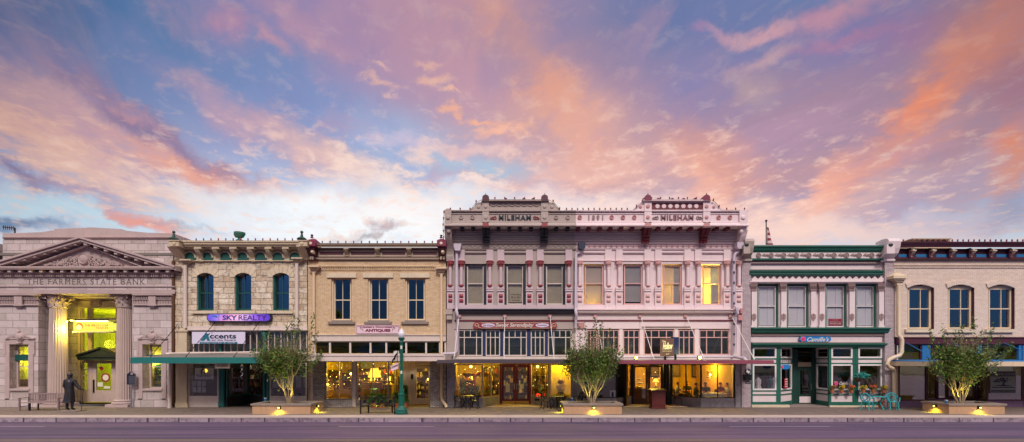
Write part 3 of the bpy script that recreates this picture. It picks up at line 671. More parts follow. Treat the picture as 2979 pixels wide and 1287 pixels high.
m=MB(); m.pb(219,311,933.2,936.2,ys-.29,ys-.21); m.build('light_tube',M['e_tube'],T)
ptext('THE WILLIAMSON',247,313,944.5,950,ys-.012,M['signred'],T,th=.01); ptext('MUSEUM',280,313,952.5,957,ys-.012,M['signred'],T,th=.01)
m=MB(); m.disc(230,951,11,ys-.02,.018,18); m.mi=1; m.disc(230,952,7,ys-.03,.009,8); m.build('emblem',[M['signred'],M['cream']],T)
T=thing('wall_flood_light','small lit flood light beside the left fluted column of the bank','lamp',(X(192,.9),.9,Z(935,.9)))
m=MB(); m.hexa([(X(184,.7),.65,Z(939,.7)),(X(200,.7),.65,Z(936,.7)),(X(202,.9),.95,Z(935,.9)),(X(186,.9),.95,Z(938,.9))],[(X(184,.7),.65,Z(934,.7)),(X(200,.7),.65,Z(931,.7)),(X(202,.9),.95,Z(930,.9)),(X(186,.9),.95,Z(933,.9))]); m.mi=1
m.box(X(185,.7),X(199,.7),.62,.648,Z(938.5,.7),Z(934,.7)); m.tube([(X(198,.9),.9,Z(932,.9)),(X(213,.9),1.1,Z(934,.9))],.025); m.build('lamp_head',[M['iron'],M['e_flood']],T)
lamp('flood_beam',(X(193,.4),.35,Z(938,.9)-.45),190,(1,.80,.07),.08,parent=T)
lamp('tube_beam',(X(270,.3),ys-.25,Z(934,ys)-.15),40,(1,.85,.15),.1,parent=T)
# aerial
T=thing('roof_aerial','dark television aerial on the left corner of the bank roof','aerial',(X(42,3),3,Z(680,.6)-.3))
m=MB(); A=lambda px,py:(X(px,3),3,Z(py,3)); m.tube([A(43.5,690),A(43.5,664)],.04,6); m.tube([A(8,661),A(44,664)],.035,6); m.build('mast',M['iron'],T)
m=MB()
for k in range(6): m.tube([A(10+k*6,656+k*.6),A(10+k*6,668+k*.6)],.02,5)
m.build('elements',M['iron'],T)
# ================================================================= LIMESTONE BUILDING
L=thing('limestone_building','rough limestone two-storey building with green arched windows and a teal street awning','building',(X(700),0,0))
m=MB(); ops=[(572.6,621.5,794.4,904),(682.7,731,794.4,904),(793,841,794.4,904),(546,893,961,1187)]
pwall(m,508,893,700,1186.5,0,.5,ops)
for a,b,c,d in ops[:3]: archfill(m,a,b,794.4,802,.0,.5)
m.build('wall',M['lime'],L)
sl=[]
for i,(a,b,c,d) in enumerate(ops[:3]):
    m=MB(); cx=(a+b)/2; hw=(b-a)/2; vs=[]
    n=5; A0=(cx-hw-13,806),(cx+hw+13,806)
    inn=[(-hw,803),(-hw*.62,797),(-hw*.2,794),(hw*.2,794),(hw*.62,797),(hw,803)]; out=[(-hw-13,787),(-hw*.62-8,778.5),(-hw*.25,775.5),(hw*.25,775.5),(hw*.62+8,778.5),(hw+13,787)]
    for k in range(5):
        e=.35; p=[(cx+inn[k][0]+e,inn[k][1]),(cx+inn[k+1][0]-e,inn[k+1][1]),(cx+out[k+1][0]-e,out[k+1][1]),(cx+out[k][0]+e,out[k][1])]
        m.pprism(p,-.04-(.02 if k==2 else 0),-.002)
    m.pprism([(cx-hw-14,806),(cx-hw,806),(cx-hw,803.5),(cx-hw-13.5,788)],-.038,-.002); m.pprism([(cx+hw+14,806),(cx+hw,806),(cx+hw,803.5),(cx+hw+13.5,788)],-.038,-.002)
    m.build('arch_stones',M['lime_plain'],L)
    fr=sash(L,a+5,b+7,794,904,.36,M['tealdark'],M['g_blue'],rail=853,fw=5,mull=1)
    q=MB(); q.pb(a-16,b+10,905,912.5,-.12,.3); q.build('sill',M['lime_plain'],fr)
    q=MB(); q.pb(a+.3,a+5,795,903.5,.1,.35); q.build('jamb',M['teal'],fr)
# cornice
m=MB(); x0,x1=X(512,-.6),X(888,-.6)
profile(m,x0,x1,[(701,.4),(701,-.72),(704,-.72),(708,-.66),(711,-.66),(716,-.55),(718,-.55),(718,.4)])
profile(m,X(515,-.2),X(885,-.2),[(718.2,0),(718.2,-.35),(722,-.3),(727,-.12),(727,0)])
m.build('cornice',M['stucco'],L)
m=MB(); m.pb(515,885,727,759,-.06,-.002); m.pb(515,885,757.5,760,-.12,-.061)
# arch surrounds
for cx in(552,602,655,706,758,808,859):
    cz=Z(757,-.08); r0,r1=S(15.5),S(19); pts=[]
    for i in range(13): t=PI*i/12; pts.append((X(cx,-.08)+r1*math.cos(t),cz+.12+r1*math.sin(t)*1.05))
    for i in range(12,-1,-1): t=PI*i/12; pts.append((X(cx,-.08)+r0*math.cos(t),cz+.12+r0*math.sin(t)*1.05))
    m.prism(pts,-.13,-.061)
m.build('frieze',M['stucco'],L)
for cx in(552,602,655,706,758,808,859):
    m=MB(); cz=Z(757,-.08); r=S(15.2); m.prism([(X(cx,-.08)-r,cz)]+[(X(cx,-.08)-r*math.cos(PI*i/10),cz+.13+r*math.sin(PI*i/10)*1.05) for i in range(11)]+[(X(cx,-.08)+r,cz)],-.1,-.0605)
    m.pb(cx-17,cx+17,751,757,-.125,-.101)
    for k in(-1,0,1): m.prism([(X(cx,-.1)+k*.08-.01,cz+.14),(X(cx,-.1)+k*.08+.01,cz+.14),(X(cx,-.1)+k*.16+.01,cz+.36-abs(k)*.06),(X(cx,-.1)+k*.16-.01,cz+.36-abs(k)*.06)],-.112,-.101)
    m.build('arch_vent',M['tealdark'],L)
for cx in(577,628,679,729.5,781,831):
    m=MB(); console(m,cx-6,cx+6,719,762,.5,-.065,.05); m.pb(cx-9,cx+8,719,724,-.58,-.1); m.build('corbel',M['stucco'],L)
for a,b in((491,526),(869,893)):
    m=MB(); w=(b-a); console(m,a+6 if a<600 else a,b,712,757,.75,.0,.12); m.pb(a,b-(6 if a<600 else 0),700,716,-.95,.2); m.pb(a-1.5,b-4 if a<600 else b+1,698.5,701,-1.0,.2)
    m.disc((a+b)/2-4,708,5,-1.0,.05,14)
    m.build('corner_bracket',M['stucco'],L)
    m=MB(); m.smooth=True; c=(a+b)/2-3; m.lathe(X(c,-.6),-.6,[(.26,Z(698.3,-.6)),(.27,Z(696,-.6)),(.2,Z(692.5,-.6)),(.09,Z(690,-.6)),(.06,Z(683,-.6)),(.05,Z(679,-.6)),(.09,Z(677,-.6)),(.07,Z(673,-.6)),(.01,Z(671.5,-.6))],14); m.build('finial',M['greend'],L)
for cx,ct,cb,bot in((539,754,772,955),(863.5,749,769,955)):
    m=MB()
    for k,(w,t,b) in enumerate(((17,0,4),(14,4,8),(11,8,12),(8,12,18))): m.pb(cx-w,cx+w*.9,ct+t,ct+b,-.16-.09*(3-k),-.003)
    m.build('capital',M['stucco'],L); m=MB(); m.smooth=True; m.lathe(X(cx,-.13),-.13,[(.1,Z(bot,-.13)),(.1,Z(ct+18.2,-.13))],14); m.build('colonette',M['fascia'],L)
m=MB(); m.pb(545,893,949,959,-.1,-.003); m.pb(545,893,959,961.5,-.16,-.003); m.build('lintel_band',M['fascia'],L)
m=MB(); m.pb(509,545.7,960,965,-.16,-.003); m.pb(511,543,965,1174,-.1,-.003); m.pb(509,545.5,1174,1187,-.14,-.003); m.build('pier',M['stucco'],L)
# transom zone
yt=.15
fr=MB(); xs=[546,641,651,767,779,893]
for a,b in((546,641),(651,767),(779,893)):
    fr.pb(a,b,961.7,966,yt-.04,yt+.04); fr.pb(a,b,1024,1030,yt-.04,yt+.04); n=6; 
    for k in range(n+1): q=a+(b-a-2.2)*k/n; fr.pb(q,q+2.2,966,1024,yt-.03,yt+.03)
f=fr.build('transom_window',M['fascia'],L); q_=MB(); q_.box(X(546),X(892),.75,.8,Z(1030),Z(961)); q_.build('transom_backing',M['transb'],L); g=MB(); g.pb(546,893,962,1029,yt+.035,yt+.039); g.build('glass',M['g_dim'],f)
for a,b in((641.2,650.8),(767.2,778.8)):
    m=MB(); m.smooth=True; c=(a+b)/2; m.lathe(X(c,.2),.05,[(.12,0.05),(.12,.3),(.085,.4),(.08,Z(1000)),(.1,Z(985)),(.13,Z(975)),(.13,Z(962.5))],12); m.build('iron_post',M['teal'],L)
# storefront
zb,zt=Z(1156),Z(1056)
def front(bld,pts,zb,zt,bm,fm,gm,z0=0.0,fw=.07,head=.12,mulls=(),bw=.12,gname='glass'):
    """panes of a shop window along plan points"""
    for i in range(len(pts)-1):
        (xa,ya),(xb,yb)=pts[i],pts[i+1]; d=Vector((xb-xa,yb-ya)); Ln=d.length; d.normalize()
        m=MB(); m.panel(xa,ya,xb,yb,z0,zb,bw); b=m.build('bulkhead',bm,bld)
        m=MB(); at=lambda t:(xa+d.x*t,ya+d.y*t)
        def bar(t0,t1,za,zc,o=.0,tt=.08): m.panel(*at(t0),*at(t1),za,zc,tt,o)
        bar(0,fw,zb+.002,zt); bar(Ln-fw,Ln,zb+.002,zt); bar(fw+.001,Ln-fw-.001,zb+.002,zb+fw); bar(fw+.001,Ln-fw-.001,zt-fw,zt)
        k=mulls[i] if i<len(mulls) else 0
        for j in range(k): t=Ln*(j+1)/(k+1); bar(t-fw*.35,t+fw*.35,zb+fw,zt-fw)
        w=m.build('shop_window',fm,bld); g=MB(); g.panel(*at(fw*.5),*at(Ln-fw*.5),zb+fw*.5,zt-fw*.5,.006,.035); g.build(gname,gm,w)
def door(bld,x0,x1,y,z1,fm,gm,z0=0.02,st=.13,kick=.35,name='door',glass=True,hside=1):
    m=MB(); m.box(x0,x0+st,y,y+.05,z0,z1); m.box(x1-st,x1,y,y+.05,z0,z1); m.box(x0+st+.001,x1-st-.001,y,y+.05,z1-st,z1); m.box(x0+st+.001,x1-st-.001,y,y+.05,z0,z0+kick)
    d=m.build(name,fm,bld); g=MB(); g.box(x0+st*.8,x1-st*.8,y+.02,y+.026,z0+kick-.02,z1-st+.02); g.build('glass',gm,d)
    hx=x1-st*.5 if hside>0 else x0+st*.5; h=MB(); h.tube([(hx,y,z0+.9),(hx,y-.06,z0+.9),(hx,y-.06,z0+1.25),(hx,y,z0+1.25)],.018,6); h.build('handle',M['steel'],d); return d
front(L,[(X(547),.02),(X(635),.02)],zb,zt,M['fascia'],M['fascia'],M['g_shop'])
m=MB(); m.smooth=True; m.lathe(X(645),.1,[(.13,0),(.13,.25),(.11,.3),(.1,Z(1062))],12); m.build('iron_post',M['teal'],L)
front(L,[(X(658),.1),(X(672),1.9)],zb,zt,M['darkw'],M['tealdark'],M['g_shop'])
door(L,X(668,1.95),X(712,1.95),1.95,2.35,M['khaki'],M['g_shop'])
m=MB(); m.box(X(668,1.95),X(712,1.95),1.95,2.02,2.37,2.9); m.box(X(712,1.95)+.01,X(722,1.95),1.9,2.0,0,2.9); m.build('door_frame',M['khaki'],L)
front(L,[(X(722,1.9),1.9),(X(775),.1)],zb,zt,M['darkw'],M['tealdark'],M['g_shop'])
m=MB(); m.smooth=True; m.lathe(X(779),.05,[(.13,0),(.13,.25),(.11,.3),(.1,Z(1062))],12); m.build('iron_post',M['teal'],L)
front(L,[(X(784),.02),(X(892),.02)],zb,zt,M['fascia'],M['fascia'],M['g_shop'],mulls=(1,))
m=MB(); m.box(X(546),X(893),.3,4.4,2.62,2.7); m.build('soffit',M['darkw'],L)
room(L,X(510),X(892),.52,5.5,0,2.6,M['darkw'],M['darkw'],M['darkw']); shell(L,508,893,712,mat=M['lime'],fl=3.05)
m=MB(); m.pb(800,895,1130,1165,.9,1.2); m.mi=1
for k in range(5): m.pb(795+k*22,810+k*22,1085+(k%2)*8,1128,1.0,1.1)
for k in range(6): m.pb(560+(k%3)*14,571+(k%3)*14,1108+(k//3)*18,1124+(k//3)*18,.07,.08)
m.build('shop_display',[M['dark'],M['poster']],L)
lamp('shop_light',(X(700,2),2.6,2.3),14,(1,.75,.4),.3,parent=L); lamp('shop_light',(X(840,2),1.6,2.3),6,(1,.75,.4),.3,parent=L)
# awning
ya=-2.85; m=MB(); xa,xb=X(384,ya),X(893)-.02; zf0,zf1=Z(1057.5,ya),Z(1041,ya); zk=Z(1030)
m.hexa([(xa,ya,zf1-.06),(xb,ya,zf1-.06),(xb,-.18,zk-.1),(xa,-.18,zk-.1)],[(xa,ya,zf1),(xb,ya,zf1),(xb,-.18,zk),(xa,-.18,zk)]); m.mi=1
m.box(xa-.01,xb,ya-.05,ya-.002,zf0,zf1+.02); m.box(xa-.05,xa-.003,ya-.05,-.2,zf0,zf1); m.mi=2
m.tube([(X(493),-.25,zk+.02),(X(747),-.22,zk+.09)],.055,8)
aw=m.build('awning',[M['roof'],M['tealbright'],M['fascia']],L)
for (wx,wy,tx) in((520,943,437),(629.5,936,536),(756,937,675.5),(850,937,788)):
    m=MB(); p0=Vector((X(wx),-.05,Z(wy))); xt=X(tx,ya+.35); p1=Vector((p0.x,ya+.3,zf1+.02))
    p1=Vector((X(tx,-2.6) if wx<600 else p0.x,-2.6,zf1+.03))
    for k in range(26):
        a=p0.lerp(p1,k/26); b=p0.lerp(p1,(k+.8)/26); m.tube([a,b],.03 if k%2 else .018,4)
    m.build('chain',M['iron'],aw)
m=MB(); m.smooth=True; yq=-.5; m.tube([(X(497),-.25,zk),(X(497,yq),yq,zk-.3),(X(493,yq),yq,.0)],.1,10); m.build('downspout',M['fascia'],L)
m=MB(); m.smooth=True; m.tube([(X(506),-.05,.1),(X(506),-.05,Z(760))],.09,8); m.build('downspout',M['wood'],L)
# urn
T=thing('roof_urn','weathered green metal urn on the limestone building roof','urn',(X(696,.5),.5,Z(702,.2)))
m=MB(); zz=lambda p:Z(p,.5); m.lathe(X(697,.5),.5,[(.2,zz(704)),(.2,zz(699)),(.12,zz(698)),(.1,zz(694)),(.2,zz(690)),(.3,zz(682)),(.31,zz(677)),(.27,zz(678)),(.2,zz(686))],16,0); m.build('bowl',M['greenurn'] if 'greenurn' in M else M['green'],T)
m=MB(); 
for s in(-1,1): m.tube([(X(697+s*10,.5),.5,zz(692)),(X(697+s*16,.5),.5,zz(683)),(X(697+s*15,.5),.5,zz(677))],.03,6)
m.build('handles',M['green'],T)
# signs
ys=-.25; T=thing('sky_realty_sign','long rounded purple SKY REALTY sign under the limestone building windows','sign',(X(695,ys),ys,Z(924,ys)))
def stadium(a,b,c,d,Y,n=10):
    x0,x1,z0,z1=X(a,Y),X(b,Y),Z(d,Y),Z(c,Y); r=(z1-z0)/2; P=[]
    for i in range(n+1): t=-PI/2+PI*i/n; P.append((x1-r+r*math.cos(t),z0+r+r*math.sin(t)))
    for i in range(n+1): t=PI/2+PI*i/n; P.append((x0+r+r*math.cos(t),z0+r+r*math.sin(t)))
    return P
m=MB(); m.prism(stadium(601,788,912.5,936.5,ys),ys,-.005); m.build('case',M['ink'],T); m=MB(); m.prism(stadium(603.5,785.5,915,934,ys),ys-.02,ys-.002); m.build('face',M['skysign'],T)
ptext('SKY',647,689,917.5,931.5,ys-.035,M['navysign'] if 'navysign' in M else M['signblue'],T,bold=.03); ptext('REALTY',694,775,917.5,931.5,ys-.035,M['ink'],T)
m=MB(); m.pb(636,637.2,917,932,ys-.03,ys-.021); m.pprism([(615,921),(622,917),(632,920),(633,926),(625,922)],ys-.03,ys-.021); m.build('logo',M['signblue'],T)
ys=-.35; T=thing('accents_banner','white Accents on the Square banner above the teal awning','banner',(X(636,ys),ys,Z(983,ys)))
m=MB(); m.pb(558.5,713,966,1000.5,ys,ys+.04); m.build('panel',M['bannerw'],T)
ptext('ccents',610,687,973,985.5,ys-.01,M['ink'],T,bold=.025,th=.008); ptext('on the Square',616,686,987,993.5,ys-.01,M['ink'],T,bold=.01,th=.008)
m=MB(); m.pb(581,690,995,1000,ys-.012,ys-.002); m.pprism([(583,992),(597,972),(600,968),(604,972),(611,992),(603,992),(600,985),(594,992)],ys-.012,ys-.002); m.pprism([(602,974),(612,968),(606,977)],ys-.012,ys-.002); m.build('logo',M['inkteal'],T)
ptext('CONSIGNED & NEW',586,684,996,999.2,ys-.016,M['bannerw'],T,th=.003,space=1.4)
yz=.0; T=thing('fairway_poster','white FAIRWAY sign board inside the limestone building shop window','sign',(X(594,yz),.12,Z(1088)))
m=MB(); m.pb(567,621,1071,1104,.08,.1); m.build('panel',M['paper'],T); ptext('FAIRWAY',571,615,1090,1098,.07,M['ink'],T,bold=.03,th=.006); ptext('Independent Mortgage',574,612,1100,1102,.07,M['ink'],T,th=.004)
m=MB(); m.tube([(X(584),.06,Z(1088)),(X(584),.06,Z(1078)),(X(589),.06,Z(1074)),(X(594),.06,Z(1077)),(X(594),.06,Z(1088))],.035,6); m.mi=1; m.disc(598,1079,5,.05,.02); m.build('logo',[M['green'],M['e_shade']],T)
ys=-2.6; T=thing('under_awning_sign','small cream sign hanging under the teal awning','sign',(X(645,ys),ys,Z(1064,ys)))
m=MB(); m.pb(625,668,1058,1072,ys,ys+.05); m.build('panel',M['rtrim'],T); m=MB(); 
for q in(630,663): m.tube([(X(q,ys),ys+.02,Z(1058,ys)),(X(q,ys),ys+.02,zf1-.05)],.012,5)
m.build('hanger',M['iron'],T); ptext('ACCENTS',632,661,1061,1068,ys-.008,M['ink'],T,th=.006)
T=thing('spiral_ornament','purple and silver spiral wind ornament hanging under the teal awning','ornament',(X(703,ys),ys,Z(1057,ys)))
m=MB(); m.tube([(X(703,ys)+.06*math.sin(k*.9)*(1 if k>3 else .2),ys+.06*math.cos(k*.9),Z(1056+k*2.2,ys)) for k in range(22)],[.03 if k<6 else .016 for k in range(22)],6); m.build('spiral',M['steel'],T)
# ================================================================= ANTIQUES BUILDING
A=thing('buff_brick_building','buff brick antiques building with three tall sash windows and a khaki cornice','building',(X(1096),0,0))
ops=[(964,1023,810,932),(1070,1130,810,932),(1178,1237,810,932),(912,1297,994,1187)]
m=MB(); pwall(m,896,1297,751,1186.5,0,.45,ops); m.build('wall',M['ybrick'],A)
for (a,b,c,d) in ops[:3]:
    m=MB(); m.pb(a-14,b+13,794.5,808,-.09,-.003); m.build('lintel',M['lime_plain'],A)
    fr=sash(A,a+8,b-1,811,932,.3,M['rtrim'],M['g_up'],rail=873.5,fw=3.6,mull=1); q=MB(); q.pb(a-11,b+9,936,943,-.13,-.003); q.pb(a,b,932,936,-.1,.26); q.build('sill',M['rim'],fr)
    q=MB(); q.pb(a+.3,a+6,811,932,.12,.29); q.pb(b-6,b-.3,811,932,.18,.29) if False else None; q.build('jamb',M['rtrim'],fr)
m=MB(); x0,x1=X(912,-.4),X(1278,-.4)
profile(m,x0,x1,[(709,.3),(709,-.52),(712,-.5),(716,-.42),(720,-.4),(720,.3)]); m.box(X(912,-.2),X(1278,-.2),-.1,.3,Z(751),Z(720,-.4)-.002)
profile(m,x0,x1,[(721,-.101),(721,-.2),(724,-.2),(724,-.101)]); profile(m,x0,x1,[(750,-.101),(750,-.16),(755,-.14),(755,-.101)]); m.build('cornice',M['khaki'],A)
m=MB()
for a,b in((930,999),(1021,1090),(1111.5,1179),(1201,1271)): m.pb(a,b,733,742,-.104,-.1005)
m.pb(915,1275,726,727.5,-.12,-.101); m.pb(915,1275,747,749.5,-.13,-.101); m.build('frieze_panels',M['maroon'],A)
for cx in(1006.5,1097,1189):
    m=MB(); m.smooth=False; console(m,cx-5,cx+5,722,747,.36,-.101,.05); m.pb(cx-7.5,cx+7.5,722,725,-.42,-.11); m.build('bracket',M['khaki'],A)
for a,b,f in((890,917,906),(1271,1297,1283)):
    m=MB(); m.pb(a,b,699,716,-.75,.1); m.hexa([(X(a,-.75),-.75,Z(699,-.75)),(X(b,-.75),-.75,Z(699,-.75)),(X(b,-.75),.1,Z(699,-.75)),(X(a,-.75),.1,Z(699,-.75))],[(X(f-4,-.75),-.45,Z(691,-.75)),(X(f+4,-.75),-.45,Z(691,-.75)),(X(f+4,-.75),-.2,Z(691,-.75)),(X(f-4,-.75),-.2,Z(691,-.75))])
    m.mi=1; console(m,a+4,b+2 if a<1000 else b-1,716.5,759,.6,0,.14); m.mi=2; c=(a+b)/2; m.disc(c-1,708,4.5,-.8,.05); m.disc(c+3,732,5,-.66,.3); m.pb(c-3,c+2,746,755,-.24,-.1); m.pb(c+4,c+9,746,755,-.24,-.1)
    m.build('corner_bracket',[M['maroonb'],M['maroon'],M['rtrim']],A)
    m=MB(); m.smooth=True; m.lathe(X(f,-.4),-.33,[(.1,Z(691,-.45)),(.06,Z(688,-.45)),(.06,Z(685,-.45)),(.09,Z(683,-.45)),(.01,Z(681 if a<1000 else 686,-.45)+.02)],10); m.build('finial',M['maroon'],A)
m=MB(); m.pb(912,1280,774,776,-.1,-.003); m.pb(912,1280,784,787,-.05,-.003)
x=914
while x<1278: m.pb(x,x+2.4,776,784,-.07,-.003); x+=5.2
m.build('dentil_course',M['ybrick'],A)
for cx,ct,cb,bot in((913,772,795,975),(1284,777,797,1150)):
    m=MB()
    for k,(w,t,b) in enumerate(((17,0,5),(14,5,9),(11,9,14),(8,14,21))): m.pb(cx-w,cx+w*.85,ct+t,ct+b,-.16-.09*(3-k),-.003)
    m.build('capital',M['cream'],A)
    m=MB(); m.smooth=True; pts=[(X(cx,-.13),-.13,Z(ct+20,-.13)),(X(cx,-.13),-.13,Z(bot,-.13))]
    if bot>1000: pts=[pts[0],(X(cx,-.13),-.13,.65),(X(cx+2,-.3),-.25,.4),(X(cx+14,-.4),-.5,.16),(X(cx+15,-.5),-.55,.03)]
    m.tube(pts,.085,12); m.build('downspout',M['cream'],A)
m=MB(); m.pb(906,1297,976,993,-.08,-.003); m.pb(906,1297,974,976,-.14,-.003); m.build('fascia_board',M['fascia'],A)
fr=MB(); 
for q in(912,957,1016,1075,1121,1179,1237,1277,1293): fr.pb(q,q+5,994,1030,.02,.12)
fr.pb(912,1297,1029,1034,.02,.12); fr.pb(912,1297,993.5,996,.02,.12); f=fr.build('transom_window',M['fascia'],A); g=MB(); g.pb(913,1296,994,1031,.1,.105); g.build('glass',M['g_shop'],f)
ya2=-2.8; m=MB(); xa,xb=X(897),X(1292,ya2); z0,z1=Z(1051,ya2),Z(1033,ya2)
m.hexa([(xa,ya2,z1-.08),(xb,ya2,z1-.08),(xb,-.02,Z(1034)-.08),(xa,-.02,Z(1034)-.08)],[(xa,ya2,z1),(xb,ya2,z1),(xb,-.02,Z(1034)),(xa,-.02,Z(1034))]); m.mi=1
m.box(xa,xb,ya2-.05,ya2-.002,z0,z1); m.box(xa,xb,ya2-.09,ya2-.052,z1-.06,z1+.03); m.box(xb+.002,xb+.05,ya2-.05,-.1,z0,z1); m.build('awning',[M['roof'],M['fascia']],A)
# ground floor
m=MB(); 
wallgrid(m,X(910),X(945),0,2.7,.02,.3,[]); wallgrid(m,X(1251),X(1297),0,2.7,.02,.3,[]); m.box(X(945)+.01,X(1024),.03,.2,0,Z(1163)); m.build('brick_pier',M['wbrick'],A)
m=MB(); m.pb(903,910,1062,1183,-.05,.3); m.pb(1025,1034.5,1052,1183,-.05,.12); m.build('white_post',M['fascia'],A)
front(A,[(X(946),.06),(X(1024),.06)],Z(1163)+.003,2.68,M['wbrick'],M['steel'],M['g_shop'],z0=Z(1163),fw=.05,mulls=(1,))
front(A,[(X(1035),.1),(X(1130,.9),.9),(X(1172,1.6),1.6)],.35,2.68,M['wbrick'],M['steel'],M['g_shop'],fw=.05,mulls=(1,1))
door(A,X(1206,1.65),X(1252,1.65),1.65,2.35,M['rtrim'],M['g_shop'],hside=-1); m=MB(); m.box(X(1190,1.6),X(1205,1.6),1.65,1.75,0,2.68); m.box(X(1206,1.6),X(1256,1.6),1.65,1.75,2.4,2.68); m.box(X(1172,1.6),X(1189,1.6),1.7,1.75,0,2.68); m.build('door_frame',M['rtrim'],A)
m=MB(); m.pb(1195,1202,1089,1103,1.55,1.64); m.build('mailbox',M['iron'],A)
m=MB(); m.box(X(1251)+.25,X(1251)+.3,.31,1.9,0,2.68); m.build('alcove_wall',M['wbrick'],A)
room(A,X(897),X(1296),.5,6.5,0,3.15,M['yel'],M['floorw'],M['yel']); shell(A,896,1297,722,mat=M['ybrick'],wy=.46,fl=3.6)
m=MB(); 
for k in range(14): 
    a=950+k*14; m.pb(a,a+3,1058+random.random()*6,1066+random.random()*5,.9,.95)
m.build('valance',M['cream'],A)
# things inside antiques
def cabinet(px0,px1,py0,Y,label,mt,name='sideboard'):
    T=thing(name,label,'cabinet',(X((px0+px1)/2,Y),Y,0)); x0,x1,z1=X(px0,Y),X(px1,Y),Z(py0,Y); m=MB(); m.box(x0,x1,Y,Y+.5,.12,z1-.04)
    for s in(x0,x1-.07):
        for t in(Y,Y+.43): m.box(s,s+.07,t,t+.07,0,.12)
    m.box(x0-.03,x1+.03,Y-.03,Y+.53,z1-.039,z1); m.build('body',M[mt],T); n=max(2,int((x1-x0)/.5)); m=MB()
    for k in range(n):
        a=x0+(x1-x0)*k/n+.03; b=x0+(x1-x0)*(k+1)/n-.03; m.box(a,b,Y-.02,Y-.002,z1-.22,z1-.06); m.box(a,b,Y-.02,Y-.002,.16,z1-.25)
    m.build('drawers',M['wood'],T); return T
def tlamp(px,py0,py1,Y,base,label,r=.22,pw=30):
    zt,zm=Z(py0,Y),Z(py1,Y); x=X(px,Y); T=thing('table_lamp',label,'lamp',(x,Y,base)); m=MB(); m.smooth=True
    m.lathe(x,Y,[(.1,base),(.1,base+.03),(.03,base+.06),(.07,base+.15),(.03,(zm+base)/2),(.02,zm+.05)],10); m.build('base',M['wood'],T)
    m=MB(); m.rings([[(x+q*math.cos(2*PI*k/16),Y+q*math.sin(2*PI*k/16),z) for k in range(16)] for q,z in((r,zm),(r*.55,zt))],cap=False); m.build('lamp_shade',M['e_shade'],T)
    lamp('lamp_glow',(x,Y-.05,zm-.1),pw,WARM,.08,parent=T); return T
tc=cabinet(1050,1108,1113,2.2,'dark wooden sideboard under the yellow table lamp in the antiques window','wood')
tlamp(1090,1072,1098,2.4,Z(1113,2.2),'glowing yellow shaded lamp on the antiques sideboard',.42,60)
cabinet(955,1020,1135,2.0,'low wooden chest on the left of the antiques window','wood','chest')
cabinet(1118,1140,1118,1.9,'narrow cloth covered cabinet in the antiques window','yel','side_cabinet')
def stool(px,py,Y,label,mt='turq'):
    x=X(px,Y); z=Z(py,Y); T=thing('stool',label,'stool',(x,Y,0)); m=MB(); m.smooth=True; m.lathe(x,Y,[(.2,z-.05),(.21,z),(.18,z+.02),(.001,z+.02)],14); m.build('seat',M[mt],T)
    for k in range(4):
        a=PI/4+k*PI/2; m=MB(); m.tube([(x+.15*math.cos(a),Y+.15*math.sin(a),z-.04),(x+.24*math.cos(a),Y+.24*math.sin(a),z*.4),(x+.2*math.cos(a),Y+.2*math.sin(a),.0)],.018,6); m.build('leg',M[mt],T)
stool(1088,1132,1.3,'turquoise metal stool in the antiques shop window')
for px,py,Y,lb in((1021,1088,1.5,'bright bare bulb lamp beside the white post of the antiques shop'),(952,1119,1.0,'bright bulb lamp low at the left of the antiques window'),(1246,1104,2.6,'glowing lamp seen through the antiques shop door')):
    T=thing('bulb_lamp',lb,'lamp',(X(px,Y),Y,Z(py,Y)+.1)); m=MB(); m.smooth=True; m.ball((X(px,Y),Y,Z(py,Y)),.07); m.build('bulb',M['e_warm'],T); m=MB(); m.tube([(X(px,Y),Y+.02,Z(py,Y)-.08),(X(px,Y),Y+.02,.0 if Y<2 else .8)],.015,5); m.build('stand',M['wood'],T)
    lamp('bulb_glow',(X(px,Y),Y-.12,Z(py,Y)),50,WARM,.06,parent=T)
lamp('ceiling_glow',(X(1090,2.2),2.2,2.9),420,WARM,.3,parent=A)
random.seed(11)
for k in range(9):
    px=955+k*21+random.uniform(-6,6); Y=2.9+random.random()*1.5; z=1.1+random.random()*1.1; T=thing('picture_frame','small framed picture hanging inside the antiques shop','picture',(X(px,Y),6.35,z),'pictures on the antiques shop wall'); x=X(px,Y)*1.15
    m=MB(); w,h=.25+random.random()*.3,.3+random.random()*.25; m.box(x-w,x+w,6.36,6.41,z-h,z+h); m.mi=1; m.box(x-w+.06,x+w-.06,6.345,6.358,z-h+.06,z+h-.06); m.build('frame',[M['wood'],M['poster']],T)
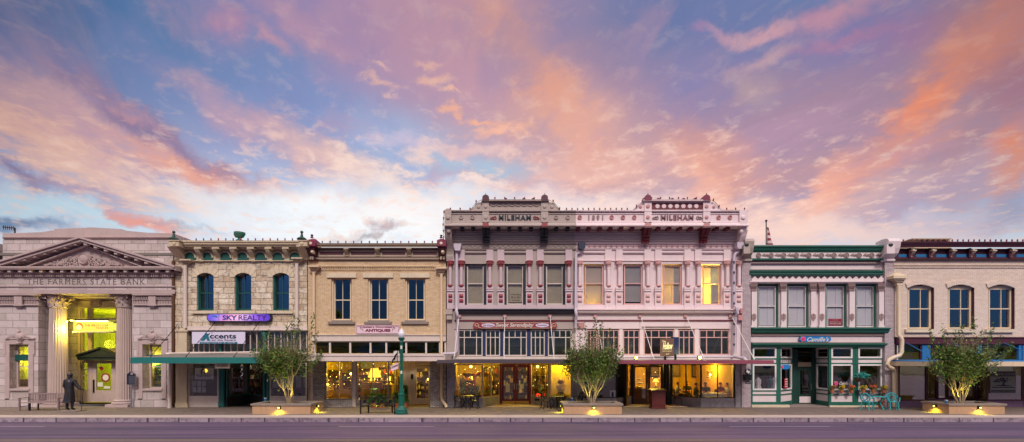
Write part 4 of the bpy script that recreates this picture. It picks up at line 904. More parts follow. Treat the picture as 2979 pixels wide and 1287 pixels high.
def potplant(x,Y,z0,r,h,label,pot='terra',n=180,leaf='leafg',ph=.22,flower=None,pr=.12,name='potted_plant',fr=.3):
    T=thing(name,label,'plant',(x,Y,z0)); m=MB(); m.smooth=True; m.lathe(x,Y,[(pr*.7,z0),(pr,z0+ph),(pr*1.08,z0+ph),(pr*1.08,z0+ph+.03),(pr*.9,z0+ph+.03),(pr*.85,z0+ph-.02),(.001,z0+ph-.02)],12); m.build('pot',M[pot],T)
    m=MB()
    for k in range(n):
        u=random.random(); a=random.random()*2*PI; rr=r*math.sqrt(random.random()); zc=z0+ph+h*u; c=Vector((x+rr*math.cos(a)*(1-.3*u),Y+rr*math.sin(a)*(1-.3*u),zc)); s=.05+.04*random.random()
        d=Vector((random.uniform(-1,1),random.uniform(-1,1),random.uniform(-1,1))).normalized(); e=d.orthogonal().normalized(); m.add([c-d*s,c+e*s*.5,c+d*s,c-e*s*.5],[(0,1,2,3)])
    m.build('foliage',M[leaf],T)
    if flower:
        m=MB()
        for k in range(9):
            a=random.random()*2*PI; rr=r*.85*math.sqrt(random.random()); c=Vector((x+rr*math.cos(a),Y-abs(rr*math.sin(a)),z0+ph+h*(.5+.55*random.random())))
            for j in range(7):
                b=2*PI*j/7; m.add([c,c+Vector((.055*math.cos(b-.3),-.01,.055*math.sin(b-.3))),c+Vector((.075*math.cos(b),-.015,.075*math.sin(b))),c+Vector((.055*math.cos(b+.3),-.01,.055*math.sin(b+.3)))],[(0,1,2,3)])
            m.mi=1; m.ball((c.x,c.y-.02,c.z),.022,4,6); m.mi=0
        m.build('flowers',[flower,M['wood']],T)
    return T
for px,Y,lb,r,h in((1090,-.45,'leafy green plant in a pot behind the black street bench',.45,.55),(1112,-.35,'bushy potted plant at the right end of the black street bench',.35,.5),(1153,-.6,'potted plant beside the green lamp post foot',.3,.6),(1178,-.5,'climbing plant in a pot right of the green lamp post',.22,1.0)): potplant(X(px,Y),Y,0,r,h,lb,n=320,ph=.28,pr=.2)
# signs
ys=-.13; T=thing('antiques_sign','pale pink Upstairs Downstairs ANTIQUES board under the sash windows','sign',(X(1098,ys),ys,Z(960,ys)))
m=MB(); m.pb(1035,1162,945.5,972.5,ys,-.005); m.build('board',M['signpink'],T)
m=MB()
for a,b,c,d in((1037,1160,947,947.8),(1037,1160,970.5,971.3),(1037,1037.8,947,971),(1159,1160,947,971),(1040,1048,950,951),(1048,1049,950,957),(1048,1055,957,958),(1055,1056,957,965),(1149,1157,950,951),(1148,1149,950,957),(1142,1149,957,958),(1141,1142,957,965)): m.pb(a,b,c,d,ys-.01,ys-.002)
m.build('border',M['inkm'],T); ptext('Upstairs Downstairs',1050,1147,948.5,955.5,ys-.014,M['inkm'],T,bold=.025,th=.008); ptext('ANTIQUES',1062,1136,957.5,967,ys-.014,M['inkm'],T,bold=.05,th=.008)
ys=-2.9; T=thing('cornerstone_hanging_sign','tilted cream hanging sign just left of the green lamp post','sign',(X(1148,ys),ys,Z(1068,ys)))
m=MB(); m.pprism([(1137,1065),(1158.5,1055),(1158.5,1073),(1137,1081)],ys,ys+.05); m.build('board',M['signpink'],T)
m=MB(); m.tube([(X(1155,ys),ys+.02,Z(1055,ys)),(X(1156,ys),ys+.02,Z(1021,ys))],.018,6); m.tube([(X(1141,ys),ys+.02,Z(1060,ys)),(X(1142,ys),ys+.02,Z(1048,ys)),(X(1155,ys),ys+.02,Z(1030,ys))],.03,6); m.tube([(X(1147,ys),ys+.02,Z(1046,ys)),(X(1150,ys),ys+.02,Z(1034,ys)),(X(1156,ys),ys+.02,Z(1028,ys))],.04,6); m.build('bracket',M['iron'],T)
m=MB(); m.pprism([(1145,1024),(1150,1021),(1160,1021),(1160,1040),(1145,1041)],ys+.06,ys+.1); m.build('plaque',M['paper'],T)
t_=ptext('Cornerstone',1139,1157,1062,1069,ys-.01,M['ink'],T,th=.006,shear=.2,bold=.02,rot=lambda p:Vector((p.x,p.y,p.z+(p.x-X(1148,ys))*.42)))
# ================================================================= MILEHAM BUILDING
K=thing('ornate_commercial_building','tall ornate pink and grey two-storey building with twin gabled parapets reading MILEHAM and 1891','building',(X(1725),0,0))
SEAM=1674
opL=[(1352,1415,768,887),(1467.5,1529.6,768,887),(1582,1645,768,887)]; opR=[(1698,1757,768,887),(1812,1870,768,887),(1927,1984,768,887),(2041,2099,768,887)]
tL=(1322,1668,958,1046); tR=(1700,2128,957,1046)
m=MB(); pwall(m,1300,SEAM,706,1186.5,0,.45,opL+[tL,(1322,1667,1058,1187)]); m.build('wall',M['mhl'],K)
m=MB(); pwall(m,SEAM,2155,706,1186.5,0,.45,opR+[tR,(1699,2139,1058,1187)]); m.build('wall',M['mhr'],K)
yc=-.9
for side,(a,b) in enumerate(((1293.5,SEAM+1),(SEAM+1,2174))):
    mm=M['mhl'] if side==0 else M['mhr']; ms=M['mhl_sid'] if side==0 else M['mhr_sid']; x0,x1=X(a,yc),X(b,yc)
    m=MB(); m.box(x0,x1,yc,-.45,Z(648,yc),Z(616,yc)); profile(m,x0,x1,[(612.5,-.4),(612.5,yc-.14),(614.5,yc-.14),(616,yc-.05),(618,yc-.03),(618,-.4)])
    profile(m,x0,x1,[(647,-.4),(647,yc-.12),(650,yc-.12),(654,yc-.18),(657,yc-.18),(660,yc-.1),(660,-.4)])
    m.box(x0,x1,yc-.04,yc-.002,Z(624,yc),Z(621,yc)); m.build('parapet_band',mm,K)
    m=MB(); P=[(-.88,Z(659.5,-.88)),(-.3,Z(659.5,-.88)-.02),(-.24,Z(672,-.24)),(-.2,Z(690,-.2)),(-.12,Z(706,-.12)),(.3,Z(706,-.12)),(.3,Z(640,0)),(-.88,Z(650,-.88))]; m.prism(P,x0,x1,'x')
    for k in range(6):
        u=k/5.5; y=-.26+.12*u; z=Z(674+30*u,y); m.box(x0,x1,y-.06,y+.05,z-.025,z+.02)
    m.build('cove',ms,K)
    m=MB(); xa,xb=X(a if side else 1302,-.1),X(b if not side else 2150,-.1)
    profile(m,xa,xb,[(706,-.002),(706,-.16),(710,-.13),(710,-.002)]); profile(m,xa,xb,[(724,-.002),(724,-.1),(727,-.07),(727,-.002)]); m.box(xa,xb,-.06,-.003,Z(724),Z(710)-.001); m.build('string_course',mm,K)
    m=MB(); rng=[1358+16.15*i for i in range(20)] if side==0 else [1714+16.15*i for i in range(27)]
    for px in rng:
        if side==1 and px>2128: continue
        m.disc(px,717,3.6,-.1,.04,10)
    xs0=rng[0]-4; m.pb(xs0,min(rng[-1]+4,2132),716.4,717.6,-.075,-.061); m.build('rondel_strip',M['mhl'] if side==0 else M['rose'],K)
# stepped gables
def gable(p1,p2,mm,red):
    a,b=p1; c,d=p2
    m=MB(); m.pb(a,b,583,661,yc-.12,-.42); m.pb(c,d,583,661,yc-.12,-.42); m.pb(b+.1,c-.1,583,612,yc-.02,-.45); m.pb(a-3,d+3,581,584,yc-.24,-.4)
    # scroll wings
    for s,e in((-1,a),(1,d)):
        pts=[(e,612.3),(e,589),(e+s*5,588),(e+s*16,591),(e+s*20,594),(e+s*22,600),(e+s*27,604),(e+s*33,608),(e+s*35,612.3)]; m.pprism(pts,yc-.03,-.5)
    m.build('gable',mm,K)
    m=MB()
    for e in((a+b)/2,(c+d)/2): m.pprism([(e-10,582.5),(e-9.5,572),(e-6,568),(e,566),(e+6,568),(e+9.5,572),(e+10,582.5)],yc-.26,-.5); m.pb(e-.7,e+.7,562,566,yc-.1,yc)
    w=(c-b)
    for u in(.13,.4,.62,.84) if red else (.32,.67,.85): m.half(b+w*u,581,5,yc-.16,-.6,8)
    m.build('crest_domes',M['maroonb'] if red else M['maroon'],K)
    m=MB()
    for e in((a+b)/2,(c+d)/2):
        for py in(600,632): m.disc(e,py,5.5,yc-.17,.05,14)
    for s,e in((-1,a-11),(1,d+11)): m.disc(e,601.5,4.5,yc-.09,.06,12)
    m.build('rosettes',M['rose'] if red else mm,K)
    m=MB()
    for e in((a+b)/2,(c+d)/2): m.pprism([(e-9,659),(e-9,653),(e-6,649.5),(e,647),(e+6,649.5),(e+9,653),(e+9,659)],yc-.22,yc-.121)
    m.build('pendant_leaf',M['red'] if not red else M['rose'],K)
    if red:
        m=MB(); m.pb(b+.5,c-.5,591.5,609,yc-.05,yc-.021); m.build('pierced_panel',M['dred'],K); m=MB()
        for i in range(7): m.disc(b+17+i*18.85,600,6.3,yc-.075,.024,18)
        m.build('panel_discs',mm,K)
    else:
        m=MB(); n=8
        for i in range(n):
            x=b+4+(w-8)*(i+.5)/n; r=(w-8)/n/2
            m.tube([(X(x+r*math.cos(t),yc-.05),yc-.05,Z(592+r*.9*math.sin(t),yc-.05)) for t in [PI*k/8 for k in range(9)]],.025,5)
        m.pb(b+2,c-2,590,591.5,yc-.07,yc-.021); m.build('scallop_panel',mm,K)
gable((1403,1422.5),(1574,1595),M['mhl'],False); gable((1875,1896),(2046,2067),M['mhr'],True)
m=MB(); 
for px in(1341,1374,1618,1652): m.disc(px,632,6.3,yc-.08,.077,18,hole=True)
m.build('rosettes',M['mhl'],K); m=MB()
for px in(1687,1780,1813,1846,2092,2125): m.disc(px,632,6.3,yc-.08,.077,18,hole=True)
m.build('rosettes',M['rose'],K)
ptext('MILEHAM',1451,1545,626,640,yc-.06,M['black'],K,bold=.035,th=.055,space=1.2); ptext('MILEHAM',1923,2018,626,640,yc-.06,M['rose_d'] if 'rose_d' in M else M['taupe'],K,bold=.035,th=.055,space=1.2)
ptext('1891',1712,1755,626,640,yc-.06,M['taupe'],K,bold=.04,th=.055,space=1.6)
for (c,s,mt) in((1440,-1,'red'),(1556,1,'red'),(1912,-1,'taupe'),(2030,1,'taupe')):
    m=MB()
    for k,(dx,r) in enumerate(((0,4),(6,3.4),(11,2))): m.tube([(X(c+s*dx+r*math.cos(t),yc-.03),yc-.03,Z(634-k*-.8+r*math.sin(t),yc-.03)) for t in [q*.8 for q in range(8)]],.03,5)
    m.build('scroll_ornament',M[mt],K)
# end piers of the cornice
for a,b,mm in((1293,1313,M['mhl']),(2152,2175,M['mhr'])):
    m=MB(); m.pb(a,b,611,655,yc-.15,-.3); m.half((a+b)/2,611,8,yc-.1,-.5,8,4)
    left=a<1400; console(m,a+(2 if left else -2),b+(2 if left else -8),655.5,757,.85,-.0,.1); m.disc((a+b)/2,632,6,yc-.22,.06,14); m.disc((a+b)/2+(2 if left else -5),672,6,-.9,.2,12); m.build('corner_pier',mm,K)
# modillions
for px in(1344,1376,1450,1482,1513,1545,1619,1652,1682.5,1714,1746,1777,1808,1840,1916.6,1948,1979.5,2010.6,2087,2119):
    m=MB(); zq=Z(659.5,-.88)-.02; m.box(X(px-5.5,-.85),X(px+5.5,-.85),-.84,-.4,zq-.13,zq-.004); m.build('modillion',M['black'] if px<SEAM else M['dred'],K)
for a,b,mt in((1403.6,1424,'black'),(1573,1594,'black'),(1871,1892,'dred'),(2040,2061,'dred')):
    m=MB()
    for (p,q) in((a,a+9),(a+11,b)):
        console(m,p,q,661.5,707,.62,-.2,.16)
    m.pb(a-1,b+1,662,665,-.84,-.3); m.pb(a-.5,b+.5,684,686,-.62,-.3); m.pb(a-.5,b+.5,695,697,-.46,-.2); m.build('cornice_bracket',M[mt],K)
# colonettes
def colonette(px,side):
    mm=M['mhl2'] if side==0 else M['mhr']; rd=M['red'] if side==0 else M['pinkw']
    m=MB(); m.pb(px-10,px+10,727,757,-.1,-.003); m.pb(px-11,px+11,757,760,-.22,-.003); m.pb(px-10,px+10,836,848,-.2,-.003); m.pb(px-11,px+11,839,841,-.23,-.201); m.pb(px-10,px+10,848,899,-.17,-.003); m.pb(px-11,px+11,845,847.5,-.23,-.201)
    m.half(px,836,10,-.2,-.003,8,4); m.smooth=True; m.lathe(X(px,-.15),-.15,[(.1,Z(832,-.1)),(.1,Z(778,-.1))],12)
    c=m.build('colonette',mm,K)
    m=MB(); m.smooth=True; m.lathe(X(px,-.15),-.15,[(.105,Z(778,-.1)),(.12,Z(775,-.1)),(.14,Z(768,-.1)),(.2,Z(762,-.1)),(.2,Z(760.2,-.1))],12); m.smooth=False
    for k in range(5): m.pb(px-8+k*3.6,px-6+k*3.6,763,768,-.33,-.25)
    m.build('capital',rd,c)
    m=MB(); m.smooth=True; m.lathe(X(px,-.15),-.15,[(.13,Z(835,-.1)),(.15,Z(832,-.1)),(.12,Z(829,-.1))],12); m.smooth=False
    for z in(856,870): m.pb(px-5.8,px+5.8,z,z+10.5,-.195,-.172); m.disc(px,z+5.2,3,-.22,.024,8)
    m.build('red_accents' if side==0 else 'accents',rd,c)
M['mhl2']=paint('mileham_lilac_paint','#cbb6bc',0.62,0.2)
for px in(1310,1342,1425,1457,1540,1572,1655): colonette(px,0)
for px in(1687,1770.5,1802,1884.6,1916,2001,2032,2116,2150): colonette(px,1)
m=MB()
for a,b in((1354,1413),(1469,1528),(1584,1643)): m.pb(a-4,b+3,733,735.5,-.12,-.003); m.pb(a-3,b+2,735.5,738,-.08,-.003)
m.build('frieze_panels',M['mhl'],K); m=MB()
for a,b in((1699,1757),(1814,1872),(1928,1987),(2043,2103)): m.pb(a-2,b+3,733,735.5,-.12,-.003); m.pb(a-1,b+2,735.5,738,-.08,-.003)
m.pb(1676,2155,757,760,-.06,-.003); m.build('frieze_panels',M['mhr'],K)
# windows
random.seed(5)
def slats(m,a,b,c,d,Y,n,tilt=0.0):
    for i in range(n):
        t=c+(d-c)*(i+.15)/n; u=c+(d-c)*(i+.8)/n; m.pb(a,b,t,u,Y,Y+.012)
for i,(a,b,c,d) in enumerate(opL):
    m=MB(); m.pb(a+.3,a+6,c+.5,d-.3,.08,.3); m.pb(b-8,b-.3,c+.5,d-.3,.08,.3); m.pb(a+6,b-8,c+.5,c+4,.08,.3); m.build('window_casing',M['black'],K)
    fr=sash(K,a+6.5,b-7.5,c+4,d-.3,.2,M['fascia'],M['g_blind'],rail=825.5,fw=3.2,rw=2.5); m=MB(); m.pb(a+8,b-8,c+6,d-3,.32,.33); m.build('window_film',M['film'] if 'film' in M else M['khaki'],fr)
    if i==1:
        m=MB(); m.pb(1483,1519,838,880,.225,.235); m.build('poster',M['poster2'] if 'poster2' in M else M['khaki'],fr)
        for r,tx in enumerate(('ICE CREAM','We have','Blue Bell','Ice Cream')): 
            if r: ptext(tx,1486+r,1516-r,846+r*8,852+r*8,.215,M['wood'],fr,th=.004)
for i,(a,b,c,d) in enumerate(opR):
    fr=sash(K,a+3,b-2,c+4,d-.3,.18,M['pinkw'],M['g_blind'],rail=825.5,fw=3.5,rw=2.5,mull=0); m=MB(); slats(m,a+5,b-4,c+7,d-(6 if i!=1 else 8),.26,34); m.build('blind',M['blind'],fr)
    if i in(2,3): m=MB(); m.pb((a+b)/2-.6,(a+b)/2+.6,827,884,.15,.19); m.build('glazing_bar',M['pinkw'],fr)
    if i in(0,2,3): lamp('office_light',(X((a+b)/2+3,1.2),1.2,Z(868 if i==0 else 840,1)),(50,45,480)[(0,2,3).index(i)],(1,.78,.12),.1,parent=K)
    if i!=1:
        m=MB(); m.box(X(a-8),X(b+8),1.9,1.95,Z(900),Z(760)); m.build('room_partition',M['yel'],K)
# middle cornice
def midc(a,b,mt):
    m=MB(); profile(m,X(a,-.2),X(b,-.2),[(899,-.002),(899,-.34),(902,-.34),(906,-.24),(909,-.24),(913,-.12),(913,-.002)]); m.build('middle_cornice',mt,K)
midc(1326,SEAM-1,M['black']); midc(SEAM,2149,M['mhr'])
m=MB(); m.pb(1304,1673,888,898.8,-.13,-.003); m.build('sill_band',M['mhl2'],K); m=MB(); m.pb(1676,2155,888,898.8,-.13,-.003); m.build('sill_band',M['mhr'],K)
m=MB(); m.pb(1322,2135,931,934.5,-.06,-.003); m.build('red_moulding',M['dred'],K)
m=MB()
for px in(1336.6,1468.6,1600,1731.7,1862.7,1995,2126): m.pb(px-5,px+5,916,924,-.1,-.003)
m.build('rod_plates',M['rose'],K)
for a,b,c,d in((1297,1316,900,915),(1299,1315,918,930),(2148,2166,899,913),(2142,2163,918,933)):
    m=MB(); m.pb(a,b,c,d,-.24,-.003) if a<2000 else m.box(X(a),X(2155),-.26,-.003,Z(d),Z(c)); m.build('rusticated_block',M['mhl'] if a<1500 else M['rose'],K)
m=MB(); m.pb(1679,1700,939,956,-.09,-.003); m.build('terracotta_block',M['rose'],K)
# transom windows
def transom(a,b,side,kind):
    mt=M['fascia'] if side==0 else M['pinkw']; m=MB(); y0,y1=.08,.14; c,d=960,1036 if side==0 else 1033
    m.pb(a,a+3,c,d,y0,y1); m.pb(b-3,b,c,d,y0,y1); m.pb(a+3,b-3,c,c+3,y0,y1); m.pb(a+3,b-3,d-3,d,y0,y1); m.pb(a+3,b-3,981,983.5,y0,y1); w=b-a
    if kind=='w':
        for u in(.25,.75): m.pb(a+w*u-1.2,a+w*u+1.2,c+3,d-3,y0-.005,y1-.01)
        m.pb(a+w*.5-1.2,a+w*.5+1.2,c+3,981,y0-.005,y1-.01)
    else:
        for u in(.33,.66): m.pb(a+w*u-1.2,a+w*u+1.2,c+3,d-3,y0-.005,y1-.01)
    f=m.build('transom_window',mt,K); g=MB(); g.pb(a+1,b-1,c+1,d-1,.115,.12); g.build('glass',M['g_dim'],f)
for a,b,k in((1333,1404,'w'),(1413,1455,'n'),(1464,1533,'w'),(1544,1585,'n'),(1594,1663,'w')): transom(a,b,0,k)
for a,b,k in((1708,1738,'n'),(1740,1801,'w'),(1812.6,1861,'n'),(1873,1961,'w'),(1973.7,2021,'n'),(2034,2121.5,'w')): transom(a,b,1,k)
m=MB()
for a,b in((1404.5,1412.5),(1455.5,1463.5),(1533.5,1543.5),(1585.5,1593.5)): m.pb(a,b,959,1037,.03,.16)
m.build('navy_mullion',M['navy'],K); m=MB(); m.pb(1322.5,1332.5,959,1037,.05,.16); m.pb(1663.5,1667.5,959,1037,.05,.16); m.pb(1323,1667,1037.5,1045.5,-.04,.16); m.build('transom_sill',M['fascia'],K)
m=MB()
for a,b in((1700.5,1707.5),(1801.5,1812),(1861.5,1872.5),(1961.5,1973),(2021.5,2033.5),(2122,2127.5)): m.pb(a,b,958,1033,.03,.16)
m.pb(1701,2127,1033.5,1045.5,.02,.16); m.build('transom_frame',M['mhr'],K)
m=MB(); m.pb(1868,2010,950,952.5,-.05,-.003); m.build('sign_rail',M['taupe'],K)
m=MB(); m.box(X(1322),X(1668),.8,.85,Z(1045),Z(957)); m.box(X(1701),X(2127),.8,.85,Z(1045),Z(957)); m.build('transom_backing',M['transb'] if 'transb' in M else M['darkw'],K)
# awnings
def awn(a,b,yf,mt,pz0,pz1,name='awning'):
    m=MB(); x0,x1=a,b; z0,z1=Z(pz1,yf),Z(pz0,yf); m.hexa([(x0,yf,z1-.06),(x1,yf,z1-.06),(x1,-.01,Z(1047)-.06),(x0,-.01,Z(1047)-.06)],[(x0,yf,z1),(x1,yf,z1),(x1,-.01,Z(1047)),(x0,-.01,Z(1047))]); m.mi=1
    m.box(x0,x1,yf-.04,yf-.002,z0,z1+.01); m.box(x1+.002,x1+.04,yf-.04,-.1,z0,z1); m.mi=2; m.box(x0+.05,x1-.05,yf+.05,-.02,z1-.12,z1-.065); return m.build(name,[M['roof'],mt,M['white']],K)
yw=-2.9; seam=X(1668)
awL=awn(X(1272,yw),seam,yw,M['greyfas'] if 'greyfas' in M else M['black'],1048,1057); awR=awn(seam+.01,X(2248,yw),yw,M['rosefas'] if 'rosefas' in M else M['red'],1049,1059)
m=MB(); zz=Z(1048,yw)
for px,tx,py in((1336.6,1319.5,1043),(1468.6,1465,1041),(1600,1605,1046)):
    m.tube([(X(px),-.1,Z(920)),(X(px),-2.65,zz+.05)],.018,6)
m.build('tie_rod',M['white'],awL); m=MB()
for px in(1731.7,1862.7,1995,2126): m.tube([(X(px),-.1,Z(921)),(X(px),-2.65,zz+.05)],.018,6); m.ball((X(px),-2.65,zz+.06),.05,4,6)
m.build('tie_rod',M['white'],awR)
m=MB(); m.tube([(X(1700),-.3,Z(1040)),(X(2127),-.3,Z(1038))],.06,8); m.tube([(X(2127),-.3,Z(1038)),(X(2160,-1),-1.2,Z(1043,-1)),(X(2170,-1.5),-1.6,Z(1052,-1.6))],.09,8); m.build('gutter_pipe',M['pale_pipe'],awR)
for px in(1851,2036):
    yy=-1.6; T=thing('awning_flood_light','lit yellow flood light lying on the awning %s of the restaurant sign'%('left' if px<1900 else 'right'),'lamp',(X(px,yy),yy,zz+.02))
    m=MB(); m.box(X(px-5,yy),X(px+5,yy),yy,yy+.15,zz+.02,zz+.22); m.mi=1; m.box(X(px-3.5,yy),X(px+3.5,yy),yy-.012,yy-.002,zz+.06,zz+.19); m.build('lamp_head',[M['iron'],M['e_flood']],T); lamp('flood_glow',(X(px,yy),yy-.3,zz+.35),22,(1,.95,.3),.05,parent=T)
# downspouts
m=MB(); m.smooth=True; q=lambda px,py,Y=-.25:(X(px,Y),Y,Z(py,Y))
m.tube([q(1329,726),q(1328,895),q(1328,905,-.45),q(1331,918,-.45),q(1332,928,-.25),q(1331,1020),q(1324,1029),q(1288,1030)],.085,10); m.smooth=False; m.pprism([(1319,709),(1342,709),(1338,729),(1323,729)],-.5,-.17); m.build('downspout',M['pale_pipe'],K)
m=MB(); m.smooth=True; m.tube([q(1693,722),q(1692,732),q(1686,736),q(1676,740),q(1675,895),q(1675,905,-.45),q(1677,918,-.45),q(1675,930),q(1675,955)],.085,10); m.smooth=False; m.mi=1; m.pprism([(1684,705),(1703,705),(1703,720),(1697,726),(1690,726),(1684,720)],-.5,-.17); m.build('downspout',[M['pale_pipe'],M['ink']],K)
m=MB(); m.smooth=True; q=lambda px,py,Y=-.3:(X(px,Y),Y,Z(py,Y)); m.tube([q(2152,722),q(2150,732),q(2140,738),q(2136,746),q(2135,880),q(2136,890),q(2144,896,-.5),q(2146,912,-.5),q(2140,922),q(2138,1030)],.085,10); m.smooth=False; m.pprism([(2145,705),(2166,705),(2166,719),(2158,724),(2150,724),(2145,719)],-.55,-.17)
m.mi=1; random.seed(4)
for k in range(9): m.pb(2133.5,2138,760+k*30,766+k*30,-.41,-.385)
m.build('downspout',[M['pale_pipe'],M['ink']],K)
# ground floor
zt=Z(1060); zb=Z(1159)
m=MB(); m.box(X(1300),X(1323),-.03,.3,0,2.72); m.box(X(1664),X(1700),-.03,.3,0,2.72); m.build('marble_pier',M['marble'],K); m=MB(); m.box(X(2139),X(2155),-.03,.3,0,2.72); m.build('marble_pier',M['marble'],K)
front(K,[(X(1323),.05),(X(1404),.05),(X(1455,1.7),1.7)],zb,zt,M['marble'],M['steelw'] if 'steelw' in M else M['khaki'],M['g_shop'],mulls=(0,1),fw=.06)
front(K,[(X(1543,1.7),1.7),(X(1596),.05),(X(1664),.05)],zb,zt,M['marble'],M['khaki'],M['g_shop'],mulls=(0,0),fw=.06)
xl,xr=X(1458,1.7),X(1541,1.7); xm=(xl+xr)/2
for i,(a,b) in enumerate(((xl+.03,xm-.01),(xm+.01,xr-.03))):
    d=door(K,a,b,1.72,2.42,M['dredd'] if 'dredd' in M else M['dred'],M['g_shop'],hside=1 if i==0 else -1,kick=.34); h=MB(); h.box(a+.02,b-.02,1.7,1.718,.03,.2); h.build('kick_plate',M['brass'] if 'brass' in M else M['cream'],d)
    h=MB(); w=b-a; h.box(a+.25,a+.5,1.732,1.738,.75+.2*i,1.25); h.mi=1; h.box(a+.5,a+.7,1.732,1.738,1.35,1.6); h.build('notices',[M['paper'],M['rtrim']],d)
m=MB(); m.box(xl-.1,xl+.02,1.65,1.8,0,zt); m.box(xr-.02,xr+.1,1.65,1.8,0,zt); m.box(xl+.03,xr-.03,1.65,1.8,2.44,zt); m.build('door_frame',M['dred'],K)
m=MB(); m.prism([(X(1413),-.02),(X(1588),-.02),(xr+.1,1.7),(xl-.1,1.7)],.002,.03,'z'); m.build('tiled_threshold',M['cream'],K)
ptext('710',1468,1488,1156,1163,1.69,M['cream'],K,th=.004)
# right shop
front(K,[(X(1700),.05),(X(1795),.05),(X(1838,1.7),1.7)],zb,zt,M['marble'],M['iron'],M['g_shop'],mulls=(0,1),fw=.06)
front(K,[(X(1953,1.7),1.7),(X(2040),.05),(X(2139),.05)],zb,zt,M['marble'],M['iron'],M['g_shop'],mulls=(1,1),fw=.06)
xl,xr=X(1841,1.7),X(1930,1.7); xm=(xl+xr)/2
for i,(a,b) in enumerate(((xl+.02,xm-.01),(xm+.01,xr-.02))): door(K,a,b,1.72,2.42,M['wood'],M['g_shop'],hside=1 if i==0 else -1)
m=MB(); m.box(xl-.06,xl+.01,1.65,1.8,0,zt); m.box(xr-.01,X(1953,1.7),1.65,1.8,0,zt); m.box(xl+.02,xr-.02,1.65,1.8,2.44,zt); m.build('door_frame',M['iron'],K)
m=MB(); m.smooth=True; m.lathe(X(1943,1.2),1.2,[(.11,0),(.11,2.6)],12); m.build('iron_post',M['iron'],K)
m=MB(); m.prism([(X(1812),-.02),(X(2000),-.02),(X(1953,1.7),1.7),(X(1838,1.7),1.7)],.002,.03,'z'); m.build('tiled_threshold',M['cream'],K)
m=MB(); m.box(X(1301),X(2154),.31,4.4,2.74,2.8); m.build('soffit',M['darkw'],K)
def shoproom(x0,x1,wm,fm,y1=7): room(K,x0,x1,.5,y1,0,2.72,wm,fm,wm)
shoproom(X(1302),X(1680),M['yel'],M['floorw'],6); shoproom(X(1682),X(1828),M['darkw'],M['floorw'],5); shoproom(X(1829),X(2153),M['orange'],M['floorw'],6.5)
shell(K,1300,2155,655,mat=M['mhr'],fl=3.3)
lamp('shop_glow',(X(1380,2),2.6,2.4),260,WARM,.15,parent=K); lamp('shop_glow',(X(1632,1.2),1.25,2.45),200,(1,.85,.10),.15,parent=K); lamp('shop_glow',(X(1500,4),4.5,2.4),110,WARM,.2,parent=K)
lamp('dining_glow',(X(2060,3),3.2,2.4),300,ORG,.25,parent=K); lamp('dining_glow',(X(1900,3.5),4,2.4),260,ORG,.25,parent=K); lamp('dark_shop_glow',(X(1750,2),2.5,2.3),8,(1,.7,.5),.2,parent=K)
for px,Y,lb in((1370,.7,'bright spot bulb high in the left window of the sweet shop'),(1564,1.2,'bright spot bulb high beside the red shop doors')):
    T=thing('spot_bulb',lb,'lamp',(X(px,Y),Y,Z(1067,Y))); m=MB(); m.smooth=True; m.ball((X(px,Y),Y,Z(1067,Y)),.075); m.build('bulb',M['e_warm'],T); m=MB(); m.tube([(X(px,Y),Y+.03,Z(1067,Y)+.05),(X(px,Y),Y+.05,2.66)],.02,5); m.build('stem',M['iron'],T); lamp('bulb_glow',(X(px,Y),Y+.15,Z(1067,Y)-.1),28,(1,.8,.15),.05,parent=T)
# sweet shop display
T=thing('wicker_chair','dark wicker armchair at the left of the sweet shop window','chair',(X(1358,1.2),1.2,0)); x=X(1358,1.2); m=MB(); m.box(x-.3,x+.3,.95,1.5,.38,.46); m.build('seat',M['wood'],T)
m=MB(); m.smooth=True; m.tube([(x-.33,1.5,.45),(x-.36,1.55,1.0),(x-.2,1.6,1.25),(x,1.6,1.3),(x+.2,1.6,1.25),(x+.36,1.55,1.0),(x+.33,1.5,.45)],.05,8); m.box(x-.3,x+.3,1.53,1.57,.47,1.2); m.build('backrest',M['wood'],T)
for sx in(-.27,.27):
    for sy in(1.0,1.45): m=MB(); m.tube([(x+sx,sy,.38),(x+sx*1.1,sy,0)],.03,6); m.build('leg',M['wood'],T)
T=thing('arched_display_frame','red arched frame standing in the sweet shop window','display',(X(1402,1.8),1.8,0)); m=MB(); m.smooth=True; c=X(1402,1.8); m.tube([(c-.48,1.8,0),(c-.48,1.8,1.5)]+[(c-.48*math.cos(t),1.8,1.5+.5*math.sin(t)) for t in[PI*k/10 for k in range(1,10)]]+[(c+.48,1.8,1.5),(c+.48,1.8,0)],.05,8); m.build('arch',M['red'],T); m=MB(); m.box(c-.4,c+.4,1.82,1.85,.6,1.7); m.build('backing',M['yel'],T)
for px,Y,z0,r,h,lb,fl in((1380,1.0,.5,.35,.5,'golden flower arrangement in the sweet shop window','orangefl'),(1345,.9,.5,.2,.9,'tall dried flower arrangement by the left edge of the sweet shop window','orangefl'),(1570,1.4,.4,.22,.8,'green and orange plant beside the red shop doors','orangefl'),(1424,1.6,.5,.25,.3,'low mixed flower basket near the red doors','orangefl')): potplant(X(px,Y),Y,z0,r,h,lb,n=220,flower=M.get(fl))
for px,lb in((1372,'low display table left in the sweet shop window'),(1628,'low display table under the ice cream cone figure')):
    Y=.9; T=thing('display_table',lb,'table',(X(px,Y),Y,0)); m=MB(); x=X(px,Y); m.box(x-.6,x+.6,Y-.2,Y+.3,.44,.49); m.build('table_top',M['wood'],T)
    for sx in(-.55,.55):
        for sy in(-.15,.25): m=MB(); m.box(x+sx-.03,x+sx+.03,Y+sy-.03,Y+sy+.03,0,.44); m.build('leg',M['wood'],T)
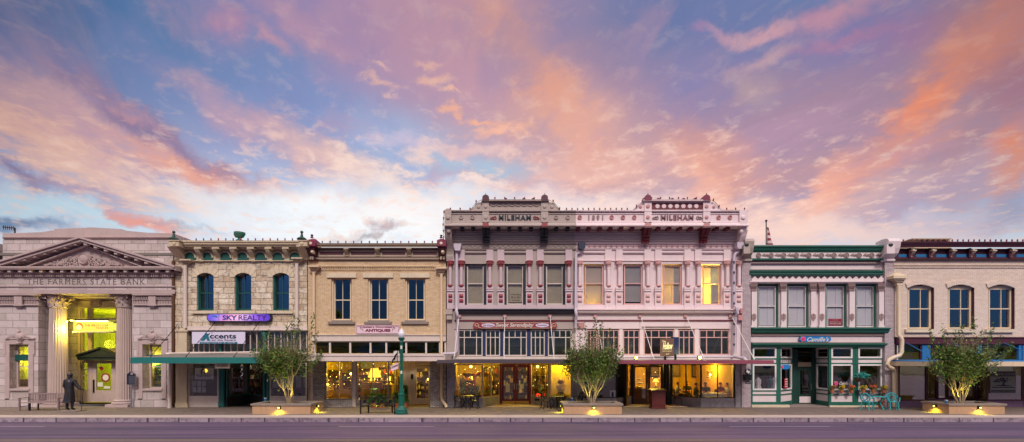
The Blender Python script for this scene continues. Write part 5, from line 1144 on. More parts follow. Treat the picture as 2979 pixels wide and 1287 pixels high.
T=thing('ice_cream_cone_figure','large brown and pale ice cream cone figure in the sweet shop window','display',(X(1632,1.0),1.0,.5)); c=X(1632,1.0); m=MB(); m.smooth=True; m.lathe(c,1.0,[(.1,.5),(.1,.7),(.16,.72),(.22,1.0),(.001,1.0)],14); m.build('cone',M['khaki'],T); m=MB(); m.smooth=True; m.ball((c-.06,1,1.15),.22); m.ball((c+.08,1,1.22),.2); m.build('lower_scoop',M['cream'],T); m=MB(); m.smooth=True; m.ball((c,1,1.42),.2); m.build('upper_scoop',M['wood'],T)
m=MB(); 
for k in range(22): a=1604+k*2.6; m.pb(a,a+1.3,1062,1150,1.8,1.83)
T=m.build('yellow_curtain',M['yel']); tag(T,'pleated yellow curtain behind the ice cream cone figure','curtain')
T=thing('ember_display','glowing red lights low in the window beside the red doors','display',(X(1570,.9),.9,.3)); m=MB(); 
random.seed(8)
for k in range(14): m.ball((X(1560+random.random()*24,.9),.9+random.random()*.3,Z(1146+random.random()*7,.9)),.03,4,6)
m.build('red_lights',emitm('red_glow','#ff3018',4),T); m=MB(); m.box(X(1556,.9),X(1588,.9),.85,1.3,.3,.42); m.build('tray',M['iron'],T)
# dark shop: guitars etc
for px,py,lb in((1765,1148,'round tan guitar body leaning in the dark shop window'),(1775,1118,'small pale guitar shape hanging in the dark shop window')):
    Y=.9; T=thing('guitar',lb,'guitar',(X(px,Y),Y,Z(py,Y))); c=(X(px,Y),Z(py,Y)); m=MB(); m.lathe(c[0],c[1],[(.23,Y+.08),(.23,Y),(.001,Y)],16,ax='y'); m.lathe(c[0]+.12,c[1]+.25,[(.17,Y+.08),(.17,Y+.001),(.001,Y+.001)],16,ax='y'); m.build('body',M['wood'],T); m=MB(); m.tube([(c[0]+.18,Y+.03,c[1]+.35),(c[0]+.5,Y+.03,c[1]+1.0)],.03,5); m.build('neck',M['iron'],T)
T=thing('figure_poster','small pale blue poster low in the dark shop window','poster',(X(1782,.12),.12,Z(1157))); m=MB(); m.pb(1775,1791,1136,1157,.1,.11); m.build('sheet',M['paper'],T); m=MB(); m.pprism([(1779,1155),(1779,1145),(1782,1139),(1785,1142),(1786,1155)],.085,.098); m.build('picture',M['navy'],T)
# restaurant: sign
ys=-1.7; zs0=zz+.03; T=thing('hollow_restaurant_sign','bronze and navy V-shaped box sign reading The Hollow standing on the awning','sign',(X(1950,ys),ys,zs0))
z0,z1=Z(1037,ys),Z(985,ys); x0,x1,x2=X(1926,ys),X(1959,ys),X(1980,ys)
m=MB(); m.prism([(x0,ys+.35),(x1,ys-.1),(x1+.02,ys+.1),(x0+.2,ys+.6)],z0,z1,'z'); m.build('front_panel',M['hbrown'],T); m=MB(); m.prism([(x1+.03,ys+.1),(x2,ys+.25),(x2-.1,ys+.5),(x1-.05,ys+.3)],z0+.1,z1+.08,'z'); m.build('side_panel',M['navy'],T); m=MB(); m.box(x0+.2,x0+.3,ys+.2,ys+.3,zs0-.02,z0); m.box(x2-.25,x2-.15,ys+.2,ys+.3,zs0-.02,z0+.1); m.build('post',M['iron'],T)
def rt(p): 
    u=(p.x-x0)/(x1-x0); return Vector((p.x,ys+.35-.45*u-.02+(p.y-ys),p.z))
zp=lambda py:Z(py,ys)
text('The',x0+.1,x0+.26,zp(996),zp(991),ys,M['inky'],T,th=.01,shear=.3,rot=rt); text('Hollow',x0+.12,x1-.06,zp(1017),zp(997),ys,M['inky'],T,th=.01,shear=.35,bold=.03,rot=rt); text('RESTAURANT',x0+.12,x1-.08,zp(1023),zp(1021),ys,M['inky'],T,th=.006,rot=rt); text('on 7',x0+.26,x0+.4,zp(1032),zp(1028),ys,M['inky'],T,th=.006,rot=rt)
# sweet sign
ys=-.14; T=thing('sweet_serendipity_sign','long brick red Sweet Serendipity sign with cream scrolls','sign',(X(1498,ys),ys,Z(947,ys)))
m=MB(); m.prism([(X(a,ys),Z(b,ys)) for a,b in((1376,947),(1379,940),(1386,936),(1393,938),(1604,938),(1611,936),(1618,940),(1621,947),(1618,954),(1611,958),(1604,956.5),(1393,956.5),(1386,958),(1379,954))],ys,-.065); m.build('board',M['signred'],T)
m=MB(); m.pb(1400,1598,939.5,940.5,ys-.012,ys-.002); m.pb(1400,1598,954.5,955.5,ys-.012,ys-.002)
for c,s in((1386,1),(1612,-1)):
    m.tube([(X(c+s*(r*math.cos(t)),ys),ys-.01,Z(947+r*math.sin(t),ys)) for t,r in[(k*.8,2+k*.6) for k in range(10)]],.018,5); m.tube([(X(c+s*6,ys),ys-.01,Z(952,ys)),(X(c+s*12,ys),ys-.01,Z(955,ys))],.018,5)
m.build('scrolls',M['rtrim'],T)
m=MB()
for c in(1420.5,1577.5): m.prism([(X(c,ys)+S(19.5)*math.cos(t),Z(947,ys)+S(5.6)*math.sin(t)) for t in[2*PI*k/24 for k in range(24)]],ys-.012,ys-.002)
m.build('ovals',M['bannerw'],T); ptext('Gifts & Baskets',1406,1435,944,950,ys-.02,M['inkm'],T,th=.006,bold=.01); ptext('Chocolate Factory',1563,1592,944,950,ys-.02,M['inkm'],T,th=.006,bold=.01); ptext('Sweet Serendipity',1441,1553,940.5,954.5,ys-.02,M['paper'],T,shear=.35,th=.01,bold=.02)
# ================================================================= GREEN TRIMMED BUILDING
G=thing('green_trim_building','narrow cream and dark green two-storey shop building with shuttered upstairs windows','building',(X(2380),0,0))
ops=[(2203,2265,826,953),(2289,2353,826,953),(2401,2464,826,953),(2488,2551,826,953),(2184.6,2580,1000,1187)]
m=MB(); pwall(m,2184.6,2574,713,1186.5,.05,.45,ops[:4]+[(2184.6,2574,1000,1187)]); m.build('wall',M['cwall'],G)
for a,b in((2158,2184.4),(2574,2600.5)):
    m=MB(); m.pb(a,b,757,1187,-.12,.45); m.build('brick_pier',M['cbrick'],G)
    m=MB(); left=a<2300; o=3 if left else 0
    z=lambda py:Z(py,-.7); pts=[(.3,z(757)),(-.13,z(757)),(-.2,z(745)),(-.5,z(735)),(-.62,z(720)),(-.7,z(702)),(-.66,z(696)),(-.5,z(692)),(-.2,z(691)),(.3,z(694))]
    m.prism(pts,X(a+o,-.4),X(b+(o if left else 9),-.4),'x'); m.pb(a-1,b+4,754,759,-.24,.1); m.pb(a+6,b-2 if left else b+3,712,738,-.75,-.6); m.build('corner_console',M['cwall' if not left else 'mhl'],G)
    m=MB(); cx=(a+b)/2+(2 if left else 6); m.smooth=True; m.ball((X(cx,-.8),-.76,Z(712,-.8)),(.13,.07,.09)); m.build('bell_ornament',M['greend'],G)
x0,x1=X(2185,-.3),X(2574,-.3)
m=MB(); profile(m,x0,x1,[(714,.3),(714,-.34),(718,-.34),(722,-.26),(728,-.22),(732,-.14),(735,-.12),(735,.0)]); m.build('cornice',M['green'],G)
m=MB(); profile(m,x0,x1,[(752.5,.04),(752.5,-.2),(756,-.2),(759,-.1),(759,.04)]); m.build('moulding',M['green'],G)
m=MB(); profile(m,x0,x1,[(787,.04),(787,-.26),(790,-.26),(794,-.18),(798,-.18),(803,-.08),(803,.04)]); m.build('moulding',M['green'],G)
m=MB(); profile(m,x0,x1,[(763,.04),(763,-.08),(767,-.08),(767,.04)]); profile(m,x0,x1,[(784,.04),(784,-.06),(786,-.06),(786,.04)]); m.build('moulding',M['taupe'],G)
m=MB(); profile(m,x0,x1,[(817,.04),(817,-.16),(821,-.16),(825,-.08),(825,.04)])
n=21
for i in range(n):
    a=2187+i*(386/n); w=386/n; m.pprism([(a,818),(a+w,818),(a+w,813),(a+w*.5,803.5),(a,813)],-.06,.03)
m.build('zigzag_band',M['cwall'],G)
m=MB()
for i in range(n): m.disc(2187+i*(386/n)+(386/n if i<n-1 else 386/n-3),807.5,2.1,-.02,.03,8)
m.build('zigzag_bosses',M['maroon'],G)
m=MB(); m.pb(2186,2573,735.5,752,-.12,.049); m.build('frieze',M['cwall'],G)
for i in range(11):
    cx=2207+i*36.6
    if cx>2574: continue
    m=MB(); Y=-.14; cx0,cz0=X(cx,Y),Z(744,Y)
    for r in(7,4.2,1.8): m.tube([(cx0+S(r)*math.cos(t),-.135,cz0+S(r)*math.sin(t)) for t in[2*PI*k/16 for k in range(17)]],.022 if r>2 else .035,5)
    m.mi=1
    if cx+30<2574:
        for s,(dx,dy) in enumerate(((11,4),(15,-3),(19,3),(23,-4),(27,3))): m.prism([(X(cx+dx-5),Z(744+dy*.3)),(X(cx+dx),Z(744-dy)),(X(cx+dx+4.5),Z(744-dy*1.4)),(X(cx+dx+3),Z(744+dy*.6)),(X(cx+dx),Z(744+abs(dy)*.6))],-.16,-.122)
    m.build('frieze_rosette',[M['taupe'],M['taupe']],G)
for px in(2194,2280,2367,2392,2479,2565):
    m=MB(); m.pb(px-7,px+7,845,953,-.1,.048); m.pb(px-9,px+9,948,953,-.13,.048); m.build('pilaster',M['cwall'],G)
    m=MB(); m.hexa([(X(px-8,-.15),-.12,Z(845)),(X(px+8,-.15),-.12,Z(845)),(X(px+8),.04,Z(845)),(X(px-8),.04,Z(845))],[(X(px-11,-.25),-.24,Z(827)),(X(px+11,-.25),-.24,Z(827)),(X(px+11),.04,Z(827)),(X(px-11),.04,Z(827))])
    for k in(-1,0,1): m.tube([(X(px+k*6+2*math.cos(t),-.22),-.21,Z(834+2.5*math.sin(t),-.22)) for t in[q*1.0 for q in range(7)]],.018,4)
    m.pb(px-9,px+9,843,846,-.15,.045); m.build('capital',M['taupe'],G)
    m=MB(); m.pprism([(px-6.5,916),(px,912),(px+6.5,916),(px+6.5,927),(px,935),(px-6.5,927)],-.13,-.102); m.mi=1; m.disc(px,918,1.4,-.15,.018,6); m.disc(px,925,1.4,-.15,.018,6); m.build('shield',[M['taupe'],M['maroon']],G)
for i,(a,b,c,d) in enumerate(ops[:4]):
    m=MB(); m.pb(a+.3,a+3.5,c+.4,d-.3,.1,.42); m.pb(b-9,b-.3,c+.4,d-.3,.12,.42) if False else m.pb(b-1.5,b-.3,c+.4,d-.3,.1,.42); m.pb(a+3.6,b-2,c+.4,c+5,.15,.42); m.box(X(b)-.05,X(b)-.004,.06,.42,Z(d),Z(c)); m.box(X(a)+.004,X(a)+.05,.06,.42,Z(d),Z(c)); m.build('window_casing',M['green'],G)
    yg=.22; fr=sash(G,a+2,b-8,c+7,d-1,yg,M['white'],M['g_blind'],rail=891,fw=2.6,rw=3)
    m=MB(); m.pb(b-9,b+1,c+5,d-1,yg+.0,yg+.08); m.build('jamb',M['green'],fr)
    m=MB(); A0,B0=a+6,b-10; mid=(A0+B0)/2
    for (p,q) in((A0,mid-.5),(mid+.5,B0)):
        for (t,u) in((c+9,889),(894,d-5)):
            m.pb(p,p+2.4,t,u,yg+.08,yg+.1); m.pb(q-2.4,q,t,u,yg+.08,yg+.1); slats(m,p+2.4,q-2.4,t,u,yg+.085,16); m.pb(p+2.4,q-2.4,t,u,yg+.099,yg+.105)
    m.build('shutter',M['brightw'],fr)
m=MB(); profile(m,X(2184),X(2578),[(953.2,.04),(953.2,-.36),(957,-.36),(960,-.26),(966,-.22),(971,-.1),(971,.04)]); profile(m,X(2185),X(2574),[(999,.04),(999,-.22),(1003,-.22),(1006,-.1),(1011,-.06),(1011,.04)]); m.build('green_ledge',M['green'],G)
m=MB(); profile(m,X(2185),X(2574),[(973,.04),(973,-.05),(977,-.05),(977,.04)]); profile(m,X(2185),X(2574),[(996,.04),(996,-.08),(998.5,-.08),(998.5,.04)]); m.build('moulding',M['taupe'],G)
# shop front assembled from panels
def bay(pts,win,zrows,frames=True):
    pass
def cseg(xa,ya,xb,yb,post=(.1,.1)):
    d=Vector((xb-xa,yb-ya)); Ln=d.length; d.normalize(); at=lambda t:(xa+d.x*t,ya+d.y*t)
    zz=[Z(p) for p in(1177,1170,1151,1147,1139,1136,1062,1056,1046,1042.5,1011.5,1004)]
    m=MB(); 
    def B_(t0,t1,p0,p1,o=0.,tt=.1): m.panel(*at(t0),*at(t1),Z(p0),Z(p1),tt,o)
    l,r=post; B_(0,l,1187,1004); B_(Ln-r,Ln,1187,1004)
    for p0,p1 in((1187,1170),(1151,1147.5),(1139.5,1136),(1060,1056),(1046,1042.5),(1011,1004)): B_(l+.001,Ln-r-.001,p0,p1)
    s=m.build('storefront_frame',M['green'],G)
    m=MB(); B_(l,Ln-r,1170,1151,.03,.05); B_(l,Ln-r,1147.5,1139.5,.03,.05); B_(l,Ln-r,1056,1046,.03,.05); m.build('panel',M['cwall'],s)
    m=MB(); f=.09
    for p0,p1 in((1136,1060),(1042.5,1011)):
        B_(l+.001,l+f,p0,p1,.0,.08); B_(Ln-r-f,Ln-r-.001,p0,p1,.0,.08); B_(l+f,Ln-r-f,p0,p0-4.5,.0,.08); B_(l+f,Ln-r-f,p1+4.5,p1,.0,.08)
    w=m.build('shop_window',M['white'],G); m=MB()
    for p0,p1 in((1135,1061),(1042,1012)): B_(l+.04,Ln-r-.04,p0,p1,.04,.006)
    m.build('glass',M['g_cam'] if 'g_cam' in M else M['g_shop'],w)
c0=(X(2185),.04); c1=(X(2272),.04); c2=(X(2308,1.0),1.1)
cseg(*c0,*c1,(.12,.24)); cseg(c1[0]+.01,c1[1]+.01,*c2,(.02,.05))
cseg(X(2372,1.5),1.5,X(2412,.2),.2,(.05,.05)); cseg(X(2413),.04,X(2490),.04,(.14,.16)); cseg(X(2490)+.01,.04,X(2576),.04,(.16,.16))
xd0,xd1=X(2308,1.45),X(2371,1.45)
door(G,X(2322,1.5),X(2361,1.5),1.5,2.25,M['greend'],M['g_cam'] if 'g_cam' in M else M['g_shop'],kick=.6); m=MB(); m.box(xd0-.25,X(2321.5,1.5),1.5,1.58,0,3.4); m.box(X(2361.5,1.5),xd1+.02,1.5,1.58,0,3.4); m.box(X(2322,1.5),X(2361,1.5),1.5,1.58,2.27,2.32); m.box(X(2322,1.5),X(2361,1.5),1.5,1.58,3.0,3.05); m.mi=1; m.box(X(2322,1.5),X(2361,1.5),1.52,1.56,2.33,2.6); m.build('door_frame',[M['greend'],M['khaki']],G)
m=MB(); m.box(X(2325,1.5),X(2358,1.5),1.48,1.497,.12,.5); m.build('door_panel',M['cwall'],G); ptext('706',2320,2332,1049,1054,1.5,M['green'],G,th=.006)
m=MB(); m.box(X(2185),X(2295),-.1,.03,0,.14); m.box(X(2413),X(2576),-.02,.03,0,.1); m.build('stone_footing',M['lime_plain'],G)
m=MB(); m.prism([(X(2290),.0),(X(2410),.0),(X(2372,1.5),1.5),(X(2308,1.5),1.5)],.002,.05,'z'); m.build('threshold',M['rim'],G)
m=MB(); m.box(X(2186),X(2573),.3,1.48,3.62,3.68); m.build('soffit',M['cwall'],G)
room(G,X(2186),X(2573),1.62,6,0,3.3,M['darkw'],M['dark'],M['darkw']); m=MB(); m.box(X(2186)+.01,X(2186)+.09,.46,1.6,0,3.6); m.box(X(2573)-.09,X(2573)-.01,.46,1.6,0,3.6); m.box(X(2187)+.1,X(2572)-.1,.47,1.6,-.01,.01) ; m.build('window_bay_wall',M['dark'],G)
shell(G,2159,2599,720,mat=M['cbrick'],fl=3.75)
lamp('boutique_glow',(X(2390,3),3,2.6),12,(1,.8,.5),.2,parent=G)
def dress(px,Y,label,mt):
    x=X(px,Y); T=thing('dress_form',label,'mannequin',(x,Y,0)); m=MB(); m.smooth=True; m.lathe(x,Y,[(.03,.0),(.03,.5)],8); m.build('stand',M['iron'],T); m=MB(); m.smooth=True; m.lathe(x,Y,[(.3,.55),(.26,.8),(.17,1.1),(.13,1.25),(.17,1.45),(.16,1.58),(.06,1.64),(.05,1.72)],16,8,.03); m.build('dress',M[mt],T)
dress(2206,.8,'white lace dress on a stand in the left boutique window','white'); dress(2240,1.2,'turquoise top on a stand in the left boutique window','turq'); dress(2252,.9,'pale blue dress at the right of the left boutique window','banner_b' if 'banner_b' in M else 'bannerw')
# Camille's signs
ys=-.12; T=thing('camilles_sign',"bright blue Camille's name board with a pink flower",'sign',(X(2371,ys),ys,Z(987,ys)))
m=MB(); m.prism(stadium(2326,2418,979,995,ys,6),ys,-.0); m.build('board',M['signblue'],T)
def flower(cx,cy,Y,T,s=1.0):
    m=MB()
    for k in range(6): t=2*PI*k/6; m.disc(cx+4.2*s*math.cos(t),cy+4.2*s*math.sin(t),3.4*s,Y-.02-.002*k,.02,10)
    m.mi=1; m.disc(cx,cy,2.2*s,Y-.045,.02,8); m.mi=2; m.pprism([(cx-9*s,cy-10*s),(cx-2*s,cy-7*s),(cx-6*s,cy-3*s)],Y-.01,Y-.001); m.pprism([(cx-6*s,cy+10*s),(cx+2*s,cy+6*s),(cx-4*s,cy+4*s)],Y-.01,Y-.001)
    m.build('flower_motif',[M['pinkfl'],M['signred'],M['leafgreen'] if 'leafgreen' in M else M['green']],T)
flower(2337,987,ys,T); ptext("Camille's",2348,2412,981,994.5,ys-.012,M['paper'],T,shear=.4,th=.01,bold=.015)
ys=-.9; T=thing('blade_sign',"small blue oval sign on a scroll bracket beside Camille's entrance",'sign',(X(2285,ys),ys,Z(1068,ys)))
m=MB(); m.prism(stadium(2273,2298,1061,1075,ys,6),ys,ys+.05); m.build('board',M['signblue'],T); flower(2277,1068,ys,T,.55)
m=MB(); m.tube([(X(2272),.0,Z(1045)),(X(2298,ys),ys,Z(1046,ys))],.02,6); m.tube([(X(2276,ys),ys+.02,Z(1061,ys)),(X(2276,ys),ys+.02,Z(1046,ys))],.01,5); m.tube([(X(2295,ys),ys+.02,Z(1061,ys)),(X(2295,ys),ys+.02,Z(1046,ys))],.01,5)
for k in range(3): m.tube([(X(2278+k*7+3*math.cos(t),ys),ys+.02,Z(1050+3*math.sin(t),ys)) for t in[q*.9 for q in range(8)]],.012,4)
m.tube([(X(2272),.0,Z(1038)),(X(2280,-.5),-.5,Z(1041,-.5)),(X(2296,ys),ys,Z(1045,ys))],.015,5); m.build('bracket',M['iron'],T)
T=thing('lease_sign','red for lease sign in the third shuttered upstairs window','sign',(X(2430),.27,Z(948))); m=MB(); m.pb(2411.6,2448,928,948,.26,.28); m.build('board',M['lease'],T); m=MB(); m.pb(2414,2446,939.5,943,.25,.259); m.build('band',M['paper'],T)
ptext('leasing',2422,2438,930,933,.25,M['paper'],T,th=.004); ptext('Management',2414,2446,934.5,938.5,.25,M['paper'],T,th=.004); ptext('FOR LEASE',2418,2442,940,942.6,.243,M['lease'],T,th=.004); ptext('512 635-6024',2417,2446,944.5,947,.25,M['paper'],T,th=.004)
T=thing('red_window_notice','narrow red notice in the angled window by the entrance','sign',(X(2284,.45),.4,Z(1134))); xa,xb=X(2277,.3),X(2291,.7); m=MB(); m.panel(xa,.12,xb-.1,.50,Z(1131),Z(1102),.01); m.build('sheet',M['lease'],T); m=MB(); 
for k in range(4): m.panel(xa+.04,.115,xb-.14,.44,Z(1127-k*7),Z(1124-k*7),.004,-.0)
m.build('text_lines',M['paper'],T)
T=thing('window_name_decal',"white script Camille's lettering with a pink flower on the shop window",'sign',(X(2456),.03,Z(1116))); flower(2433,1116,.06,T,.8); ptext("Camille's",2442,2474,1111,1120,.045,M['paper'],T,shear=.4,th=.004,bold=.02)
T=thing('star_medallion','round black medallion with a white Texas outline on the brick pier','plaque',(X(2176,-.13),-.13,Z(1082))); m=MB(); m.disc(2176,1081.5,9,-.17,.045,24); m.build('disc',M['ink'],T); m=MB(); Y=-.185; m.pprism([(2172,1076),(2176,1076),(2176,1079),(2182,1080),(2182,1083),(2178,1088),(2176,1085),(2173,1085),(2170,1081),(2172,1081)],Y,Y+.016); m.build('outline',M['paper'],T)
T=thing('wall_letter_box','black letter box on the brick pier below the medallion','letter box',(X(2176,-.13),-.2,Z(1109))); m=MB(); m.pb(2166,2187,1092,1107,-.27,-.123); m.build('box',M['iron'],T); m=MB(); m.pb(2165,2188,1090,1092.5,-.29,-.123); m.build('lid',M['iron'],T)
T=thing('small_wall_plaque','small bronze plaque low on the left brick pier','plaque',(X(2176,-.13),-.14,Z(1118))); m=MB(); m.pb(2169,2184,1111,1117,-.135,-.123); m.build('plate',M['ink'],T); m=MB(); m.pb(2171,2182,1113,1115,-.14,-.1355); m.build('text_line',M['taupe'],T)
# flower pots
M['yellowfl']=paint('yellow_petals','#e0b820',0.6,0,bump=0); M['orangefl']=paint('coral_petals','#e0603c',0.6,0,bump=0)
lbs=[('coral','first flower pot from the left on the boutique window ledge, coral flowers'),('yellow','yellow flowers in the second terracotta pot on the boutique ledge'),('coral','coral flowers in the pot beside the green post below the hanging basket'),('yellow','yellow sunflowers in the pot under the right boutique window'),('coral','coral flowers in the pot between two yellow pots under the right boutique window'),('yellow','yellow flowers in the rightmost terracotta pot by the brick pier')]
for px,(c,lb) in zip((2421,2448,2477,2511,2540,2571),lbs):
    T=potplant(X(px,-.3),-.3,Z(1144,-.3),.19,.22,lb,n=70,ph=.2,flower=M['yellowfl' if c=='yellow' else 'orangefl'],name='flower_pot',pr=.11); T['group']='flower pots on the boutique window ledge'
    m=MB(); m.box(X(px-3,-.3),X(px+3,-.3),-.32,.03,Z(1144,-.3)-.04,Z(1144,-.3)-.001); m.build('bracket',M['iron'],T)
Y=-.45; x=X(2496,Y); zb_=Z(1112,Y); T=thing('hanging_basket','teal plant in a basket hanging before the green post','plant',(x,Y,zb_)); m=MB(); m.smooth=True; m.lathe(x,Y,[(.1,zb_),(.18,zb_+.15),(.2,zb_+.28),(.15,zb_+.28),(.001,zb_+.24)],12); m.build('pot',M['wood'],T)
m=MB(); random.seed(21)
for k in range(260):
    a=random.random()*2*PI; r=.42*math.sqrt(random.random()); c=Vector((x+.12+r*math.cos(a)*1.1,Y-.1+r*math.sin(a)*.6,zb_+.28+.35*random.random()*(1-r)+ -.1*r)); d=Vector((random.uniform(-1,1),random.uniform(-1,1),random.uniform(-.6,.6))).normalized(); e=d.orthogonal().normalized(); s=.07; m.add([c-d*s,c+e*s*.5,c+d*s,c-e*s*.5],[(0,1,2,3)])
m.build('foliage',M['leafteal'],T); m=MB()
for dx in(-.15,.15): m.tube([(x+dx,Y,zb_+.28),(x-.05,Y,zb_+1.0)],.008,4)
m.tube([(x-.05,Y,zb_+1.0),(x-.05,0.0,zb_+1.0)],.015,5); m.build('hanger',M['iron'],T)
# flag
T=thing('rooftop_flagpole','dark flagpole with a furled red and white striped flag behind the green trimmed roof','flagpole',(X(2229,4),4,Z(735))); p=lambda px,py:(X(px,4),4,Z(py,4)); m=MB(); m.tube([p(2229,735),p(2229,645)],.035,8); m.ball(p(2229,643),.08,5,8); m.build('pole',M['iron'],T)
m=MB(); n=7; rows=[]
for j in range(n+1):
    u=j/n; w=.04+.42*u; rows.append([(X(2229,4)+.06+w*q+ .03*math.sin(9*q+3*u),4+.06*math.sin(14*q+2*u),Z(662,4)+(Z(716,4)-Z(662,4))*u) for q in[0,.2,.4,.6,.8,1]])
for j in range(n):
    m.mi=j%2
    for q in range(5): a,b=rows[j],rows[j+1]; m.add([a[q],a[q+1],b[q+1],b[q]],[(0,1,2,3)])
m.build('flag',[M['red'],M['cwall']],T)
# ================================================================= RIGHT BUILDING
R=thing('cream_brick_building','cream painted brick building with a maroon cornice and blue transom trim at the right edge','building',(X(2850),0,0))
xe=3120; ops=[(2640.5+117.3*i,2717.6+117.3*i,828,958) for i in range(4)]
m=MB(); pwall(m,2600.7,xe,757,1001,0,.45,[o for o in ops]); m.pb(2600.7,2613,1001.3,1187,0,.45)
for a,b,c,d in ops: archfill(m,a,b,828,838,0,.45)
m.build('wall',M['rwall'],R)
m=MB()
for py in(771,775,779): m.pb(2601,xe,py-.9,py+.9,-.05,-.003)
m.build('belt_courses',M['rwall'],R)
for a,b,c,d in ops:
    m=MB(); hw=(b-a)/2; cx=(a+b)/2; inn=[(cx+hw*t,828+10*t*t) for t in[-1,-.66,-.33,0,.33,.66,1]]; out=[(cx+(hw+5)*t,816+9*t*t) for t in[-1,-.66,-.33,0,.33,.66,1]]
    for k in range(6): m.pprism([inn[k],inn[k+1],out[k+1],out[k]],-.06,-.002)
    m.build('arch_hood',M['rwall'],R)
    m=MB(); m.pb(b-2,b-.3,830,957,.02,.18); m.build('jamb_stripe',M['maroon'],R)
    fr=sash(R,a+1,b-4,832,957,.22,M['rtrim'],M['g_blue'],rail=899,fw=4,mull=1,bar=2); m=MB(); m.pb(a+3,b-6,836,843,.17,.25); m.pb(b-15,b-7,843.2,954,.17,.25); m.build('casing',M['rtrim'],fr)
    m=MB(); m.pb(a-4,b+1,958.3,967.5,-.14,.3); m.build('sill',M['lime_plain'],fr)
x0,x1=X(2613,-.4),X(xe,-.4)
m=MB(); profile(m,x0,x1,[(704,.3),(704,-.62),(708,-.6),(714,-.5),(720,-.46),(720,.3)]); m.box(x0,x1,-.12,.3,Z(752,-.1),Z(720,-.46)-.002); profile(m,x0,x1,[(749,-.121),(749,-.22),(753,-.22),(758,-.08),(758,-.0)]); m.build('cornice',M['maroon'],R)
for i in range(9):
    a=2607+58.35*i
    if a<xe:
        m=MB(); m.pb(max(a,2614),a+39,740,748.5,-.14,-.1205); m.build('blue_panel',M['blue'],R)
        if i<8: m=MB(); c=a+50; console(m,c-3.5,c+3.5,727,749,.36,-.12,.05); m.pb(c-1.5,c+5,725.5,730,-.46,-.3); m.build('bracket',M['rtrim'],R); m=MB(); m.pb(c-12,c-5.6,722,749,-.3,-.121); m.build('bracket_block',M['maroon'],R)
# pipe
m=MB(); q=lambda px,py,Y=-.3:(X(px,Y),Y,Z(py,Y)); m.smooth=True
m.tube([q(2614,826),q(2614,975),q(2621,982,-.4),q(2624,990,-.4),q(2623,1025,-.4),q(2617,1035,-.4),q(2600,1040,-.45),q(2585,1048,-.5),q(2581,1060,-.5),q(2586,1068,-.45),q(2598,1073,-.4),q(2602,1082),q(2602,1184)],.105,12); m.smooth=False
for k,(w,t,b) in enumerate(((19,802,810),(16,810,815),(12,815,820),(9,820,830))): m.pb(2619-w,2619+w,t,b,-.62+.08*k,-.003)
m.hexa([(X(2600,-.62),-.62,Z(802,-.62)),(X(2638,-.62),-.62,Z(802,-.62)),(X(2638,-.62),0,Z(802,-.62)),(X(2600,-.62),0,Z(802,-.62))],[(X(2620,-.62),-.3,Z(790,-.62)),(X(2624,-.62),-.3,Z(790,-.62)),(X(2624,-.62),-.1,Z(790,-.62)),(X(2620,-.62),-.1,Z(790,-.62))]); m.build('downspout',M['rtrim'],R)
m=MB(); m.pb(2606,xe,983,1001,-.1,-.003); m.pb(2606,xe,981,983,-.16,-.003); m.pb(2606,xe,1001.5,1004,-.04,.3); m.build('maroon_band',M['maroon'],R)
m=MB()
for a,b in((2604,2609),(2683,2708),(2845,2857),(2964,2972),(2975,2995),(3090,3100)): m.pb(a,b,1004.3,1046,.0,.14)
f=m.build('blue_panels',M['blue'],R); m=MB(); m.pb(2613.5,xe,1004.5,1047,.1,.105); m.build('transom_glass',M['g_shop'],R); m=MB()
for a in(2678,2712,2840,2862): m.pb(a,a+2.5,1004.3,1046,.02,.12)
m.build('transom_bars',M['maroon'],R)
ya=-2.7; x0,x1=X(2588),X(xe); z1=Z(1053,ya); m=MB(); m.hexa([(x0,ya,z1-.08),(x1,ya,z1-.08),(x1,-.02,Z(1047)-.08),(x0,-.02,Z(1047)-.08)],[(x0,ya,z1),(x1,ya,z1),(x1,-.02,Z(1047)),(x0,-.02,Z(1047))]); m.mi=1
m.box(x0,x1,ya-.05,ya-.002,Z(1066,ya),z1+.01); m.box(x0-.05,x0-.002,ya-.05,-.1,Z(1066,ya),z1+.01); m.mi=2; m.box(x0+.1,x1,ya+.05,-.05,z1-.16,z1-.1); aw=m.build('awning',[M['signblue'],M['rtrim'],M['rtrim']],R)
m=MB(); 
for a,b in((2632,2690),(2765,2820),(2915,2965)): m.tube([(X(a),-.1,Z(998)),(X(a),ya+.4,z1+.03)],.02,6)
m.build('tie_rod',M['blue'],aw)
# storefront right
def seg(a,b,Y0=.05,mt='maroon',mulls=0,Y1=None): front(R,[(X(a,Y0),Y0),(X(b,Y1 if Y1 is not None else Y0),Y1 if Y1 is not None else Y0)],Z(1167),Z(1060),M['purple'],M[mt],M['g_refl'] if 'g_refl' in M else M['g_shop'],mulls=(mulls,),fw=.08)
seg(2614,2697,.05); seg(2698,2725,.06,Y1=1.3); seg(2727,2790,1.35,mulls=1); seg(2845,2870,1.3,Y1=.06); seg(2872,2978,.05); seg(2980,3100,.05)
door(R,X(2792,1.4),X(2842,1.4),1.4,2.3,M['maroon'],M['g_shop']); m=MB(); m.box(X(2785,1.4),X(2791,1.4),1.4,1.5,0,2.9); m.box(X(2842.5,1.4),X(2850,1.4),1.4,1.5,0,2.9); m.box(X(2792,1.4),X(2842,1.4),1.4,1.5,2.33,2.9); m.build('door_frame',M['maroon'],R)
room(R,X(2614),X(xe),.5,6,0,3.3,M['olive'] if 'olive' in M else M['darkw'],M['floorw'],M['darkw']); shell(R,2601,xe,720,mat=M['rwall'],fl=3.75)
lamp('storefront_fill',(X(2760,3),3.5,2.7),90,(1,.85,.4),.2,parent=R)  # added lamp; its glow stands in for reflections in the shop glass
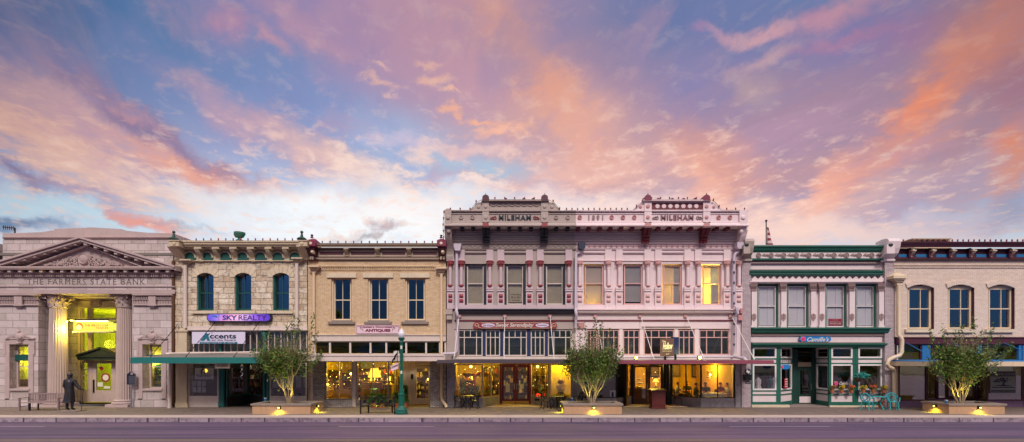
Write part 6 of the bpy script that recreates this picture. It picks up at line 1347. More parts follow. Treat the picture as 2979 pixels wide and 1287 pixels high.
T=thing('coming_soon_poster','tall grey COMING SOON poster with an oak tree in the right-hand shop window','poster',(X(2918),0.02,Z(1145))); m=MB(); m.pb(2881.5,2956,1080,1145,.015,.04); m.build('sheet',M['poster'],T); m=MB(); m.pb(2884,2953.5,1082,1095.5,.005,.0145); m.pb(2884,2953.5,1135,1142.5,.005,.0145); m.mi=1; m.pb(2886,2952,1126.5,1129,.005,.0145)
m.build('bands',[M['ink'],M['ink']],T); ptext('COMING SOON!',2886,2952,1084.5,1093,-.0,M['poster'],T,bold=.02,th=.004); ptext('WILLIAMSON COUNTY SETTLERS',2887,2951,1137,1140.5,-.0,M['poster'],T,th=.004)
m=MB(); random.seed(2); m.pprism([(2916,1122),(2918,1112),(2914,1106),(2919,1108),(2924,1105),(2921,1112),(2923,1122)],.005,.0145)
for k in range(46): a=random.random()*PI; r=random.random()**.5; m.disc(2919+27*r*math.cos(a),1112-12*r*math.sin(a),2.2,.004+.0002*k,.01,6)
m.pprism([(2888,1122),(2919,1120),(2950,1124),(2919,1124)],.005,.0145); m.build('tree_picture',M['ink'],T)
# rooftop hut
T=thing('rooftop_hut','low pale flat-roofed hut on the roof behind the maroon cornice','hut',(X(2706,6),6,Z(720,1))); m=MB(); Y=5.5; m.pb(2660,2766,696,722,Y,Y+3); m.build('wall',M['rtrim'],T); m=MB(); m.pb(2655,2768,693.5,696,Y-.3,Y+3.2); m.build('roof',M['khaki'],T)
m=MB()
for k in range(6): m.pb(2676+k*16,2684+k*16,699,706,Y-.03,Y-.002)
m.pb(2738,2762,698,712,Y-.05,Y-.031); m.build('vent_panels',M['rim'],T)
# ================================================================= STREET FURNITURE
def mk(pts,r,name,mat,T,n=6,smooth=True):
    m=MB(); m.smooth=smooth; m.tube(pts,r,n); return m.build(name,mat,T)
# museum bench
Y=-1.7; x0,x1=X(67,Y),X(186,Y); T=thing('park_bench','weathered slatted bench behind the bronze statue outside the bank','bench',((x0+x1)/2,Y,0))
m=MB(); yb=Y+.28
m.box(x0,x1,yb-.02,yb+.02,.86,.93); m.box(x0,x1,yb-.02,yb+.02,.44,.49); n=24
for k in range(n+1): a=x0+(x1-x0-.03)*k/n; m.box(a,a+.035,yb-.012,yb+.012,.49,.86)
m.build('backrest',M['bencht'],T); m=MB()
for k in range(5): m.box(x0+.03,x1-.03,Y-.25+k*.1,Y-.17+k*.1,.41,.445)
m.build('seat',M['bencht'],T)
for a in(x0+.02,x1-.1): 
    m=MB(); m.box(a,a+.07,Y-.28,Y-.2,0,.66); m.box(a,a+.07,yb-.04,yb+.04,0,.93); m.box(a,a+.07,Y-.3,yb-.041,.66,.7); m.box(a+.01,a+.06,Y-.2,yb-.04,.2,.24); m.build('side_frame',M['bencht'],T)
# inner legs
for a in(X(100,Y),): m=MB(); m.box(a-.06,a,Y-.25,Y-.18,0,.41); m.box(a-.06,a,yb-.06,yb-.021,0,.44); m.build('leg',M['iron'],T)
# statue
Y=-2.15; sx=X(203,Y); T=thing('bronze_statue','dark bronze statue of a long-coated man leaning on a cane','statue',(sx,Y,0))
m=MB(); m.prism([(sx-.42,Y-.3),(sx+.62,Y-.3),(sx+.62,Y+.35),(sx-.42,Y+.35)],.001,.05,'z'); m.build('base_plate',M['rim'],T)
def hand(nodes,edges,parent,pos,fd,up,side,curl=.6,L=.19,s=1.0):
    """palm with five fingers: fd finger direction, up = back of hand, side = thumb side"""
    fd=Vector(fd).normalized(); up=Vector(up).normalized(); side=Vector(side).normalized(); pos=Vector(pos)
    nodes.append((*(pos+fd*.05),.032)); pi=len(nodes)-1; edges.append((parent,pi)); 
    for k,l in enumerate((.075,.085,.08,.062)):
        b=pos+fd*.09+side*(.033-.022*k); m1=b+(fd*math.cos(curl)-up*math.sin(curl))*l*.55; m2=m1+(fd*math.cos(2.2*curl)-up*math.sin(2.2*curl))*l*.5
        nodes.append((*b,.011)); nodes.append((*m1,.0095)); nodes.append((*m2,.008)); q=len(nodes); edges+= [(pi,q-3),(q-3,q-2),(q-2,q-1)]
    b=pos+fd*.03+side*.045; m1=b+(fd*.6+side*.5-up*.3)*.04; m2=m1+(fd*.8-up*.4)*.03
    nodes.append((*b,.012)); nodes.append((*m1,.011)); nodes.append((*m2,.009)); q=len(nodes); edges+=[(pi,q-3),(q-3,q-2),(q-2,q-1)]
def head(m,c,r,fwd,right):
    fwd=Vector(fwd); right=Vector(right); c=Vector(c)
    return m
def body(T,sx,Y,h,joints,mat,face,hands):
    """joints in metres for a figure; face: forward unit vector"""
    nodes=[];edges=[];idx={}
    for k,(p,r) in joints.items(): idx[k]=len(nodes); nodes.append((*p,r))
    for a,b in(('pelvis','waist'),('waist','chest'),('chest','neck'),('neck','head'),('head','crown'),('chest','shL'),('shL','elL'),('elL','wrL'),('chest','shR'),('shR','elR'),('elR','wrR'),('pelvis','hipL'),('hipL','knL'),('knL','anL'),('anL','toL'),('pelvis','hipR'),('hipR','knR'),('knR','anR'),('anR','toR')):
        if a in idx and b in idx: edges.append((idx[a],idx[b]))
    for (k,fd,up,side) in hands: hand(nodes,edges,idx[k],joints[k][0],fd,up,side)
    f=Vector(face).normalized(); r=Vector((f.y,-f.x,0)); hp=Vector(joints['head'][0])
    # nose and ears grown from the head
    for off,rr in((f*.115+Vector((0,0,-.01)),.014),(r*.088,.018),(-r*.088,.018)): nodes.append((*(hp+off),rr)); edges.append((idx['head'],len(nodes)-1))
    o=skin('body',nodes,edges,mat,T,1)
    return o
s=1.14; z0=.05
def J(x,y,z,r): return ((sx+x*s,Y+y*s,z0+z*s),r*s)
jt=dict(pelvis=J(0,0,.92,.14),waist=J(0,.0,1.08,.14),chest=J(0,.01,1.32,.155),neck=J(.0,.02,1.49,.062),head=J(.0,.04,1.62,.085),crown=J(.0,.03,1.72,.07),
 shL=J(-.19,0,1.41,.075),elL=J(-.27,.02,1.14,.055),wrL=J(-.22,.12,.92,.04),shR=J(.19,0,1.41,.075),elR=J(.31,.03,1.16,.055),wrR=J(.46,.06,.985,.04),
 hipL=J(-.1,0,.86,.1),knL=J(-.13,.03,.48,.075),anL=J(-.14,0,.08,.055),toL=J(-.15,.15,.04,.045),hipR=J(.1,0,.86,.1),knR=J(.11,.02,.48,.075),anR=J(.12,-.02,.08,.055),toR=J(.14,.13,.04,.045))
body(T,sx,Y,1.95,jt,M['bronze'],(.15,1,0),[('wrL',(0,.2,-1),(-1,0,0),(0,1,0)),('wrR',(.6,.3,-.4),(0,0,1),(-.6,.6,0))])
m=MB(); m.smooth=True; rs=[]
for z,w,d,ox,oy in((1.47,.10,.09,0,.01),(1.43,.2,.12,0,.0),(1.3,.225,.15,0,0),(1.1,.20,.155,0,0),(.95,.215,.17,0,0),(.75,.24,.18,0,0),(.55,.27,.19,-.02,0),(.42,.30,.2,-.04,0),(.36,.31,.2,-.06,-.02)):
    rs.append([(sx+s*(ox+.8*w*(1+.06*math.sin(6*k*2*PI/28)*(1.5-z))*math.cos(2*PI*k/28)),Y+s*(oy+d*(1+.1*math.sin(7*k*2*PI/28)*(1.5-z))*math.sin(2*PI*k/28)),z0+s*z) for k in range(28)])
m.rings(rs); 
for a,b,c in(('shL','elL','wrL'),('shR','elR','wrR')): m.tube([jt[a][0],jt[b][0],tuple(Vector(jt[b][0]).lerp(Vector(jt[c][0]),.85))],[.098,.082,.075],10)
m.build('long_coat',M['bronze'],T)
m=MB(); m.smooth=True; hp=jt['head'][0]; m.ball((hp[0],hp[1]-.035,hp[2]+.045),(.125,.125,.12),8,12); m.tube([(hp[0]-.02,hp[1]-.09,hp[2]-.03),(hp[0]+.02,hp[1]-.1,hp[2]-.1)],.07,8); m.build('hair',M['bronze'],T)
w=jt['wrR'][0]; m=MB(); m.tube([(w[0]+.09,w[1]+.05,w[2]-.02),(w[0]+.02,w[1]+.02,.05)],.016,6); m.ball((w[0]+.09,w[1]+.05,w[2]),.03,5,8); m.build('cane',M['bronze'],T)
# historical marker
Y=-.3; x=X(382,Y); T=thing('historical_marker','black historical marker with a peaked top on a grey post beside the right bank column','sign',(x,Y,0)); mk([(x,Y,0),(x,Y,1.35)],.05,'post',M['steel'],T,10)
Pm=lambda a,b:(X(a,Y),Z(b,Y)); m=MB(); pts=[(370,1120),(396,1120),(396,1088),(392,1086),(388,1082),(383,1080.5),(378,1082),(374,1086),(370,1088)]; m.prism([Pm(*p) for p in pts],Y-.05,Y-.0); m.build('rim',M['steel'],T)
m=MB(); m.prism([Pm(383+(a-383)*.9,1101+(b-1101)*.93) for a,b in pts],Y-.06,Y-.051); m.build('plate',M['black'],T); m=MB(); m.disc(383,1088,4,Y-.075,.014,12); 
m.build('seal',M['taupe'],T); m=MB()
for k in range(7): m.pb(374,392,1096+k*3.1,1097+k*3.1,Y-.063,Y-.0605)
m.build('raised_text',M['steel'],T)
# lamp post
Y=-3.4; x=X(1168,Y); zz=lambda p:Z(p,Y); T=thing('street_lamp','tall dark green cast lamp post with a clear acorn globe at the kerb','street lamp',(x,Y,0))
m=MB(); m.smooth=False; m.lathe(x,Y,[(.32,0),(.32,.1),(.29,.13),(.29,.22),(.2,.32),(.16,.42)],8); m.build('base',M['postgreen'],T)
m=MB(); m.smooth=True; m.lathe(x,Y,[(.155,.38),(.15,.95),(.18,.98),(.18,1.02),(.13,1.06),(.12,1.2),(.095,1.35),(.085,zz(1000)),(.09,zz(998)),(.12,zz(996)),(.11,zz(994)),(.1,zz(992)),(.15,zz(988)),(.17,zz(985)),(.17,zz(983))],20,10,.01); m.build('post',M['postgreen'],T)
m=MB(); m.smooth=True; m.lathe(x,Y,[(.11,zz(983)+.003),(.16,zz(978)),(.175,zz(973)),(.16,zz(968)),(.13,zz(965)),(.11,zz(962)),(.04,zz(958))],18); g=m.build('globe',M['frost'],T)
m=MB(); m.smooth=True; m.lathe(x,Y,[(.135,zz(966)),(.13,zz(963.5)),(.06,zz(959)),(.03,zz(957)),(.035,zz(955.5)),(.005,zz(953.5))],14); m.build('cap',M['paper'],T)
m=MB(); m.box(x-.03,x+.06,Y-.105,Y-.09,zz(1088),zz(1079)); m.box(x-.03,x+.06,Y-.1,Y-.09,zz(1016),zz(1006)); m.build('stickers',M['paper'],T)
# black bench
Y=-3.4; x0,x1=X(1049,Y),X(1148,Y); T=thing('metal_street_bench','black metal street bench with crossed-bar back left of the green lamp post','bench',((x0+x1)/2,Y,0))
zt,zs=Z(1155,Y),Z(1183,Y); m=MB(); m.box(x0,x1,Y-.02,Y+.02,zt-.03,zt+.02); m.box(x0,x1,Y-.02,Y+.02,zs+.04,zs+.08); n=4
for k in range(n):
    a=x0+(x1-x0)*k/n; b=x0+(x1-x0)*(k+1)/n; m.tube([(a,Y,zs+.08),(b,Y,zt-.03)],.014,5); m.tube([(a,Y+.01,zt-.03),(b,Y+.01,zs+.08)],.014,5); m.box(b-.015,b+.015,Y-.015,Y+.015,zs+.08,zt-.03)
    m.lathe((a+b)/2,(zs+zt)/2+.02,[(.09,Y+.01),(.09,Y-.01),(.07,Y-.012),(.07,Y+.01)],12,ax='y')
m.build('backrest',M['iron'],T); m=MB()
for k in range(7): m.box(x0+.02,x1-.02,Y+.03+k*.07,Y+.07+k*.07,zs-.01,zs+.02)
m.build('seat',M['iron'],T)
for a,b in((x0,Y),(x1,Y),(x0+.25,Y+.5),(x1-.25,Y+.5)): m=MB(); m.box(a-.03,a+.03,b-.03,b+.03,0,zt+.02 if b==Y else zs-.01); m.build('leg',M['iron'],T)
# ----------------------------------------------------------------- planters and trees
def planter(pxl,pxr,seed,label,lights):
    Y0=-3.45; x0,x1=X(pxl,Y0),X(pxr,Y0); T=thing('street_planter',label,'planter',((x0+x1)/2,Y0,0),'stone street planters'); h=.53
    m=MB(); m.box(x0,x1,Y0,Y0+.15,0,h-.1); m.box(x0,x1,Y0+1.4,Y0+1.55,0,h-.1); m.box(x0,x0+.15,Y0+.151,Y0+1.399,0,h-.1); m.box(x1-.15,x1,Y0+.151,Y0+1.399,0,h-.1); m.build('box_wall',M['planter'],T)
    m=MB(); e=.06; m.box(x0-e,x1+e,Y0-e,Y0+.24,h-.098,h); m.box(x0-e,x1+e,Y0+1.31,Y0+1.55+e,h-.098,h); m.box(x0-e,x0+.24,Y0+.241,Y0+1.309,h-.098,h); m.box(x1-.24,x1+e,Y0+.241,Y0+1.309,h-.098,h); m.build('rim',M['rim'],T)
    m=MB(); m.box(x0+.16,x1-.16,Y0+.16,Y0+1.39,.1,h-.08); m.build('soil',M['soil'],T)
    for side,f in lights:
        if side=='f': c=Vector((x0+(x1-x0)*f,Y0-.04,.33)); nrm=Vector((0,-1,0)); tt=Vector((1,0,0))
        elif side=='r': c=Vector((x1+.04,Y0+.75,.33)); nrm=Vector((1,0,0)); tt=Vector((0,1,0))
        else: c=Vector((x0-.04,Y0+.75,.33)); nrm=Vector((-1,0,0)); tt=Vector((0,1,0))
        m=MB(); A=[c-tt*.07-nrm*.037,c+tt*.07-nrm*.037]; lo=[A[0]+Vector((0,0,-.07)),A[1]+Vector((0,0,-.07)),A[1]+nrm*.1+Vector((0,0,-.03)),A[0]+nrm*.1+Vector((0,0,-.03))]; hi=[p+Vector((0,0,.14 if i<2 else .07)) for i,p in enumerate(lo)]
        m.hexa(lo,hi); m.mi=1; q=[c-tt*.05+nrm*.066+Vector((0,0,-.03)),c+tt*.05+nrm*.066+Vector((0,0,-.03)),c+tt*.05+nrm*.066+Vector((0,0,.03)),c-tt*.05+nrm*.066+Vector((0,0,.03))]; m.hexa([q[0],q[1],q[1]-nrm*.01,q[0]-nrm*.01],[q[3],q[2],q[2]-nrm*.01,q[3]-nrm*.01])
        fx=m.build('step_light',[M['iron'],M['e_led']],T)
        lamp('step_beam',c+nrm*.13+Vector((0,0,-.05)),32,(1,.85,.06),.03,'SPOT',T,(0 if side!='x' else 0,0,0),math.radians(150),.7)
    return (x0+x1)/2,Y0+.6,h-.08,T
def crape(cx,cy,z0,seed,label,lean,tufts,H=4.6):
    random.seed(seed); T=thing('crape_myrtle_tree',label,'tree',(cx,cy,z0),'multi-stemmed street trees in planters'); tips=[]; st=MB(); st.smooth=True
    def br(p,d,L,r,lv):
        pts=[p]; n=4; q=p.copy(); dd=d.copy()
        for i in range(n):
            dd=(dd+Vector((random.uniform(-.13,.13),random.uniform(-.13,.13),random.uniform(-.02,.1)))).normalized(); q=q+dd*L/n; pts.append(q.copy())
        st.tube([tuple(a) for a in pts],[r*(1-.45*i/n) for i in range(n+1)],6 if lv<2 else 4)
        if lv>=2: tips.append((pts[-1],dd,L)); tips.append((pts[2],dd,L))
        if lv<4:
            for k in range(3 if lv<3 else 2):
                a=random.random()*2*PI; e=dd.orthogonal().normalized(); f=dd.cross(e); sp=random.uniform(.3,.65)
                nd=(dd+(e*math.cos(a)+f*math.sin(a))*sp+Vector((0,0,.3))).normalized(); br(pts[-1] if k<2 else pts[2],nd,L*random.uniform(.55,.75),r*.55,lv+1)
    ns=9
    for k in range(ns):
        a=2*PI*k/ns+random.uniform(-.25,.25); sp=random.uniform(.14,.46); d=Vector((math.cos(a)*sp*1.25+lean,math.sin(a)*sp*.8,1)).normalized()
        br(Vector((cx+.1*math.cos(a),cy+.08*math.sin(a),z0)),d,random.uniform(1.2,1.65),random.uniform(.024,.036),0)
    fy=lambda y:(-2.97-(y+2.97)*.35) if y>-2.97 else y
    st.v=[(a,fy(b) if c>1.2 else b,c) for a,b,c in st.v]
    st.build('trunk',M['bark'],T)
    m=MB()
    def leaf(c,s):
        d=Vector((random.gauss(0,1),random.gauss(0,1),random.gauss(0,.8))).normalized(); e=d.orthogonal(); e=(e*math.cos(c.x*37)+d.cross(e)*math.sin(c.x*37)).normalized(); m.add([c-d*s,c+e*s*.5,c+d*s,c-e*s*.5],[(0,1,2,3)])
    for (p,d,L) in tips:
        if p.z<z0+.75 or p.z>z0+2.6: continue
        nn=random.choice((0,4,8,14,22))
        for k in range(nn):
            t=random.uniform(-.3,.35); g=.13; leaf(p+d*t+Vector((random.gauss(0,g),random.gauss(0,g),random.gauss(0,g))),random.uniform(.04,.075))
    for (dx,zt_,w) in tufts:   # tall upright shoots
        bx=Vector((cx+dx*.5,cy+random.uniform(-.3,.3),z0+1.45)); tp=Vector((cx+dx,cy+random.uniform(-.4,.4),zt_)); md=bx.lerp(tp,.5)+Vector((random.uniform(-.1,.1),0,.0)); st2=None
        for k in range(int(210*w)):
            u=random.random()**.8; c=bx.lerp(tp,u); g=.19*w*(1.1-u*.85); leaf(c+Vector((random.gauss(0,g),random.gauss(0,g),random.gauss(0,.1))),random.uniform(.04,.07))
    m.v=[(a,b-.0,c) for a,b,c in m.v]
    V2=[]
    for q in range(0,len(m.v),4):
        yc_=sum(v[1] for v in m.v[q:q+4])/4; o_=fy(yc_)-yc_; V2+=[(v[0],v[1]+o_,v[2]) for v in m.v[q:q+4]]
    m.v=V2; m.build('crown',M['leaf'],T)
    for dx,dy in((-.45,-.35),(.45,-.3),(0,.4)): lamp('tree_uplight',(cx+dx,cy+dy,z0+.12),70,(1,.9,.12),.04,'SPOT',T,(math.radians(180)+dy*.5,dx*-.5,0),math.radians(75),.8)
    return T
p=planter(734,903,1,'left stone planter with two lit step lights below the limestone building',[('f',.47),('r',.5)])
crape(p[0]+.15,p[1],p[2],4,'green multi-stemmed tree in the left planter before the limestone building',-.06,[(-1.0,4.3,1.0),(-.55,4.0,1.0),(.3,5.1,1.1),(.65,4.9,1.0),(1.35,5.15,.8),(1.55,4.3,.7),(-1.5,3.7,1.0),(-1.9,3.3,.7),(.0,4.5,1.0),(1.75,3.2,.8),(-1.3,4.05,.7)])
p=planter(1641,1809,2,'middle stone planter with lit step lights outside the sweet shop',[('f',.51),('l',.5)])
crape(p[0]+.05,p[1],p[2],9,'thin multi-stemmed tree in the middle planter before the pink storefront',.0,[(-1.2,4.3,.8),(-.75,4.7,1.0),(-.2,4.2,.9),(.15,4.9,1.1),(.45,4.7,1.0),(.9,4.3,.9),(1.3,4.0,.7),(-.4,4.6,.8)])
p=planter(2761,2923,3,'right stone planter with two lit step lights at the right edge of the street',[('l',.5),('f',.53)])
crape(p[0]-.3,p[1],p[2],12,'broad dark green multi-stemmed tree in the right planter before the cream building',.0,[(-1.7,4.2,.9),(-1.2,4.5,.9),(-.6,4.3,1.0),(-.1,4.6,1.1),(.5,4.95,1.0),(.9,4.2,.9),(1.5,4.5,1.0),(2.0,4.0,.9),(2.5,3.5,.8),(-1.9,3.5,.8)])
for px,Y,lb in((772,-1.6,'small blue cup standing on the left planter rim'),(1664,-1.55,'small blue can standing on the middle planter rim'),(2753,-2.7,'small blue cup standing on the right planter rim')):
    T=thing('drink_cup',lb,'cup',(X(px,Y),Y,.53)); x=X(px,Y) ; m=MB(); m.smooth=True; yy=-2.0 if Y>-2 else -3.32; x=X(px,yy); T.location=(x,yy,.53); m.lathe(x,yy,[(.05,.531),(.065,.68)],10); m.build('cup_body',M['blue'],T); m=MB(); m.lathe(x,yy,[(.07,.6805),(.07,.7)],10); m.build('lid',M['white'],T)
# lectern
Y=-.9; T=thing('host_lectern','red-brown wooden host lectern in front of the restaurant doors','lectern',(X(1917,Y),Y,0)); a,b=X(1897,Y),X(1936,Y); m=MB(); m.box(a,b,Y,Y+.45,.08,1.0); m.build('cabinet',M['redwood'],T); m=MB(); m.hexa([(a-.07,Y-.07,1.001),(b+.07,Y-.07,1.001),(b+.07,Y+.5,1.001),(a-.07,Y+.5,1.001)],[(a-.07,Y-.07,1.05),(b+.07,Y-.07,1.05),(b+.07,Y+.5,1.12),(a-.07,Y+.5,1.12)]); m.build('top',M['redwood'],T); m=MB(); m.box(a-.05,b+.05,Y-.05,Y+.5,0,.079); m.build('base',M['redwood'],T)
m=MB(); m.box(a+.08,b-.08,Y-.02,Y-.002,.2,.9); m.build('front_panel',M['redwood'],T)
# cafe chairs and tables
def arm_chair(x,y,rot,mt,label,group,name='cafe_chair',round_=True):
    T=thing(name,label,'chair',(0,0,0),group); m=MB(); m.smooth=True; r=.22
    m.lathe(0,0,[(r,.43),(r+.01,.45),(r,.47),(.001,.465)],16); m.build('seat',M[mt],T); m=MB(); m.smooth=True
    arc=[(.24*math.cos(t),.2+.04*math.sin(t),.68+.24*math.sin(t)) for t in[2*PI*k/18 for k in range(19)]]; m.tube(arc,.028,6); arc2=[(.12*math.cos(t),.22,.68+.12*math.sin(t)) for t in[2*PI*k/12 for k in range(13)]]; m.tube(arc2,.02,5)
    for k in range(10): t=2*PI*k/10; m.tube([(.11*math.cos(t),.22,.68+.11*math.sin(t)),(.23*math.cos(t+.3),.21,.68+.23*math.sin(t+.3))],.018,4)
    m.build('backrest',M[mt],T)
    for s in(-1,1):
        m=MB(); m.smooth=True; m.tube([(s*.22,.2,.66),(s*.29,.05,.68),(s*.28,-.12,.66),(s*.22,-.17,.46)],.024,6); m.build('armrest',M[mt],T)
        for yy in(-.16,.17): m=MB(); m.smooth=True; m.tube([(s*.17,yy,.44),(s*.2,yy*1.1,.28),(s*.18,yy*1.15,.12),(s*.24,yy*1.5,.0)],.026,6); m.build('leg',M[mt],T)
    T.location=(x,y,0); T.rotation_euler=(0,0,rot); return T
def round_table(x,y,mt,label,h=.72,r=.42,name='cafe_table'):
    T=thing(name,label,'table',(x,y,0)); m=MB(); m.smooth=True; m.lathe(x,y,[(r*.95,h-.03),(r,h-.015),(r*.98,h),(.001,h)],24); m.build('table_top',M[mt],T)
    for k in range(3):
        a=2*PI*k/3+.5; m=MB(); m.smooth=True; m.tube([(x+.3*math.cos(a),y+.3*math.sin(a),h-.03),(x+.22*math.cos(a),y+.22*math.sin(a),.5),(x+.1*math.cos(a),y+.1*math.sin(a),.35),(x+.24*math.cos(a),y+.24*math.sin(a),.15),(x+.36*math.cos(a),y+.36*math.sin(a),.0)],.026,6); m.build('leg',M[mt],T)
    return T
Y=-1.05; tg='turquoise garden chairs by the boutique'
arm_chair(X(2523,-1.5),-1.5,math.radians(115),'turq','turquoise cast metal chair left of the turquoise table',tg,'garden_chair')
round_table(X(2557,-1.2),-1.2,'turq','turquoise round garden table between two turquoise chairs',name='garden_table')
arm_chair(X(2598,-1.5),-1.5,math.radians(-20),'turq','turquoise round-backed chair facing the street right of the turquoise table',tg,'garden_chair')
potplant(X(2562,-.6),-.6,0,.16,.2,'small potted coral plant on the ground under the turquoise table',n=60,flower=M['orangefl'],ph=.22,pr=.13)
bg='black wire cafe chairs outside the sweet shop'
for px,y,rt_,lb in((1333,-.7,100,'leftmost black wire cafe chair beside the marble pier'),(1381,-.8,-100,'black wire cafe chair below the arched display frame'),(1588,-.8,110,'black wire cafe chair right of the red doors'),(1682,-.7,-70,'black wire cafe chair at the right end by the marble pier'),(1632,-.35,170,'black wire cafe chair under the ice cream cone figure')): arm_chair(X(px,y),y,math.radians(rt_),'iron',lb,bg)
round_table(X(1357,-.6),-.6,'iron','black cafe table between the two left wire chairs'); round_table(X(1618,-1.0),-1.0,'iron','black cafe table between the wire chairs right of the red doors')
# ----------------------------------------------------------------- diners
def diner(px,Y,yaw,label,shirt,h=0.0,hair='hair'):
    x=X(px,Y); T=thing('person',label,'person',(x,Y,0)); c,s_=math.cos(yaw),math.sin(yaw)
    def W(p): return (x+p[0]*c-p[1]*s_,Y+p[0]*s_+p[1]*c,p[2]+h)
    J=dict(pelvis=(W((0,0,.55)),.13),waist=(W((0,.02,.7)),.12),chest=(W((0,.03,.93)),.14),neck=(W((0,.05,1.1)),.055),head=(W((0,.08,1.22)),.08),crown=(W((0,.07,1.31)),.065),shL=(W((-.18,.03,1.02)),.065),elL=(W((-.24,.15,.8)),.05),wrL=(W((-.1,.38,.78)),.033),shR=(W((.18,.03,1.02)),.065),elR=(W((.24,.15,.8)),.05),wrR=(W((.1,.38,.79)),.033),hipL=(W((-.1,.05,.53)),.1),knL=(W((-.12,.45,.52)),.07),anL=(W((-.12,.48,.1)),.05),toL=(W((-.12,.62,.05)),.04),hipR=(W((.1,.05,.53)),.1),knR=(W((.12,.45,.52)),.07),anR=(W((.12,.48,.1)),.05),toR=(W((.12,.62,.05)),.04))
    f=Vector(W((0,1,0)))-Vector(W((0,0,0))); r=Vector((f.y,-f.x,0))
    body(T,x,Y,1.7,J,M['skin'],f,[('wrL',f,(0,0,1),r),('wrR',f,(0,0,1),-r)])
    m=MB(); m.smooth=True; rs=[]
    for z,w,d in((1.09,.07,.07),(1.05,.17,.1),(.93,.2,.14),(.75,.17,.14),(.55,.19,.16)): rs.append([W((w*math.cos(2*PI*k/16),.03+d*math.sin(2*PI*k/16),z)) for k in range(16)])
    m.rings(rs); 
    for a,b in(('shL','elL'),('shR','elR')): m.tube([J[a][0],J[b][0]],[.085,.07],8)
    m.build('shirt',M[shirt],T); m=MB(); m.smooth=True; m.ball(W((0,.045,1.27)),(.1,.1,.1),6,10); m.build('hair',M[hair],T)
    m=MB(); m.smooth=True
    for a,b,q in(('hipL','knL','anL'),('hipR','knR','anR')): m.tube([J[a][0],J[b][0],J[q][0]],[.115,.085,.065],8)
    m.build('trousers',M['shirt3'],T)
    # chair
    C=thing('dining_chair','wooden chair of the '+' '.join(label.split()[:12]),'chair',(x,Y,0)); m=MB(); q=[W((-.22,-.2,.4)),W((.22,-.2,.4)),W((.22,.25,.4)),W((-.22,.25,.4))]; m.hexa([(a[0],a[1],.36) for a in q],[(a[0],a[1],.4) for a in q]); m.build('seat',M['wood'],C); m=MB(); q=[W((-.2,-.24,0)),W((.2,-.24,0)),W((.2,-.205,0)),W((-.2,-.205,0))]; m.hexa([(a[0],a[1],.6) for a in q],[(a[0],a[1],.9) for a in q]); m.build('backrest',M['wood'],C)
    for u,v in((-.2,-.22),(.2,-.22),(.2,.22),(-.2,.22)): a=W((u,v,0)); m=MB(); m.tube([(a[0],a[1],0),(a[0],a[1],.36 if v>0 else .6)],.02,5); m.build('leg',M['wood'],C)
for a in((1970,2.6,-PI/2,'person in a white shirt seated left of the pale table in the restaurant','shirt2'),(1998,3.1,PI,'person in a dark top facing the street between the two window posts','shirt3'),(2023,1.6,-PI/2-.3,'person in an olive shirt seated beside the narrow window post','shirt1'),(2052,1.9,PI-.3,'person in a grey-green shirt behind the left end of the white tablecloth','shirt1'),(2094,1.9,PI+.4,'person in an olive shirt leaning at the right end of the white tablecloth','shirt4'),(2118,1.4,PI/2,'person at the far right of the restaurant window','shirt2')): diner(*a)
Y=1.25; T=thing('dining_table','white clothed table in the right restaurant window','table',(X(2075,Y),Y,0)); a,b=X(2044,Y),X(2106,Y); m=MB(); m.box(a,b,Y-.35,Y+.35,.7,.73); m.build('table_top',M['wood'],T)
for u in(a+.1,b-.1):
    for v in(Y-.28,Y+.28): m=MB(); m.box(u-.03,u+.03,v-.03,v+.03,0,.7); m.build('leg',M['wood'],T)
m=MB(); n=40; top=[]; bot=[]
per=[(a-.03+(b-a+.06)*k/n,Y-.38) for k in range(n)]+[(b+.03,Y-.38+.76*k/12) for k in range(12)]+[(b+.03-(b-a+.06)*k/n,Y+.38) for k in range(n)]+[(a-.03,Y+.38-.76*k/12) for k in range(12)]
top=[(p[0],p[1],.738) for p in per]; bot=[(p[0]+.015*math.sin(i*1.3),p[1]+.02*math.sin(i*1.1),.42) for i,p in enumerate(per)]; m.rings([bot,top],cap=False); m.add(top,[tuple(range(len(top)))]); T2=m.build('tablecloth',M['cloth']); tag(T2,'white tablecloth hanging over the right restaurant table','tablecloth')
for px,lb in((2062,'small wine glass on the left of the white tablecloth'),(2088,'small wine glass on the right of the white tablecloth')):
    x=X(px,Y); m=MB(); m.smooth=True; m.lathe(x,Y,[(.035,.74),(.008,.75),(.008,.82),(.035,.86),(.03,.92)],10); tag(m.build('wine_glass',M['g_clear']),lb,'glass')
T=thing('hanging_lantern','lit iron lantern hanging above the restaurant table','lamp',(X(2066,.9),.9,Z(1088,.9))); x,Y=X(2066,.9),.9; zl=Z(1098,Y); m=MB()
for u in(-.12,.12):
    for v in(-.12,.12): m.box(x+u-.015,x+u+.015,Y+v-.015,Y+v+.015,zl,zl+.32)
m.box(x-.15,x+.15,Y-.15,Y+.15,zl-.03,zl-.001); m.box(x-.15,x+.15,Y-.15,Y+.15,zl+.321,zl+.35); m.tube([(x,Y,zl+.35),(x,Y,2.68)],.012,5); m.build('frame',M['iron'],T); m=MB(); m.smooth=True; m.ball((x,Y,zl+.15),(.05,.05,.08)); m.build('bulb',M['e_warm'],T); lamp('lantern_glow',(x,Y-.0,zl+.45),14,ORG,.05,parent=T); lamp('lantern_glow',(x,Y-.22,zl+.15),8,ORG,.05,parent=T)
T=thing('buffet_display','round white platters stacked on a lit counter inside the restaurant doors','display',(X(1862,3),3,0)); Y=3.0; x=X(1862,Y); m=MB(); m.box(x-.6,x+.5,Y,Y+.5,0,.9); m.build('counter',M['wood'],T)
for k,z in enumerate((1.0,1.25,1.5)): m=MB(); m.smooth=True; m.lathe(x,Y+.2,[(.05,z-.1),(.28-.05*k,z),(.3-.05*k,z+.02),(.001,z+.01)],16); m.build('platter',M['cloth'],T)
